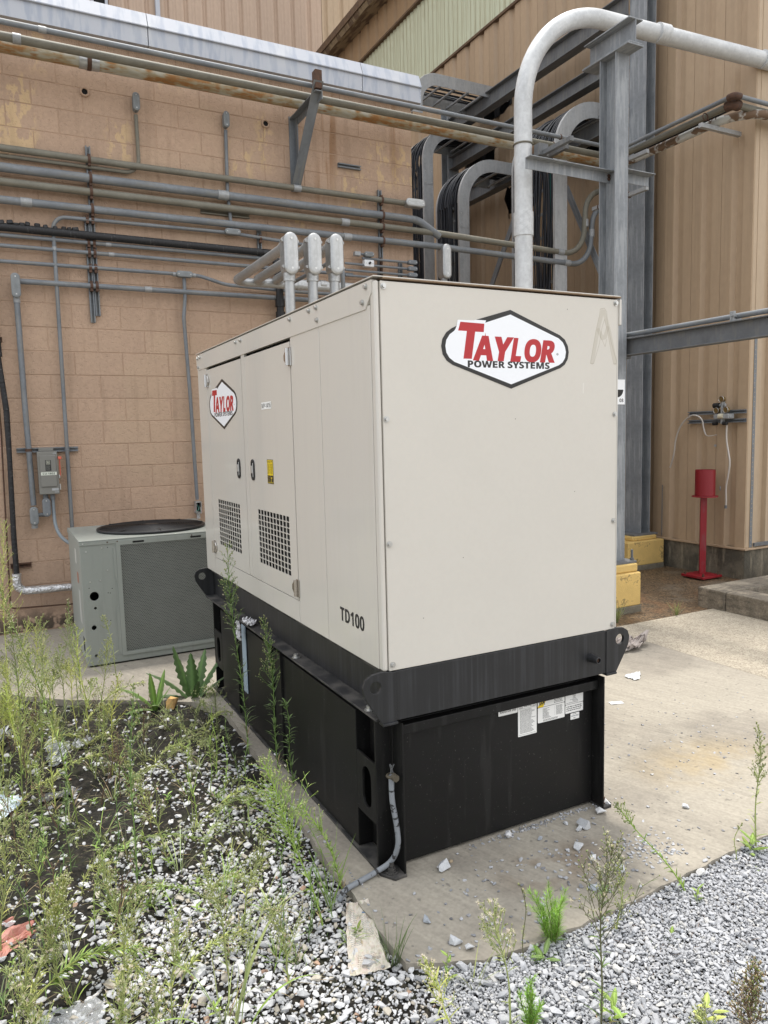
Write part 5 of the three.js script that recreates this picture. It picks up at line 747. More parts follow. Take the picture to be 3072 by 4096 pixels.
  for (const [x, y] of [[-0.52, 0.89], [-0.505, 0.58], [-0.665, 0.6], [-0.535, 0.55], [-0.52, 0.547], [-0.53, 0.34]]) part(t, 'pin_hole_shade', at(new THREE.CircleGeometry(0.0035, 10), x, y, z1 + 0.0004), M.dark);  // black dots painting the dark of small holes
  for (const [y0, y1, z, w, c] of [[0.74, 0.85, -3.75, 0.10, [0.5, 0.5, 0.46]], [0.60, 0.68, -3.66, 0.11, [0.32, 0.14, 0.09]], [0.30, 0.55, -3.6, 0.12, [0.42, 0.43, 0.4]]]) part(t, 'sticker', bx(x0 - 0.0012, x0 - 0.0002, y0, y1, z - w, z), std({ color: C(...c), roughness: 0.6 }));
  part(t, 'vent_slot_shade', bx(x0 - 0.001, x0 - 0.0001, 0.10, 0.21, -3.6, -3.5), M.dark);  // black patch painting the shade of a slot on the panel
}
{
  // cable trays: rails, rungs and a bundle of cables each
  const tray = (label, o) => {
    const { xo, top, R, xe, zn, zf, w } = o, t = thing('cable_tray', label, 'cable tray', [xo, 0, zn]);
    const arc = (r, n = 14) => Array.from({ length: n + 1 }, (_, k) => { const a = Math.PI - k / n * P2; return [xo + R + r * Math.cos(a), top - R + r * Math.sin(a)]; });
    const y0 = o.y0 ?? 0.0, outl = [[xo, y0], ...arc(R), [xe, top], [xe, top - w], ...arc(R - w).reverse(), [xo + w, y0]];
    for (const z of [zn, zf]) { const r = part(t, 'rail', prism(outl.slice().reverse(), 'xy', z - 0.004, z + 0.004, [], 0.001), M.alu); part(r, 'rail_lip', [prism([...outl.slice(0, 17), ...outl.slice(0, 17).reverse().map(([x, y], i) => { const q = outl.slice(0, 17).reverse()[i], cx = xo + R, cy = top - R; return q[1] <= cy ? [q[0] + 0.006, q[1]] : q[0] >= cx ? [q[0], q[1] - 0.006] : [q[0] + 0.006 * (cx - q[0]) / R, q[1] - 0.006 * (q[1] - cy) / R]; })].reverse(), 'xy', z === zn ? z - 0.035 : z + 0.0045, z === zn ? z - 0.0045 : z + 0.035)], M.alu);
      for (const y of o.plates || []) { part(r, 'splice_plate', bx(xo + 0.012, xo + w - 0.012, y - 0.11, y + 0.11, z + 0.0045, z + 0.009, 0.001), M.alu); for (const [a, b] of [[0.03, 0.08], [0.03, -0.08], [w - 0.03, 0.08], [w - 0.03, -0.08]]) part(r, 'bolt', at(boltGeo(0.006), xo + a, y + b, z + 0.009), M.bolt); } }
    for (let y = y0 + 0.1; y < top - R; y += 0.28) part(t, 'rung', bx(xo + w * 0.5, xo + w * 0.5 + 0.022, y, y + 0.03, zf + 0.004, zn - 0.004), M.alu);
    for (let x = xo + R + 0.05; x < xe; x += 0.24) part(t, 'rung', bx(x, x + 0.03, top - w + 0.012, top - w + 0.034, zf + 0.004, zn - 0.004), M.alu);
    if (!o.n) return;
    seed(o.seed); const cb = thing('cable_bundle', o.clabel, 'cables', [xo, 0, (zn + zf) / 2]);
    for (let k = 0; k < o.n; k++) {
      const z = zf + 0.05 + (zn - zf - 0.1) * (k + rr(0.1, 0.9)) / o.n, d = rr(0.0, w * 0.55), pts = [], zd = rr(-0.03, 0.03), ph = rr(0, 6);
      for (let y = y0; y < top - R; y += 0.4) pts.push(V(xo + d + (o.loose || 0) * Math.sin(y * 2.1 + ph), y, z + zd * Math.sin(y * 1.7 + ph)));
      for (let a = 0; a <= 6; a++) { const q = Math.PI - a / 6 * P2; pts.push(V(xo + R + (R - d * 0.8) * Math.cos(q), top - R + (R - d * 0.8) * Math.sin(q), z + zd * 0.5)); }
      pts.push(V(xe + 0.2, top - d * 0.8, z));
      part(cb, 'cable', sweep(new THREE.CatmullRomCurve3(pts).getPoints(44), rr(0.006, 0.0115) * (o.thick || 1), 6, false), k === o.teal ? M.cableTeal : M.cable);
    }
  };
  tray('silver cable tray curving over beside the end of the block building', { xo: 4.756, top: 6.28, R: 0.52, xe: 5.95, zn: -7.6, zf: -8.2, w: 0.17, plates: [5.5, 3.2], n: 34, seed: 51, clabel: 'black cables draped over the tray beside the block building end' });
  tray('silver cable tray with a low bend, left of the big pipe', { xo: 4.59, top: 5.40, R: 0.6, xe: 5.53, zn: -6.4, zf: -7.0, w: 0.165, plates: [4.55], n: 40, seed: 52, thick: 1.1, clabel: 'thick fan of black cables on the low tray left of big pipe' });
  tray('widest silver cable tray right of the big pipe', { xo: 4.865, top: 5.585, R: 0.66, xe: 5.95, zn: -4.77, zf: -5.6, w: 0.185, plates: [2.9], n: 40, seed: 53, loose: 0.02, teal: 33, thick: 1.15, clabel: 'loose black cables hanging on the tray right of big pipe' });
  tray('silver cable tray leaving the roof edge towards the metal wall', { xo: 4.30, top: 6.735, R: 0.42, xe: 5.95, zn: -7.1, zf: -7.72, w: 0.165, y0: 6.16, plates: [], n: 14, seed: 54, clabel: 'dark cables inside the tray that leaves the roof edge' });
}

// ---------- gravel and loose stones ----------
function stoneGeo(k, flat = 0.62) { seed(800 + k); const P = []; for (let i = 0; i < 15; i++) { const a = rr(0, Math.PI * 2), z = rr(-1, 1), q = Math.sqrt(1 - z * z), m = rr(0.82, 1.05); P.push(V(q * Math.cos(a) * m, z * flat * m, q * Math.sin(a) * m * rr(0.7, 0.95))); } const g = new ConvexGeometry(P); return uvm(norm(g)); }
const stoneTex = tex(256, 256, (u, v) => { const a = fbm(u, v, 5, 5, 4, 821), b = fbm(u, v, 40, 40, 3, 823); const k = 0.66 + 0.4 * a + 0.25 * (b - 0.5); return [k, k, k]; }, true, [0.5, 0.5]);
M.stone = std({ map: stoneTex, roughness: 0.85 });
const stoneCol = (kind) => { const q = rnd(), k = rr(0.8, 1.12); if (kind === 'grey') return q < 0.70 ? scaleC([0.47, 0.475, 0.49], k) : q < 0.9 ? scaleC([0.36, 0.37, 0.39], k) : scaleC([0.56, 0.55, 0.53], k); return q < 0.66 ? scaleC([0.62, 0.62, 0.625], k) : q < 0.88 ? scaleC([0.45, 0.455, 0.465], k) : q < 0.985 ? scaleC([0.46, 0.42, 0.35], k) : scaleC([0.42, 0.28, 0.2], k); };
function gravel(label, list, kinds) {
  const g = thing('gravel', label, 'gravel'); g.userData.kind = 'stuff'; const by = kinds.map(() => []); for (const s of list) by[Math.floor(rnd() * kinds.length)].push(s);
  const m4 = new THREE.Matrix4(), e = new THREE.Euler(), q = new THREE.Quaternion();
  by.forEach((L, i) => { const im = new THREE.InstancedMesh(stoneGeo(kinds[i], 0.5 + 0.1 * (kinds[i] % 3)), M.stone, L.length); im.name = numbered('gravel_stones'); L.forEach((s, k) => { e.set(s.rx, s.ry, s.rz); q.setFromEuler(e); im.setMatrixAt(k, m4.compose(V(s.x, s.y, s.z), q, V(s.r * s.sx, s.r, s.r))); im.setColorAt(k, C(...s.c)); }); im.castShadow = im.receiveShadow = true; g.add(im); });
}
{
  seed(900);
  // density of the left bed, from the picture: bare black moss at the back and left, thick white gravel at the pad and in front
  const dens = (x, z) => { const n = fbm(x / 4 + 5, z / 4 + 5, 14, 14, 3, 905), n2 = fbm(x / 4 + 5, z / 4 + 5, 50, 50, 2, 907); const fr = sstep(-0.6, 0.35, z + 0.5 * (x + 0.5)); let d = 0.035 + 0.16 * sstep(-1.2, -0.2, z) + 0.50 * sstep(-2.0, -0.7, z) * sstep(-1.2, -0.4, x) + 1.1 * fr; d *= 0.25 + 0.6 * fr + 1.1 * sstep(0.36, 0.62, n * 0.6 + n2 * 0.4); return clamp(d); };
  const W = [], cells = new Map(), free = (x, z, r) => { const i = Math.floor(x / 0.06), k = Math.floor(z / 0.06); for (let a = -1; a <= 1; a++) for (let b = -1; b <= 1; b++) for (const s of cells.get((i + a) * 1000 + k + b) || []) if (Math.hypot(s.x - x, s.z - z) < (s.r + r) * 0.74) return false; return true; }, put = (s) => { const k = Math.floor(s.x / 0.06) * 1000 + Math.floor(s.z / 0.06); cells.has(k) ? cells.get(k).push(s) : cells.set(k, [s]); };
  for (let i = 0; i < 60000; i++) {
    const x = rr(-2.3, 0.75), z = rr(-2.9, 1.25); if (inPad(x, z) || (x > 0.02 - 0.6 * (z - 0.45) && z > 0.2)) continue; const d = dens(x, z); if (rnd() > d) continue;
    const q = rnd(), r = q < 0.45 ? rr(0.005, 0.010) : q < 0.95 ? rr(0.009, 0.018) : rr(0.017, 0.026); if (!free(x, z, r)) continue;
    const s = { x, z, r, y: soilY(x, z) + r * rr(0.18, 0.42) + (d > 0.7 ? rr(0, 0.008) : 0), rx: rr(-0.35, 0.35), ry: rr(0, 6.3), rz: rr(-0.35, 0.35), sx: rr(1.0, 1.4), c: stoneCol('white') }; W.push(s); put(s);
  }
  gravel('white gravel scattered over the black mossy bed', W, [1, 2, 3, 4, 5, 6]);
  const wf = []; for (let i = 0; i < 60000; i++) { const x = rr(-1.6, 0.5), z = rr(-1.6, 1.0); if (inPad(x, z) || (x > 0.02 - 0.6 * (z - 0.45) && z > 0.2)) continue; if (rnd() > Math.pow(dens(x, z), 2.2) * 0.8) continue; const r = rr(0.003, 0.0075); wf.push({ x, z, r, y: soilY(x, z) + r * 0.4, rx: rr(-0.8, 0.8), ry: rr(0, 6), rz: rr(-0.8, 0.8), sx: rr(1, 1.4), c: scaleC(stoneCol('white'), 0.9) }); }
  gravel('fine pale grit between the white gravel stones', wf, [21, 22, 23]);
  const Gy = []; cells.clear();
  for (let i = 0; i < 120000; i++) {
    const x = rr(-0.5, 3.0), z = rr(0.30, 1.7); if (inPad(x, z) || x < 0.02 - 0.6 * (z - 0.45)) continue; const big = sstep(1.0, -0.1, x);
    const q = rnd(), r = q < 0.5 ? rr(0.004, 0.0085) : q < 0.97 ? rr(0.007, 0.0105 + 0.010 * big) : rr(0.012, 0.018 + 0.008 * big); if (!free(x, z, r)) continue;
    const s = { x, z, r, y: -0.020 + r * rr(0.2, 0.5) + rr(0, 0.012), rx: rr(-0.5, 0.5), ry: rr(0, 6.3), rz: rr(-0.5, 0.5), sx: rr(1.0, 1.5), c: stoneCol('grey') }; Gy.push(s); put(s);
  }
  gravel('grey crushed gravel in front of the concrete pad', Gy, [7, 8, 9, 10, 11, 12]);
  const fines = []; for (let i = 0; i < 110000; i++) { const x = rr(-0.4, 2.4), z = rr(0.36, 1.5); if (inPad(x, z) || x < -0.05 - 0.6 * (z - 0.45)) continue; fines.push({ x, z, r: rr(0.003, 0.0065), y: -0.024 + rr(0, 0.012), rx: rr(-1, 1), ry: rr(0, 6), rz: rr(-1, 1), sx: 1.2, c: stoneCol('grey') }); }
  gravel('fine grey chippings between the crushed gravel', fines, [13, 14]);
  // chippings strewn on the pad
  const chips = []; const strew = (n, cx, cz, sx, sz, r0, r1) => { for (let i = 0; i < n; i++) { const x = cx + sx * (rnd() + rnd() + rnd() - 1.5), z = cz + sz * (rnd() + rnd() + rnd() - 1.5); if (!inPad(x, z)) continue; const r = rr(r0, r1); chips.push({ x, z, r, y: r * 0.35, rx: rr(-0.2, 0.2), ry: rr(0, 6.3), rz: rr(-0.2, 0.2), sx: rr(1, 1.5), c: rnd() < 0.6 ? stoneCol('grey') : scaleC([0.30, 0.30, 0.31], rr(0.6, 1.2)) }); } };
  strew(150, 0.85, 0.32, 0.55, 0.22, 0.004, 0.011); strew(110, 1.02, 0.32, 0.1, 0.1, 0.003, 0.008); strew(160, 0.75, -0.045, 0.35, 0.02, 0.003, 0.008); strew(130, 1.9, -0.1, 0.8, 0.6, 0.003, 0.009); strew(60, 0.4, 0.12, 0.35, 0.15, 0.003, 0.009); strew(50, 0.1, 0.4, 0.3, 0.15, 0.004, 0.010); strew(45, -0.11, -0.1, 0.04, 0.9, 0.003, 0.008); strew(40, 2.2, -0.7, 0.6, 0.5, 0.003, 0.007);
  gravel('small stone chippings strewn over the concrete pad', chips, [15, 16, 17]);
  // single larger stones on the pad
  const SG = [0, 1, 2].map((k) => stoneGeo(60 + k, 0.72));
  const ST = [[0.223, 0.031, 0.032, 'angular grey stone on the pad in front of the tank, near its left post'], [0.576, -0.03, 0.024, 'pale grey stone touching the foot of the tank front'], [0.766, 0.177, 0.026, 'upright grey stone alone on the pad in front of the tank'], [0.894, 0.072, 0.036, 'largest grey stone of the pile in front of the tank'], [0.862, 0.075, 0.017, 'small grey stone leaning on the largest stone of the pile'], [1.04, 0.02, 0.026, 'pale stone lower of two by the right foot of the tank'], [1.115, -0.03, 0.026, 'white stone upper of two by the right foot of the tank'], [0.845, 0.01, 0.012, 'flat light chip lying between the stone pile and the tank'], [1.391, 0.165, 0.018, 'light grey stone alone on the sunny right part of the pad'], [0.006, 0.262, 0.019, 'blue grey stone alone near the front left part of the pad'], [0.625, 0.412, 0.02, 'blue grey stone near the pad edge left of the leafy stem'], [0.795, 0.372, 0.026, 'grey stone close to the gravel edge below the tall panicle weed'], [0.76, 0.26, 0.02, 'pale stone beside the flowering weed stem on the pad'], [0.674, 0.05, 0.013, 'small blue grey stone between tank and stone pile'], [0.207, 0.02, 0.012, 'little white stone just behind the angular grey stone'], [0.03, 0.40, 0.026, 'grey stone at the front edge of the pad beside the vine weed'], [0.27, 0.005, 0.010, 'little brown stone beside the angular grey stone'], [0.06, 0.45, 0.018, 'flat grey stone on the pad edge right of the vine weed'], [0.35, 0.46, 0.024, 'grey stone at the pad edge beside the feathery green weed'], [-0.12, -0.70, 0.016, 'white stone on the narrow concrete strip beside the tank'], [-0.005, -1.25, 0.016, 'white stone lying on the black tank foot']];
  ST.forEach(([x, z, r, l], i) => { const s = single('stone', SG[i % 3].clone(), M.stone.clone(), l, 'stone'); s.material.color = l.includes('brown') ? C(0.42, 0.33, 0.22) : l.includes('white') || l.includes('pale') ? C(0.68, 0.68, 0.68) : l.includes('blue') ? C(0.40, 0.43, 0.47) : C(0.55, 0.56, 0.57); s.scale.set(r * 1.15, r, r); s.position.set(x, r * 0.5 + (l.includes('tank foot') ? 0.012 : 0), z); s.rotation.set(rr(-0.3, 0.3), rr(0, 6), rr(-0.3, 0.3)); });
  const rk = single('rock', stoneGeo(71, 0.9), std({ map: stoneTex, color: C(0.72, 0.44, 0.17), roughness: 0.9 }), 'orange sandstone rock between the two leafy rosettes', 'rock'); rk.scale.set(0.058, 0.055, 0.05); rk.position.set(-0.325, 0.015, -2.33); rk.rotation.set(0.2, 0.9, 0.35);
}

// ---------- litter ----------
// crumpled sheet: a grid over (a,b) in [-1,1], bent up by noise and set on the ground
function crumple(w, d, amp, k, n = 26, outline = null, drape = null) {
  const P = [], U = [], I = []; for (let j = 0; j <= n; j++) for (let i = 0; i <= n; i++) { let a = i / n * 2 - 1, b = j / n * 2 - 1; if (outline) [a, b] = outline(a, b); const f1 = Math.abs(fbm(i / n + 0.01, j / n + 0.01, 4, 4, 3, k) - 0.5) * 2, f2 = Math.abs(fbm(i / n, j / n, 9, 9, 2, k + 5) - 0.5) * 2; const x = a * w / 2 + (f2 - 0.3) * amp * 0.5, z = b * d / 2 + (f1 - 0.3) * amp * 0.5; let y = amp * (0.15 + f1 * 0.9 + f2 * 0.4); if (drape) y += drape(a, b); P.push(x, y, z); U.push(i / n, 1 - j / n); }
  for (let j = 0; j < n; j++) for (let i = 0; i < n; i++) { const a = j * (n + 1) + i, b = a + n + 1; I.push(a, b, a + 1, a + 1, b, b + 1); }
  const g = new THREE.BufferGeometry(); g.setAttribute('position', new THREE.Float32BufferAttribute(P, 3)); g.setAttribute('uv', new THREE.Float32BufferAttribute(U, 2)); g.setIndex(I); const h = g.toNonIndexed(); h.computeVertexNormals(); return h;
}
const roundish = (a, b) => { const k = 0.80 + 0.18 * Math.sin(3 * Math.atan2(b, a) + 1); return [a * Math.sqrt(1 - b * b / 2) * k, b * Math.sqrt(1 - a * a / 2) * k]; };
function litter(name, label, cat, g, m, x, y, z, ry, rx = 0, rz = 0) { const o = single(name, g, m, label, cat); o.position.set(x, y, z); o.rotation.set(rx, ry, rz); return o; }
{
  const D = THREE.DoubleSide;
  const bagT = canvasTex(512, 1024, (x, w, h) => { x.fillStyle = '#cfc8bb'; x.fillRect(0, 0, w, h); seed(91); for (let i = 0; i < 900; i++) { x.fillStyle = `rgba(${rr(120, 190) | 0},${rr(110, 170) | 0},${rr(90, 140) | 0},0.10)`; x.beginPath(); x.arc(rnd() * w, rnd() * h, rr(3, 26), 0, 7); x.fill(); } lines(x, 60, 120, 250, 22, 24, 8, { col: 'rgba(90,100,115,0.55)', seed: 5 }); lines(x, 300, 260, 460, 12, 24, 8, { col: 'rgba(90,100,115,0.5)', seed: 6 }); lines(x, 120, 780, 420, 6, 26, 10, { col: 'rgba(120,100,90,0.5)', seed: 7 }); x.fillStyle = 'rgba(70,110,160,0.75)'; x.fillRect(330, 170, 70, 26); x.fillStyle = 'rgba(60,60,60,0.6)'; for (let i = 0; i < 22; i++) x.fillRect(300 + i * 7, 820, rr(1, 5), 40); });
  litter('paper_bag', 'flattened dirty paper sack with faded print at the pad corner', 'paper sack', crumple(0.13, 0.34, 0.02, 911, 22, (a, b) => [a * (0.62 + 0.38 * (b + 1) / 2), b]), std({ map: bagT, roughness: 0.9, side: D }), -0.21, -0.022, 0.20, -0.32, 0.05, 0.1);
  const white = std({ color: C(0.62, 0.63, 0.64), roughness: 0.5, side: D });
  litter('paper_scrap', 'crumpled white paper on the pad right of the generator', 'paper', crumple(0.2, 0.11, 0.012, 913, 16, roundish), white, 2.52, 0.001, -1.22, 0.5);
  litter('paper_scrap', 'small white paper scrap on the sunny pad nearer the tank', 'paper', crumple(0.085, 0.045, 0.004, 915, 8), white, 2.06, 0.001, -0.92, -0.3);
  litter('rag', 'dirty white bag lying at the crack in the concrete', 'rag', crumple(0.34, 0.24, 0.10, 917, 22, roundish), std({ color: C(0.42, 0.37, 0.34), roughness: 0.8, side: D }), 3.02, 0.0, -1.72, 0.2);
  litter('rag', 'flat pinkish white plastic beside the dirty bag', 'rag', crumple(0.42, 0.2, 0.035, 919, 20, roundish), std({ color: C(0.56, 0.52, 0.50), roughness: 0.6, side: D }), 2.78, 0.0, -1.68, 0.1);
  litter('red_sheet', 'faded red plastic sheet half buried at the left edge', 'plastic sheet', crumple(0.36, 0.3, 0.04, 921, 26, roundish), std({ map: tex(128, 128, (u, v) => mix3([0.48, 0.17, 0.13], [0.55, 0.30, 0.24], fbm(u, v, 6, 6, 4, 3))), roughness: 0.55, side: D }), -1.32, -0.05, -0.42, 0.4);
  litter('plastic_sheet', 'pale blue plastic sheet at the left edge among the weeds', 'plastic sheet', crumple(0.36, 0.5, 0.05, 923, 24, roundish), std({ color: C(0.60, 0.68, 0.74), roughness: 0.3, side: D }), -1.38, -0.04, -1.45, 0.5);
  const clear = phy({ color: C(0.85, 0.87, 0.88), roughness: 0.15, transmission: 0.75, thickness: 0, side: D, specularIntensity: 1 });
  litter('plastic_film', 'clear plastic film lying on gravel at the bottom left', 'plastic film', crumple(0.17, 0.24, 0.012, 925, 24, roundish), clear, -1.10, -0.03, 0.10, 0.9);
  litter('plastic_bag', 'crumpled clear plastic bag standing among the tall weeds', 'plastic bag', crumple(0.13, 0.2, 0.11, 927, 24, roundish), phy({ color: C(0.8, 0.82, 0.8), roughness: 0.25, transmission: 0.3, thickness: 0, side: D }), -1.02, -0.02, -1.9, 0.2, 0.5);
  litter('plastic_bag', 'white plastic wrapper on the moss right of the clear bag', 'plastic bag', crumple(0.15, 0.1, 0.05, 929, 18, roundish), white, -0.88, -0.03, -2.02, 0.7);
  litter('plastic_bag', 'white plastic bag at the far left among the weeds', 'plastic bag', crumple(0.22, 0.3, 0.12, 931, 20, roundish), white, -1.36, -0.04, -2.3, 0.4);
  litter('foil_scrap', 'shiny foil scrap on gravel near the blue sheet', 'foil', crumple(0.22, 0.08, 0.04, 933, 16, roundish), M.foil, -1.05, -0.03, -1.42, 0.1);
  litter('paper_scrap', 'small torn white paper on dark moss beside the drooping weed', 'paper', crumple(0.07, 0.05, 0.02, 935, 10, roundish), white, -0.42, -0.04, -1.62, 0.3);
  // rag hung on the tank flange with a pale strip below it
  const t = thing('hanging_rag', 'crumpled white rag hung over the black flange, pale strip below', 'rag', [-0.02, 0.63, -1.65]);
  part(t, 'rag', [at(crumple(0.07, 0.20, 0.05, 941, 20, roundish), -0.008, 0.628, -1.62, 0, 0, 0), at(crumple(0.13, 0.09, 0.035, 943, 18, roundish), -0.032, 0.58, -1.71, 0, 0, P2)], std({ color: C(0.66, 0.65, 0.66), roughness: 0.8, side: D }));
  part(t, 'strip', bx(-0.008, -0.003, 0.20, 0.60, -1.795, -1.72, 0.002), std({ color: C(0.30, 0.38, 0.45), roughness: 0.35 }));
  // grounding conduit at the near tank post
  const gc = thing('ground_conduit', 'grey conduit with peeling paint clamped to the near tank post, bending onto the ground', 'conduit', [0.03, 0, -0.04]);
  part(gc, 'tube', sweep(new THREE.CatmullRomCurve3([V(0.034, 0.40, -0.03), V(0.035, 0.3, -0.028), V(0.047, 0.2, -0.02), V(0.05, 0.12, -0.02), V(0.03, 0.05, -0.045), V(-0.03, 0.016, -0.06), V(-0.10, 0.012, -0.045), V(-0.17, 0.005, -0.03), V(-0.2, -0.02, -0.02)]).getPoints(60), 0.0105, 12), std({ map: tex(128, 512, (u, v) => { const a = fbm(u, v, 3, 30, 4, 951); return mix3([0.22, 0.235, 0.255], [0.03, 0.03, 0.032], sstep(0.60, 0.64, a)); }, true, [12, 2.2]), roughness: 0.6 }));
  part(gc, 'clamp', [at(new THREE.TorusGeometry(0.015, 0.006, 8, 16), 0.034, 0.398, -0.03, P2), at(cyl(0.014, 0.014, 0.022, 6), 0.038, 0.398, -0.008, P2)], std({ color: C(0.10, 0.085, 0.06), roughness: 0.7, metalness: 0.4 }));
  seed(95); const wires = []; for (let i = 0; i < 7; i++) wires.push(at(cyl(0.0015, 0.0015, 0.035, 5), 0.034 + rr(-0.008, 0.008), 0.425, -0.03 + rr(-0.006, 0.006), rr(-0.3, 0.3), 0, rr(-0.3, 0.3))); part(gc, 'frayed_wire', wires, M.steelDark);
}

// ---------- weeds ----------
class MB {
  constructor() { this.P = []; this.N = []; this.K = []; this.I = []; }
  v(p, n, c) { this.P.push(p.x, p.y, p.z); this.N.push(n.x, n.y, n.z); this.K.push(...c); return this.P.length / 3 - 1; }
  // narrow leaf: a folded strip that bends from direction d towards the ground
  leaf(p, d, len, w, droop, c, n = 3, fold = 0.25) {
    const up = Math.abs(d.y) > 0.95 ? V(1, 0, 0) : V(0, 1, 0), side = d.clone().cross(up).normalize(), q = p.clone(), dir = d.clone(); let prev = null;
    for (let i = 0; i <= n; i++) {
      const t = i / n, hw = w * 0.5 * (t < 0.35 ? 0.55 + 1.3 * t : 1.0 - Math.pow((t - 0.35) / 0.65, 1.6)), nm = side.clone().cross(dir).normalize(), cc = scaleC(c, 0.85 + 0.3 * t);
      const a = this.v(q.clone().addScaledVector(side, -hw).addScaledVector(nm, hw * fold), nm.clone().addScaledVector(side, -fold), cc), m = this.v(q, nm, scaleC(cc, 1.15)), b = this.v(q.clone().addScaledVector(side, hw).addScaledVector(nm, hw * fold), nm.clone().addScaledVector(side, fold), cc);
      if (prev) { const [A, Mm, B] = prev; this.I.push(A, Mm, a, Mm, m, a, Mm, B, m, B, b, m); } prev = [a, m, b];
      q.addScaledVector(dir, len / n); dir.y -= droop / n; dir.normalize();
    }
  }
  // thin stem through points, r0 to r1, three sided
  stem(pts, r0, r1, c, sides = 4) {
    let N = V(0.3, 0, 1), base = null;
    for (let i = 0; i < pts.length; i++) {
      const t = (i < pts.length - 1 ? pts[i + 1].clone().sub(pts[i]) : pts[i].clone().sub(pts[i - 1])).normalize(); N.addScaledVector(t, -N.dot(t)).normalize(); const B = t.clone().cross(N), r = r0 + (r1 - r0) * i / (pts.length - 1), row = [];
      for (let j = 0; j < sides; j++) { const a = j / sides * 6.2832, n = N.clone().multiplyScalar(Math.cos(a)).addScaledVector(B, Math.sin(a)); row.push(this.v(pts[i].clone().addScaledVector(n, r), n, c)); }
      if (base) for (let j = 0; j < sides; j++) { const k = (j + 1) % sides; this.I.push(base[j], base[k], row[j], base[k], row[k], row[j]); } base = row;
    }
  }
  bud(p, r, c, tall = 1.3) { const o = [V(0, r * tall, 0), V(r, 0, 0), V(0, 0, r), V(-r, 0, 0), V(0, 0, -r), V(0, -r * tall, 0)], k = o.map((q) => this.v(q.clone().add(p), q.clone().normalize(), c)); for (const [a, b, d] of [[0, 2, 1], [0, 3, 2], [0, 4, 3], [0, 1, 4], [5, 1, 2], [5, 2, 3], [5, 3, 4], [5, 4, 1]]) this.I.push(k[a], k[b], k[d]); }
  puff(p, r, c, n = 14) { for (let i = 0; i < n; i++) { const a = rr(0, 6.28), z = rr(-0.4, 1), q = Math.sqrt(Math.max(0, 1 - z * z)); this.leaf(p, V(q * Math.cos(a), z, q * Math.sin(a)).normalize(), r, 0.0016, 0, c, 1, 0); } }
  geo() { const g = new THREE.BufferGeometry(); g.setAttribute('position', new THREE.Float32BufferAttribute(this.P, 3)); g.setAttribute('normal', new THREE.Float32BufferAttribute(this.N, 3)); g.setAttribute('color', new THREE.Float32BufferAttribute(this.K, 3)); g.setIndex(this.I); return g; }
  get n() { return this.I.length; }
}
M.leaf = phy({ vertexColors: true, roughness: 0.65, transmission: 0.25, thickness: 0, side: THREE.DoubleSide });
M.stemM = std({ vertexColors: true, roughness: 0.75, side: THREE.DoubleSide });
M.flower = std({ vertexColors: true, roughness: 0.9, side: THREE.DoubleSide });
const GR = { fresh: [0.22, 0.32, 0.06], mid: [0.125, 0.20, 0.05], dark: [0.05, 0.09, 0.025], yellow: [0.42, 0.46, 0.12], dull: [0.27, 0.31, 0.11], dry: [0.32, 0.25, 0.13], feather: [0.24, 0.43, 0.05] };
const jit = (c, k = 0.25) => { const q = 1 + rr(-k, k); return [c[0] * q * rr(0.92, 1.08), c[1] * q, c[2] * q * rr(0.85, 1.15)]; };
// stem path from base by height, lean and droop of the tip
function spine(b, T, sag, n = 16, wob = 0.012) { const o = [], a = rr(0, 6), f = V(T[0], 0, T[2]); for (let i = 0; i <= n; i++) { const t = i / n; o.push(V(b[0] + T[0] * Math.pow(t, 1.3) + wob * Math.sin(t * 7 + a) * t, b[1] + T[1] * t - sag * Math.pow(t, 3) * T[1], b[2] + T[2] * Math.pow(t, 1.3) + wob * Math.cos(t * 6 + a) * t)); } return o; }
const along = (pts, t) => { const k = clamp(t, 0, 0.9999) * (pts.length - 1), i = Math.floor(k); return pts[i].clone().lerp(pts[i + 1], k - i); };
const dirAt = (pts, t) => { const i = Math.min(pts.length - 2, Math.floor(clamp(t, 0, 0.9999) * (pts.length - 1))); return pts[i + 1].clone().sub(pts[i]).normalize(); };
function outDir(d, ang, up) { const s = Math.abs(d.y) > 0.99 ? V(1, 0, 0) : d.clone().cross(V(0, 1, 0)).normalize(), q = s.clone().cross(d).normalize(); return s.multiplyScalar(Math.cos(ang)).addScaledVector(q, Math.sin(ang)).multiplyScalar(1 - up).addScaledVector(d, up).normalize(); }
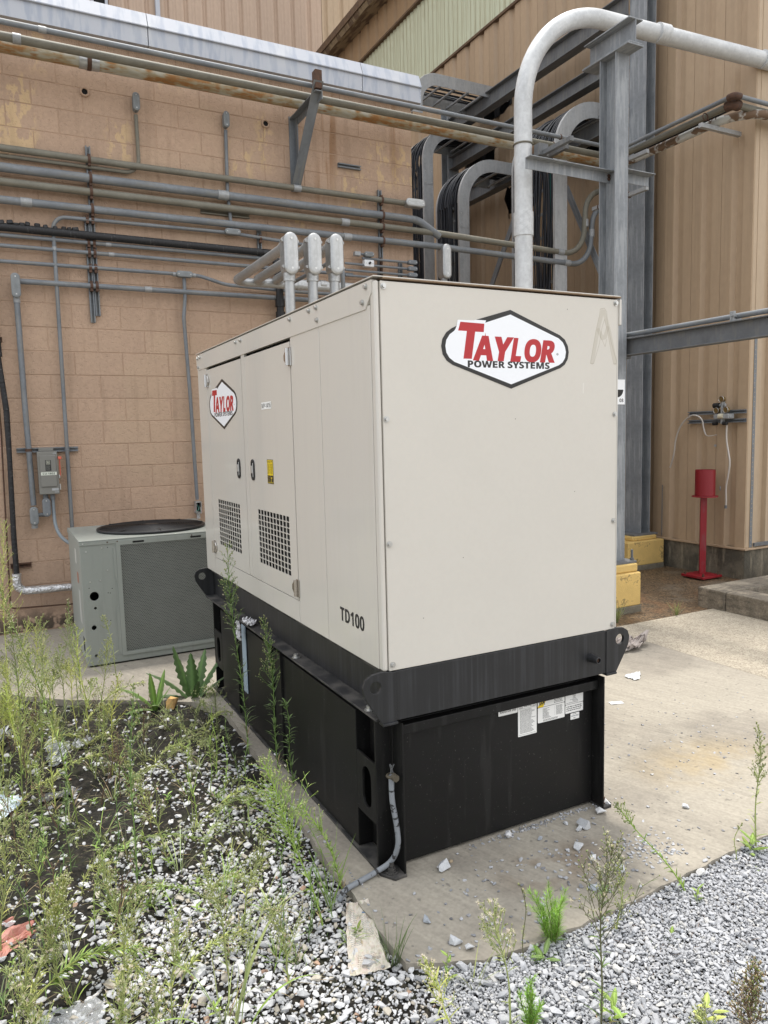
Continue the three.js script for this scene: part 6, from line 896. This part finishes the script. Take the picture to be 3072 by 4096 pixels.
function weed(label, b, o, group) {
  const t = thing(o.name || 'weed', label, o.cat || 'weed', [b[0], b[1] ?? soilY(b[0], b[2]), b[2]], group), P0 = [b[0], t.position.y - 0.01, b[2]];
  const S = new MB(), F = new MB(), H = new MB(), A = spine(P0, o.T, o.sag || 0, 18, o.wob ?? 0.012), h = Math.hypot(...o.T), col = o.col || GR.mid, sc = o.stem || scaleC(col, 1.25);
  S.stem(A, o.r || 0.0035, 0.0012, sc, 5);
  const nl = Math.round((o.leaves ?? 80) * h); // leaves along the stem
  for (let i = 0; i < nl; i++) { const q = rr(o.l0 ?? 0.04, o.l1 ?? 0.85), L = (o.len || 0.055) * rr(0.6, 1.2) * (1 - 0.45 * q); F.leaf(along(A, q), outDir(dirAt(A, q), i * 2.4 + rr(-0.4, 0.4), rr(0.35, 0.65)), L, (o.w || 0.0050) * rr(0.8, 1.4), rr(0.3, 1.3), jit(q < 0.12 && o.dryBase ? GR.dry : col), 3); }
  // panicle: side branches with twigs, buds and puffs
  const nb = o.branches || 0; for (let i = 0; i < nb; i++) {
    const q = (o.b0 ?? 0.6) + (1 - (o.b0 ?? 0.6)) * (i + rnd()) / nb, p = along(A, q), d = outDir(dirAt(A, q), i * 2.4 + rr(-0.5, 0.5), rr(0.45, 0.7)), L = (o.bl || 0.1) * rr(0.6, 1.15) * (1.25 - 0.95 * (q - (o.b0 ?? 0.6)) / (1 - (o.b0 ?? 0.6))), B = []; let w = p.clone(); const dd = d.clone(); for (let k = 0; k <= 4; k++) { B.push(w.clone()); w.addScaledVector(dd, L / 4); dd.y += (o.rise ?? 0.10); dd.normalize(); }
    S.stem(B, 0.0013, 0.0007, jit(sc, 0.1), 3);
    for (let k = 0; k < (o.twigs ?? 5); k++) { const s = rr(0.3, 1), tp = along(B, s), td = outDir(dirAt(B, s), rr(0, 6.3), rr(0.4, 0.7)), e = tp.clone().addScaledVector(td, L * rr(0.12, 0.3)); S.stem([tp, e], 0.0009, 0.0006, jit(sc, 0.1), 3); const f = rnd(); if (f < (o.puffs ?? 0.08)) H.puff(e, rr(0.006, 0.010), jit([0.55, 0.5, 0.38], 0.1), 16); else H.bud(e, rr(0.0018, 0.0032), f < 0.5 ? jit(o.budc || [0.30, 0.31, 0.14], 0.2) : jit([0.17, 0.2, 0.06], 0.2)); if (rnd() < 0.5) F.leaf(tp, td, L * 0.25, 0.003, 0.6, jit(col), 2); }
    const e = B[4]; H.bud(e, 0.003, jit(o.budc || [0.33, 0.33, 0.16], 0.2));
  }
  if (nb && nb < 11) { const k = S.P.length / 3; S.P.push(...H.P); S.N.push(...H.N); S.K.push(...H.K); S.I.push(...H.I.map((q) => q + k)); }
  part(t, 'stem', S.geo(), M.stemM); if (F.n) part(t, 'foliage', F.geo(), M.leaf).userData.kind = 'stuff'; if (H.n && nb >= 11) part(t, 'flower_heads', H.geo(), M.flower).userData.kind = 'stuff'; return t;
}
// tuft of arching blades
function grass(label, b, o, group) {
  const t = thing(o.name || 'grass_tuft', label, 'grass', [b[0], b[1] ?? soilY(b[0], b[2]), b[2]], group), F = new MB();
  for (let i = 0; i < o.n; i++) { const a = rr(0, 6.3), s = rr(0.12, o.spread || 0.5), L = o.h * rr(0.55, 1.15); F.leaf(V(b[0] + rr(-0.012, 0.012), t.position.y - 0.01, b[2] + rr(-0.012, 0.012)), V(Math.cos(a) * s, 1, Math.sin(a) * s).normalize(), L, (o.w || 0.005) * rr(0.7, 1.2), rr(0.2, o.droop || 1.2), jit(rnd() < 0.12 ? GR.dry : o.col || GR.mid), 6, 0.35); }
  part(t, 'blades', F.geo(), M.leaf); return t;
}
// long single arching blades, each a part
function bladeAt(t, p, d, L, w, droop, c) { const F = new MB(); F.leaf(V(...p), V(...d).normalize(), L, w, droop, c, 12, 0.3); part(t, 'blade', F.geo(), M.leaf); }
// feathery bright weed
function feather(label, b, h, w, group, col = GR.feather) {
  const t = thing('feathery_weed', label, 'weed', [b[0], b[1] ?? soilY(b[0], b[2]), b[2]], group), S = new MB(), F = new MB(), y0 = t.position.y;
  const ns = Math.round(4 + w * 40); for (let k = 0; k < ns; k++) { const a = rr(0, 6.3), s = k ? rr(0.1, 1) * w : 0, A = spine([b[0] + rr(-0.008, 0.008), y0 - 0.01, b[2] + rr(-0.008, 0.008)], [Math.cos(a) * s * 0.5, h * (k ? rr(0.6, 1) : 1), Math.sin(a) * s * 0.5], 0, 12, 0.006); S.stem(A, 0.0025, 0.0008, jit([0.17, 0.22, 0.05], 0.15), 4); for (let i = 0; i < h * 520; i++) { const q = rr(0.22, 1), d = outDir(dirAt(A, q), rr(0, 6.3), rr(0.35, 0.75)); const L = h * 0.20 * (1.15 - 0.6 * q) * rr(0.5, 1.1); F.leaf(along(A, q), d, L, 0.0019, rr(-0.5, 0.5), jit(col, 0.3), 2, 0); } }
  part(t, 'stem', S.geo(), M.stemM); part(t, 'foliage', F.geo(), M.leaf); return t;
}
// broad toothed leaf, a part of its own
function broadLeaf(t, p, az, el, L, w, droop, c, teeth = 0.18) {
  const P = [], N = [], I = [], n = 18; const dir = V(Math.cos(az) * Math.cos(el), Math.sin(el), Math.sin(az) * Math.cos(el)), side = V(-Math.sin(az), 0, Math.cos(az)), q = V(...p);
  for (let i = 0; i <= n; i++) { const s = i / n, tw = (i % 2 ? 1 + teeth : 1 - teeth * 0.6), hw = w * 0.5 * (0.16 + 0.84 * Math.pow(Math.sin(Math.PI * Math.min(1, 0.06 + s * 0.86 + 0.1 * s)), 0.85)) * (i === n ? 0.1 : tw), nm = side.clone().cross(dir).negate().normalize(); for (const k of [-1, -0.5, 0, 0.5, 1]) { const v = q.clone().addScaledVector(side, hw * k).addScaledVector(nm, hw * 0.38 * k * k + (k ? Math.sin(i * 1.7 + k * 3) * w * 0.015 : -w * 0.02)); P.push(v.x, v.y, v.z); N.push(...scaleC(c, k === 0 ? 1.7 : 0.9 + 0.2 * Math.abs(k))); } q.addScaledVector(dir, L / n); dir.y -= droop / n; dir.normalize(); }
  for (let i = 0; i < n; i++) for (let k = 0; k < 4; k++) { const a = i * 5 + k, b = a + 5; I.push(a, b, a + 1, a + 1, b, b + 1); }
  const g = new THREE.BufferGeometry(); g.setAttribute('position', new THREE.Float32BufferAttribute(P, 3)); g.setAttribute('color', new THREE.Float32BufferAttribute(N, 3)); g.setIndex(I); g.computeVertexNormals(); part(t, 'leaf', g, M.leaf);
}
{
  seed(1001);
  const HW = (x) => ({ branches: 34, bl: 0.09, leaves: 60, len: 0.06, dryBase: true, ...x });
  weed('tall weed at the far left whose flower head reaches above the air conditioner', [-1.24, null, -2.56], HW({ T: [0.04, 1.25, 0], col: GR.yellow, branches: 46, b0: 0.5, bl: 0.13 }));
  weed('straight tall weed at the left edge with small cream buds at its tip', [-1.2, null, -1.34], HW({ T: [0.02, 0.92, 0], col: GR.fresh, b0: 0.66, stem: [0.2, 0.24, 0.07] }));
  weed('long weed leaning left in an S across the air conditioner corner', [-0.99, null, -1.11], HW({ T: [-0.23, 1.12, -0.01], col: GR.fresh, branches: 50, b0: 0.42, bl: 0.075, stem: [0.19, 0.25, 0.06] }));
  weed('bushy pale headed weed left of the leaning weed', [-1.10, null, -1.75], HW({ T: [0.04, 0.82, 0], col: GR.dull, branches: 54, b0: 0.45, bl: 0.13, puffs: 0.03 }));
  weed('short weed between the leaning weed and the left edge', [-1.07, null, -1.29], HW({ T: [0, 0.45, 0], col: GR.yellow, branches: 6, leaves: 90 }));
  weed('thin flowering weed in front of the left corner of the air conditioner', [-0.81, null, -2.86], HW({ T: [-0.04, 0.68, 0], col: GR.mid, branches: 22, b0: 0.62, bl: 0.05 }));
  weed('sparse thin weed with a cream tip in front of the condenser panel holes', [-0.57, null, -2.87], HW({ T: [-0.06, 0.54, 0], col: GR.dull, branches: 14, b0: 0.78, bl: 0.06, leaves: 40 }));
  weed('pale round headed weed before the left side of the air conditioner', [-0.93, null, -2.55], HW({ T: [-0.02, 0.42, 0], col: GR.dull, branches: 30, b0: 0.5, bl: 0.09 }));
  weed('upright weed alone in the middle of the gravel bed', [-0.85, null, -0.38], HW({ T: [0.02, 0.85, 0], col: GR.mid, branches: 40, b0: 0.45, bl: 0.06, leaves: 80, puffs: 0.01 }));
  weed('tall weed with a bare head in front of the generator door vents', [-0.09, null, -1.48], HW({ T: [-0.07, 1.17, -0.02], col: GR.mid, branches: 40, b0: 0.6, bl: 0.11, leaves: 95, len: 0.075, w: 0.007, puffs: 0.04 }));
  weed('weed with a budded head in front of the hanging strip on the tank', [-0.04, null, -1.13], HW({ T: [-0.03, 0.83, -0.01], col: GR.mid, branches: 38, b0: 0.56, bl: 0.10, leaves: 100, len: 0.07, w: 0.007 }));
  weed('leafy unflowered weed against the dark tank side', [0.0 - 0.03, null, -0.93], HW({ T: [-0.03, 0.47, -0.01], col: GR.mid, branches: 0, leaves: 150, len: 0.075, w: 0.008, l1: 1 }));
  weed('bushy weed leaning over the concrete strip, its pale head before the tank foot', [-0.30, null, 0.07], HW({ T: [-0.18, 0.62, -0.06], col: GR.fresh, branches: 60, b0: 0.45, bl: 0.17, leaves: 120, len: 0.05, puffs: 0.04, rise: 0.03 }));
  weed('weed with hanging narrow leaves leaning left at the pad corner', [-0.16, null, -0.06], HW({ T: [-0.12, 0.42, -0.06], sag: 0.12, col: GR.fresh, branches: 8, leaves: 210, len: 0.05, l1: 1 }));
  weed('bright stout weed with a dense cream head at the lower left', [-1.23, null, 0.0], HW({ T: [0.14, 0.40, 0], col: GR.yellow, branches: 60, b0: 0.55, bl: 0.10, leaves: 130, len: 0.06, r: 0.005, stem: [0.3, 0.33, 0.09] }));
  weed('bright weed bent over sideways at the lower left, its tip hanging', [-1.24, null, -0.02], HW({ T: [0.36, 0.26, -0.03], sag: 0.75, col: GR.fresh, branches: 10, leaves: 330, len: 0.06, l0: 0.25, l1: 1, stem: [0.3, 0.33, 0.09] }));
  weed('seeding weed with cream puffs at the bottom edge, left of centre', [-1.01, null, 0.30], HW({ T: [0.02, 0.25, 0], col: GR.dull, branches: 34, b0: 0.3, bl: 0.10, puffs: 0.35, leaves: 60 }));
  weed('seeding weed with cream puffs nearest the bottom left corner', [-1.22, null, 0.22], HW({ T: [0.0, 0.20, 0], col: GR.dull, branches: 30, b0: 0.3, bl: 0.09, puffs: 0.25, leaves: 60 }));
  weed('small seeding weed with puffs right of the film at the bottom edge', [-0.93, null, 0.33], HW({ T: [0.03, 0.22, 0], col: GR.dull, branches: 26, b0: 0.35, bl: 0.08, puffs: 0.3, leaves: 50 }));
  weed('tall open panicle weed rising before the right part of the pad', [0.22, null, 0.87], HW({ T: [0.01, 0.595, 0.01], col: GR.mid, branches: 30, b0: 0.5, bl: 0.16, leaves: 70, puffs: 0.16, rise: 0.22, twigs: 8, stem: [0.13, 0.13, 0.06] }));
  weed('long thin weed leaning far left over the sunny pad', [0.94, null, 0.58], HW({ T: [-0.19, 0.36, -0.19], col: GR.fresh, branches: 16, b0: 0.78, bl: 0.055, leaves: 110, len: 0.035, puffs: 0.1 }));
  weed('upright weed with a slim head at the right edge of the photo', [1.4, null, 0.505], HW({ T: [0.0, 0.54, -0.01], col: GR.dull, branches: 40, b0: 0.55, bl: 0.055, leaves: 50, len: 0.055, w: 0.007 }));
  weed('very thin young stem left of the slim weed at right', [1.25, null, 0.525], HW({ T: [0.01, 0.20, 0], col: GR.dull, branches: 4, b0: 0.8, bl: 0.02, leaves: 60, len: 0.02, r: 0.002 }));
  weed('seeding weed with cream puffs in front of the pad, right of the paper sack', [-0.01, null, 0.76], HW({ T: [-0.03, 0.41, -0.02], col: GR.dull, branches: 26, b0: 0.55, bl: 0.11, puffs: 0.45, leaves: 50, rise: 0.15 }));
  weed('low weed with cream daisies left of the puffy seeding weed', [-0.15, null, 0.68], HW({ T: [-0.07, 0.23, -0.04], col: GR.yellow, branches: 22, b0: 0.4, bl: 0.09, puffs: 0.4, leaves: 60, budc: [0.6, 0.55, 0.4] }));
  weed('bare straight stalk beside the feathery green weed', [0.20, null, 0.55], HW({ T: [-0.01, 0.30, 0], col: GR.dull, branches: 3, b0: 0.8, bl: 0.02, leaves: 110, len: 0.014, r: 0.002, stem: [0.13, 0.13, 0.06] }));
  weed('thin budding stalk just right of the tall panicle weed', [0.55, null, 0.60], HW({ T: [0.02, 0.31, 0], col: GR.dull, branches: 18, b0: 0.5, bl: 0.06, leaves: 60, len: 0.03 }));
  weed('dry brown seed head at the lower right corner', [0.56, null, 1.10], HW({ T: [0.0, 0.27, -0.01], col: [0.24, 0.19, 0.10], branches: 60, b0: 0.25, bl: 0.075, twigs: 8, puffs: 0.02, leaves: 40, budc: [0.30, 0.23, 0.13], stem: [0.16, 0.11, 0.06] }));
  weed('wispy grey green weed at the lower right beside the dry head', [0.43, null, 1.06], HW({ T: [0.0, 0.17, 0], col: GR.dull, branches: 14, b0: 0.4, bl: 0.08, leaves: 60, puffs: 0 }));
  const MARKS = [[-1.32, -0.42, 'beside the red plastic sheet'], [-1.38, -1.45, 'beside the pale blue plastic sheet'], [-1.02, -1.9, 'near the clear plastic bag'], [-0.36, -2.3, 'near the orange rock'], [-1.05, -1.42, 'near the foil scrap'], [-0.3, 0.15, 'near the paper sack'], [-1.1, 0.1, 'near the plastic film'], [-0.2, -0.35, 'by the pad near the front tank corner'], [-0.2, -1.0, 'by the concrete strip beside the tank'], [-0.42, -1.62, 'near the torn white paper'], [-0.85, -0.38, 'near the lone upright weed'], [-0.6, -0.9, 'in the middle of the gravel'], [-0.75, -2.5, 'before the air conditioner'], [-1.4, -2.4, 'at the far left by the concrete'], [0.3, 0.75, 'below the feathery weed'], [0.65, 0.7, 'near the low grass clump'], [1.0, 0.65, 'near the leaning thin stem'], [1.35, 0.75, 'near the slim weed at right'], [0.5, 1.0, 'beside the dry seed head']];
  const near = (x, z) => MARKS.reduce((a, m) => { const d = Math.hypot(m[0] - x, m[1] - z); return d < a[0] ? [d, m[2]] : a; }, [9, ''])[1];
  const many = (l, n, x0, x1, z0, z1, f) => { for (let i = 0; i < n; i++) { let x, z, k = 0; do { x = rr(x0, x1); z = rr(z0, z1); } while ((inPad(x, z)) && k++ < 60); f(x, z, l + ' ' + near(x, z)); } };
  for (const [x, z, h, lx, c, pf, l] of [[-1.30, -0.35, 0.44, 0.05, GR.yellow, 0.05, 'pale budding weed leaning right over the red sheet'], [-1.16, -0.52, 0.36, -0.04, GR.fresh, 0.03, 'green budding weed just behind the red sheet'], [-1.26, 0.16, 0.30, 0.04, GR.yellow, 0.2, 'yellow green weed with puffs in the bottom left corner'], [-1.12, 0.02, 0.26, -0.05, GR.dull, 0.3, 'puffy seeded weed just right of the stout bright weed'], [-0.98, 0.12, 0.34, 0.06, GR.yellow, 0.15, 'open headed weed above the plastic film'], [-0.92, -0.12, 0.38, -0.08, GR.dull, 0.08, 'grey green weed leaning left, above the bottom seed heads'], [-0.85, 0.22, 0.30, 0.03, GR.yellow, 0.2, 'cream headed weed left of the long grass blades'], [-0.66, 0.16, 0.40, -0.05, GR.dull, 0.06, 'slender open weed behind the long grass blades'], [-0.55, -0.05, 0.34, 0.07, GR.yellow, 0.05, 'pale slender weed halfway to the paper sack'], [-0.50, 0.28, 0.28, -0.04, GR.dull, 0.12, 'thin seeding weed between the grass blades and the paper sack'], [-1.33, -0.85, 0.50, 0.05, GR.yellow, 0.04, 'tall pale weed at the left edge above the red sheet'], [-0.70, -0.60, 0.40, -0.1, GR.yellow, 0.04, 'pale weed leaning left near the centre of the gravel bed']])
    weed(l, [x, null, z], HW({ T: [lx, h, rr(-0.03, 0.03)], col: c, branches: 30, b0: 0.38, bl: 0.10, puffs: pf, leaves: 70, len: 0.045, w: 0.0042, stem: [0.3, 0.34, 0.12] }));
  // drooping feathery masses
  const DR = (l, b, T, sag, c = GR.dull) => weed(l, b, { T, sag, col: c, leaves: 420, len: 0.032, w: 0.0032, l0: 0.1, l1: 1, branches: 16, b0: 0.35, bl: 0.12, twigs: 6, rise: -0.12, puffs: 0.02, stem: [0.22, 0.26, 0.10] });
  DR('drooping feathery weed hanging over the concrete strip by the far tank end', [-0.18, null, -1.75], [-0.05, 0.52, 0.06], 0.35); DR('second drooping feathery weed left of the far tank end', [-0.30, null, -1.85], [0.05, 0.46, 0.1], 0.5); DR('low drooping weed mass beside the concrete strip', [-0.30, null, -1.35], [-0.08, 0.34, 0.1], 0.4); DR('arching weed sweeping left below the orange rock', [-0.40, null, -2.0], [-0.22, 0.24, 0.1], 0.8);
  DR('long arching weed in front of the air conditioner base', [-0.92, null, -2.1], [0.42, 0.42, -0.2], 0.45, GR.yellow); DR('arching yellow green weed reaching right from the left weeds', [-1.12, null, -1.55], [0.42, 0.36, 0.05], 0.75, GR.yellow); DR('second arching yellow green weed reaching right from the left weeds', [-1.18, null, -1.7], [0.30, 0.48, 0.0], 0.7, GR.yellow); DR('arching weed over the blue plastic sheet', [-1.35, null, -1.2], [0.30, 0.22, 0.1], 0.9, GR.fresh); DR('flat arching weed in the middle of the gravel bed', [-0.95, null, -0.75], [0.42, 0.20, 0.1], 0.9, GR.fresh); DR('low arching weed across the white gravel near the pad', [-0.45, null, -0.85], [0.22, 0.2, 0.05], 0.8, GR.fresh); DR('bowed weed reaching left over the moss', [-0.62, null, -0.30], [-0.34, 0.2, -0.1], 0.8, GR.fresh); DR('bowed pale weed near the bottom of the gravel bed', [-0.80, null, 0.10], [0.26, 0.22, -0.05], 0.8, GR.yellow);
  many('drooping tangled weed', 19, -1.4, -0.2, -2.2, 0.2, (x, z, l) => weed(l, [x, null, z], { T: [rr(-0.3, 0.3), rr(0.2, 0.42), rr(-0.15, 0.15)], sag: rr(0.35, 0.9), col: jit(rnd() < 0.5 ? GR.yellow : GR.dull), leaves: 230, len: 0.032, w: 0.0028, l0: 0.1, l1: 1, branches: 12, b0: 0.4, bl: 0.1, twigs: 5, rise: -0.1, puffs: 0.02, r: 0.002, stem: jit([0.27, 0.31, 0.11]) }, 'drooping weeds of the left bed ' + near(x, z)));
  // feathery bright weeds on the gravel
  feather('bright feathery green weed at the pad edge in the middle of the foreground', [0.33, null, 0.53], 0.25, 0.17); feather('bright feathery green weed nearest the bottom edge', [0.03, null, 0.79], 0.21, 0.07); feather('small feathery green sprig just above the lowest feathery weed', [0.22, null, 0.57], 0.11, 0.06);
  // grasses
  grass('thin grass tuft right of the paper sack', [-0.18, null, 0.36], { n: 26, h: 0.22, w: 0.004, spread: 0.4, col: GR.mid }); grass('wispy grass tuft at the front pad edge', [-0.01, null, 0.57], { n: 12, h: 0.18, w: 0.0032, spread: 0.8, col: GR.dull });
  grass('dense low grass clump on the grey gravel at right', [0.59, null, 0.72], { n: 40, h: 0.085, w: 0.006, spread: 1.0, col: GR.mid }); grass('grass tuft at the left edge above the red sheet', [-1.34, null, -0.60], { n: 26, h: 0.16, w: 0.006, spread: 0.5, col: GR.fresh });
  grass('grass tuft growing from the joint beside the near yellow footing', [3.50, -0.01, -2.36], { n: 40, h: 0.22, w: 0.006, spread: 0.6, col: GR.dull }); grass('faint grass tuft in the concrete joint before the basin kerb', [4.1, -0.01, -2.24], { n: 30, h: 0.16, w: 0.005, spread: 0.7, col: GR.dull });
  const lg = thing('grass_clump', 'long broad grass blades arching up at the bottom edge, left of centre', 'grass', [-0.72, soilY(-0.72, 0.38), 0.38]);
  for (const [x, z, d, L, w, dr, c] of [[-0.74, 0.37, [-0.05, 1, 0.0], 0.43, 0.014, 1.0, GR.yellow], [-0.735, 0.38, [-0.18, 1, 0.05], 0.40, 0.013, 1.7, GR.fresh], [-0.70, 0.37, [0.22, 1, -0.1], 0.48, 0.013, 1.2, GR.dull], [-0.69, 0.38, [0.1, 1, 0.05], 0.36, 0.009, 0.7, GR.fresh], [-0.70, 0.36, [0.30, 1, -0.15], 0.42, 0.013, 1.6, GR.dull], [-0.76, 0.38, [-0.35, 1, 0.1], 0.30, 0.010, 1.8, GR.fresh], [-0.71, 0.39, [0.05, 1, 0.1], 0.28, 0.009, 0.5, GR.yellow], [-0.66, 0.30, [0.14, 1, -0.1], 0.42, 0.013, 0.6, GR.dull], [-0.74, 0.40, [-0.6, 1, 0.0], 0.24, 0.009, 2.2, GR.yellow], [-0.68, 0.40, [0.5, 1, 0.0], 0.30, 0.009, 2.0, GR.fresh]]) bladeAt(lg, [x, soilY(x, z) - 0.01, z], d, L, w, dr, c);
  const lp = thing('grass_clump', 'upright grass clump by the pad corner beside the paper sack', 'grass', [-0.24, soilY(-0.24, -0.02), -0.02]);
  for (let k = 0; k < 9; k++) bladeAt(lp, [-0.24 + rr(-0.015, 0.015), -0.04, -0.0 + rr(-0.015, 0.015)], [rr(-0.4, 0.25), 1, rr(-0.3, 0.3)], rr(0.18, 0.34), 0.008, rr(0.2, 1.3), jit(GR.fresh));
  // rosettes with big toothed leaves
  const r1 = thing('leafy_weed', 'light green rosette of long leaves in front of the air conditioner', 'plant', [-0.42, soilY(-0.42, -2.37), -2.37]);
  for (const [az, el, L, w, dr, k] of [[3.5, 1.0, 0.30, 0.05, 1.2, 1.0], [4.5, 1.35, 0.24, 0.045, 0.2, 1.25], [-0.7, 1.2, 0.26, 0.045, 0.3, 1.1], [3.0, 0.55, 0.2, 0.04, 1.0, 0.9], [0.4, 1.1, 0.18, 0.04, 0.5, 1], [1.8, 0.9, 0.16, 0.04, 1, 0.9]]) broadLeaf(r1, [-0.42, soilY(-0.42, -2.37), -2.37], az, el, L, w, dr, scaleC([0.105, 0.185, 0.03], k), 0.08);
  const r2 = thing('leafy_weed', 'dark green rosette of big toothed leaves beside the far tank corner', 'plant', [-0.17, soilY(-0.17, -2.42), -2.42]);
  for (const [az, el, L, w, dr, k] of [[3.3, 1.0, 0.38, 0.075, 0.9, 0.9], [4.0, 1.25, 0.40, 0.08, 0.2, 1], [4.9, 1.4, 0.33, 0.075, 0.1, 1.2], [5.6, 1.2, 0.36, 0.075, 0.3, 1.05], [-0.1, 1.05, 0.34, 0.07, 0.4, 1.0], [0.55, 0.85, 0.33, 0.05, 0.5, 0.75], [1.5, 1.1, 0.24, 0.05, 0.6, 0.9], [3.6, 0.7, 0.25, 0.06, 1.1, 0.8]]) broadLeaf(r2, [-0.17, soilY(-0.17, -2.42) - 0.01, -2.42], az, el, L, w, dr, scaleC([0.06, 0.115, 0.03], k), 0.22);
  // small broad leaved seedlings, each in its own place
  const sd = (l, b, h, n, L, c, g2) => { const y = soilY(b[0], b[1]), t = thing('seedling', l, 'plant', [b[0], y, b[1]], g2), S = new MB(); S.stem([V(b[0], y - 0.01, b[1]), V(b[0] + rr(-0.01, 0.01), y + h * 0.5, b[1]), V(b[0] + rr(-0.01, 0.01), y + h, b[1])], 0.002, 0.001, scaleC(c, 0.9), 4); part(t, 'stem', S.geo(), M.stemM); for (let i = 0; i < n; i++) broadLeaf(t, [b[0], y + h * (0.25 + 0.75 * i / n), b[1]], i * 2.4, rr(0.4, 1.0), L * rr(0.7, 1.1), L * 0.30, rr(0.3, 0.9), jit(c, 0.2), 0.05); };
  sd('leafy seedling at the bottom edge right of the tall panicle weed', [0.255, 0.88], 0.13, 8, 0.06, GR.fresh); sd('leafy seedling on grey gravel above the grass clump', [0.69, 0.705], 0.06, 6, 0.05, GR.fresh); sd('vine like weed with round leaves on grey gravel near the leaning stem', [0.92, 0.62], 0.09, 9, 0.03, GR.fresh); sd('leafy shoot at the foot of the slim weed at the right edge', [1.36, 0.515], 0.10, 8, 0.07, GR.fresh); sd('vine weed with round leaves and a dark tangle at the front pad edge', [-0.07, 0.52], 0.12, 8, 0.035, GR.fresh); sd('pale leaves beside the dry seed head at lower right', [0.47, 1.02], 0.15, 6, 0.06, GR.yellow); sd('broad dark shoot beside the feathery weed', [0.25, 0.59], 0.07, 6, 0.06, GR.mid); sd('yellow green seedling right of the dry seed head', [0.53, 0.99], 0.1, 5, 0.05, GR.yellow);
  many('small green seedling between white stones', 20, -1.3, -0.15, -1.9, 0.3, (x, z, l) => sd(l, [x, z], rr(0.02, 0.05), 6, rr(0.02, 0.035), jit(GR.fresh), 'seedlings in the left gravel bed ' + near(x, z)));
  many('small green seedling in grey gravel', 16, 0.3, 1.5, 0.6, 1.05, (x, z, l) => sd(l, [x, z], rr(0.015, 0.05), 5, rr(0.02, 0.04), jit(GR.fresh), 'seedlings in the grey gravel ' + near(x, z)));
  many('short tuft of thin grass', 60, -1.45, -0.2, -2.7, 0.35, (x, z, l) => grass(l, [x, null, z], { n: 16, h: rr(0.08, 0.24), w: 0.0036, spread: 0.75, droop: 2.2, col: jit(rnd() < 0.5 ? GR.fresh : GR.dull) }, 'grass tufts in the left bed ' + near(x, z)));
  many('slim young weed without flowers', 44, -1.4, -0.2, -2.3, 0.3, (x, z, l) => weed(l, [x, null, z], { T: [rr(-0.06, 0.06), rr(0.15, 0.42), rr(-0.04, 0.04)], col: jit(rnd() < 0.5 ? GR.fresh : GR.mid), leaves: 110, len: 0.04, w: 0.0034, l1: 1, r: 0.002 }, 'young weed stems in the left bed ' + near(x, z)));
  many('tall weed with a loose pale head', 32, -1.5, -0.75, -2.75, -1.5, (x, z, l) => weed(l, [x, null, z], { T: [rr(-0.12, 0.12), rr(0.35, 0.75), rr(-0.05, 0.05)], sag: rr(0, 0.35), col: jit(rnd() < 0.6 ? GR.yellow : GR.dull), leaves: 55, len: 0.05, w: 0.0036, branches: 26, b0: 0.5, bl: 0.10, puffs: 0.03 }, 'weeds of the far left thicket ' + near(x, z)));
  many('bare reddish dry stem', 18, -1.3, -0.5, -2.8, -0.2, (x, z, l) => weed(l, [x, null, z], { T: [rr(-0.1, 0.1), rr(0.15, 0.4), rr(-0.05, 0.05)], col: GR.dry, stem: [0.13, 0.08, 0.05], leaves: 25, len: 0.03, w: 0.003, branches: 10, b0: 0.4, bl: 0.1, twigs: 3, puffs: 0 , budc: [0.2, 0.14, 0.08] }, 'dry stems in the left bed ' + near(x, z)));
  // fallen twigs and dead leaves
  const lt = new MB(); for (let i = 0; i < 1400; i++) { const x = rr(-2, -0.1), z = rr(-2.9, 0.5); if (inPad(x, z)) continue; lt.leaf(V(x, soilY(x, z) + rr(0.004, 0.022), z), V(rr(-1, 1), rr(-0.05, 0.25), rr(-1, 1)).normalize(), rr(0.02, 0.09), rr(0.0012, 0.003), 0.2, jit(rnd() < 0.5 ? GR.dry : [0.12, 0.085, 0.05], 0.3), 2, 0.1); }
  for (let i = 0; i < 900; i++) { const x = rr(-2, -0.1), z = rr(-2.9, 0.5); if (inPad(x, z)) continue; lt.leaf(V(x, soilY(x, z) - 0.002, z), V(rr(-1, 1), rr(0.6, 1.6), rr(-1, 1)).normalize(), rr(0.015, 0.05), 0.003, 0.6, jit(GR.mid, 0.4), 2, 0.1); }
  single('plant_litter', lt.geo(), M.leaf, 'dead twigs and tiny sprouts lying over the left bed', 'plant litter', null, 'stuff');
  const l2 = new MB(); for (let i = 0; i < 260; i++) { const x = rr(0.3, 1.4), z = rr(0.55, 1.0); if (inPad(x, z)) continue; l2.leaf(V(x, -0.015, z), V(rr(-1, 1), rr(-0.02, 0.2), rr(-1, 1)).normalize(), rr(0.015, 0.06), rr(0.001, 0.0025), 0.2, jit([0.14, 0.09, 0.06], 0.3), 2, 0.1); }
  single('plant_litter', l2.geo(), M.leaf, 'reddish dry twigs on the grey gravel', 'plant litter', null, 'stuff');
}

scene.traverse((o) => { if (o.isMesh) { o.castShadow = true; o.receiveShadow = true; } });
renderer.render(scene, camera);
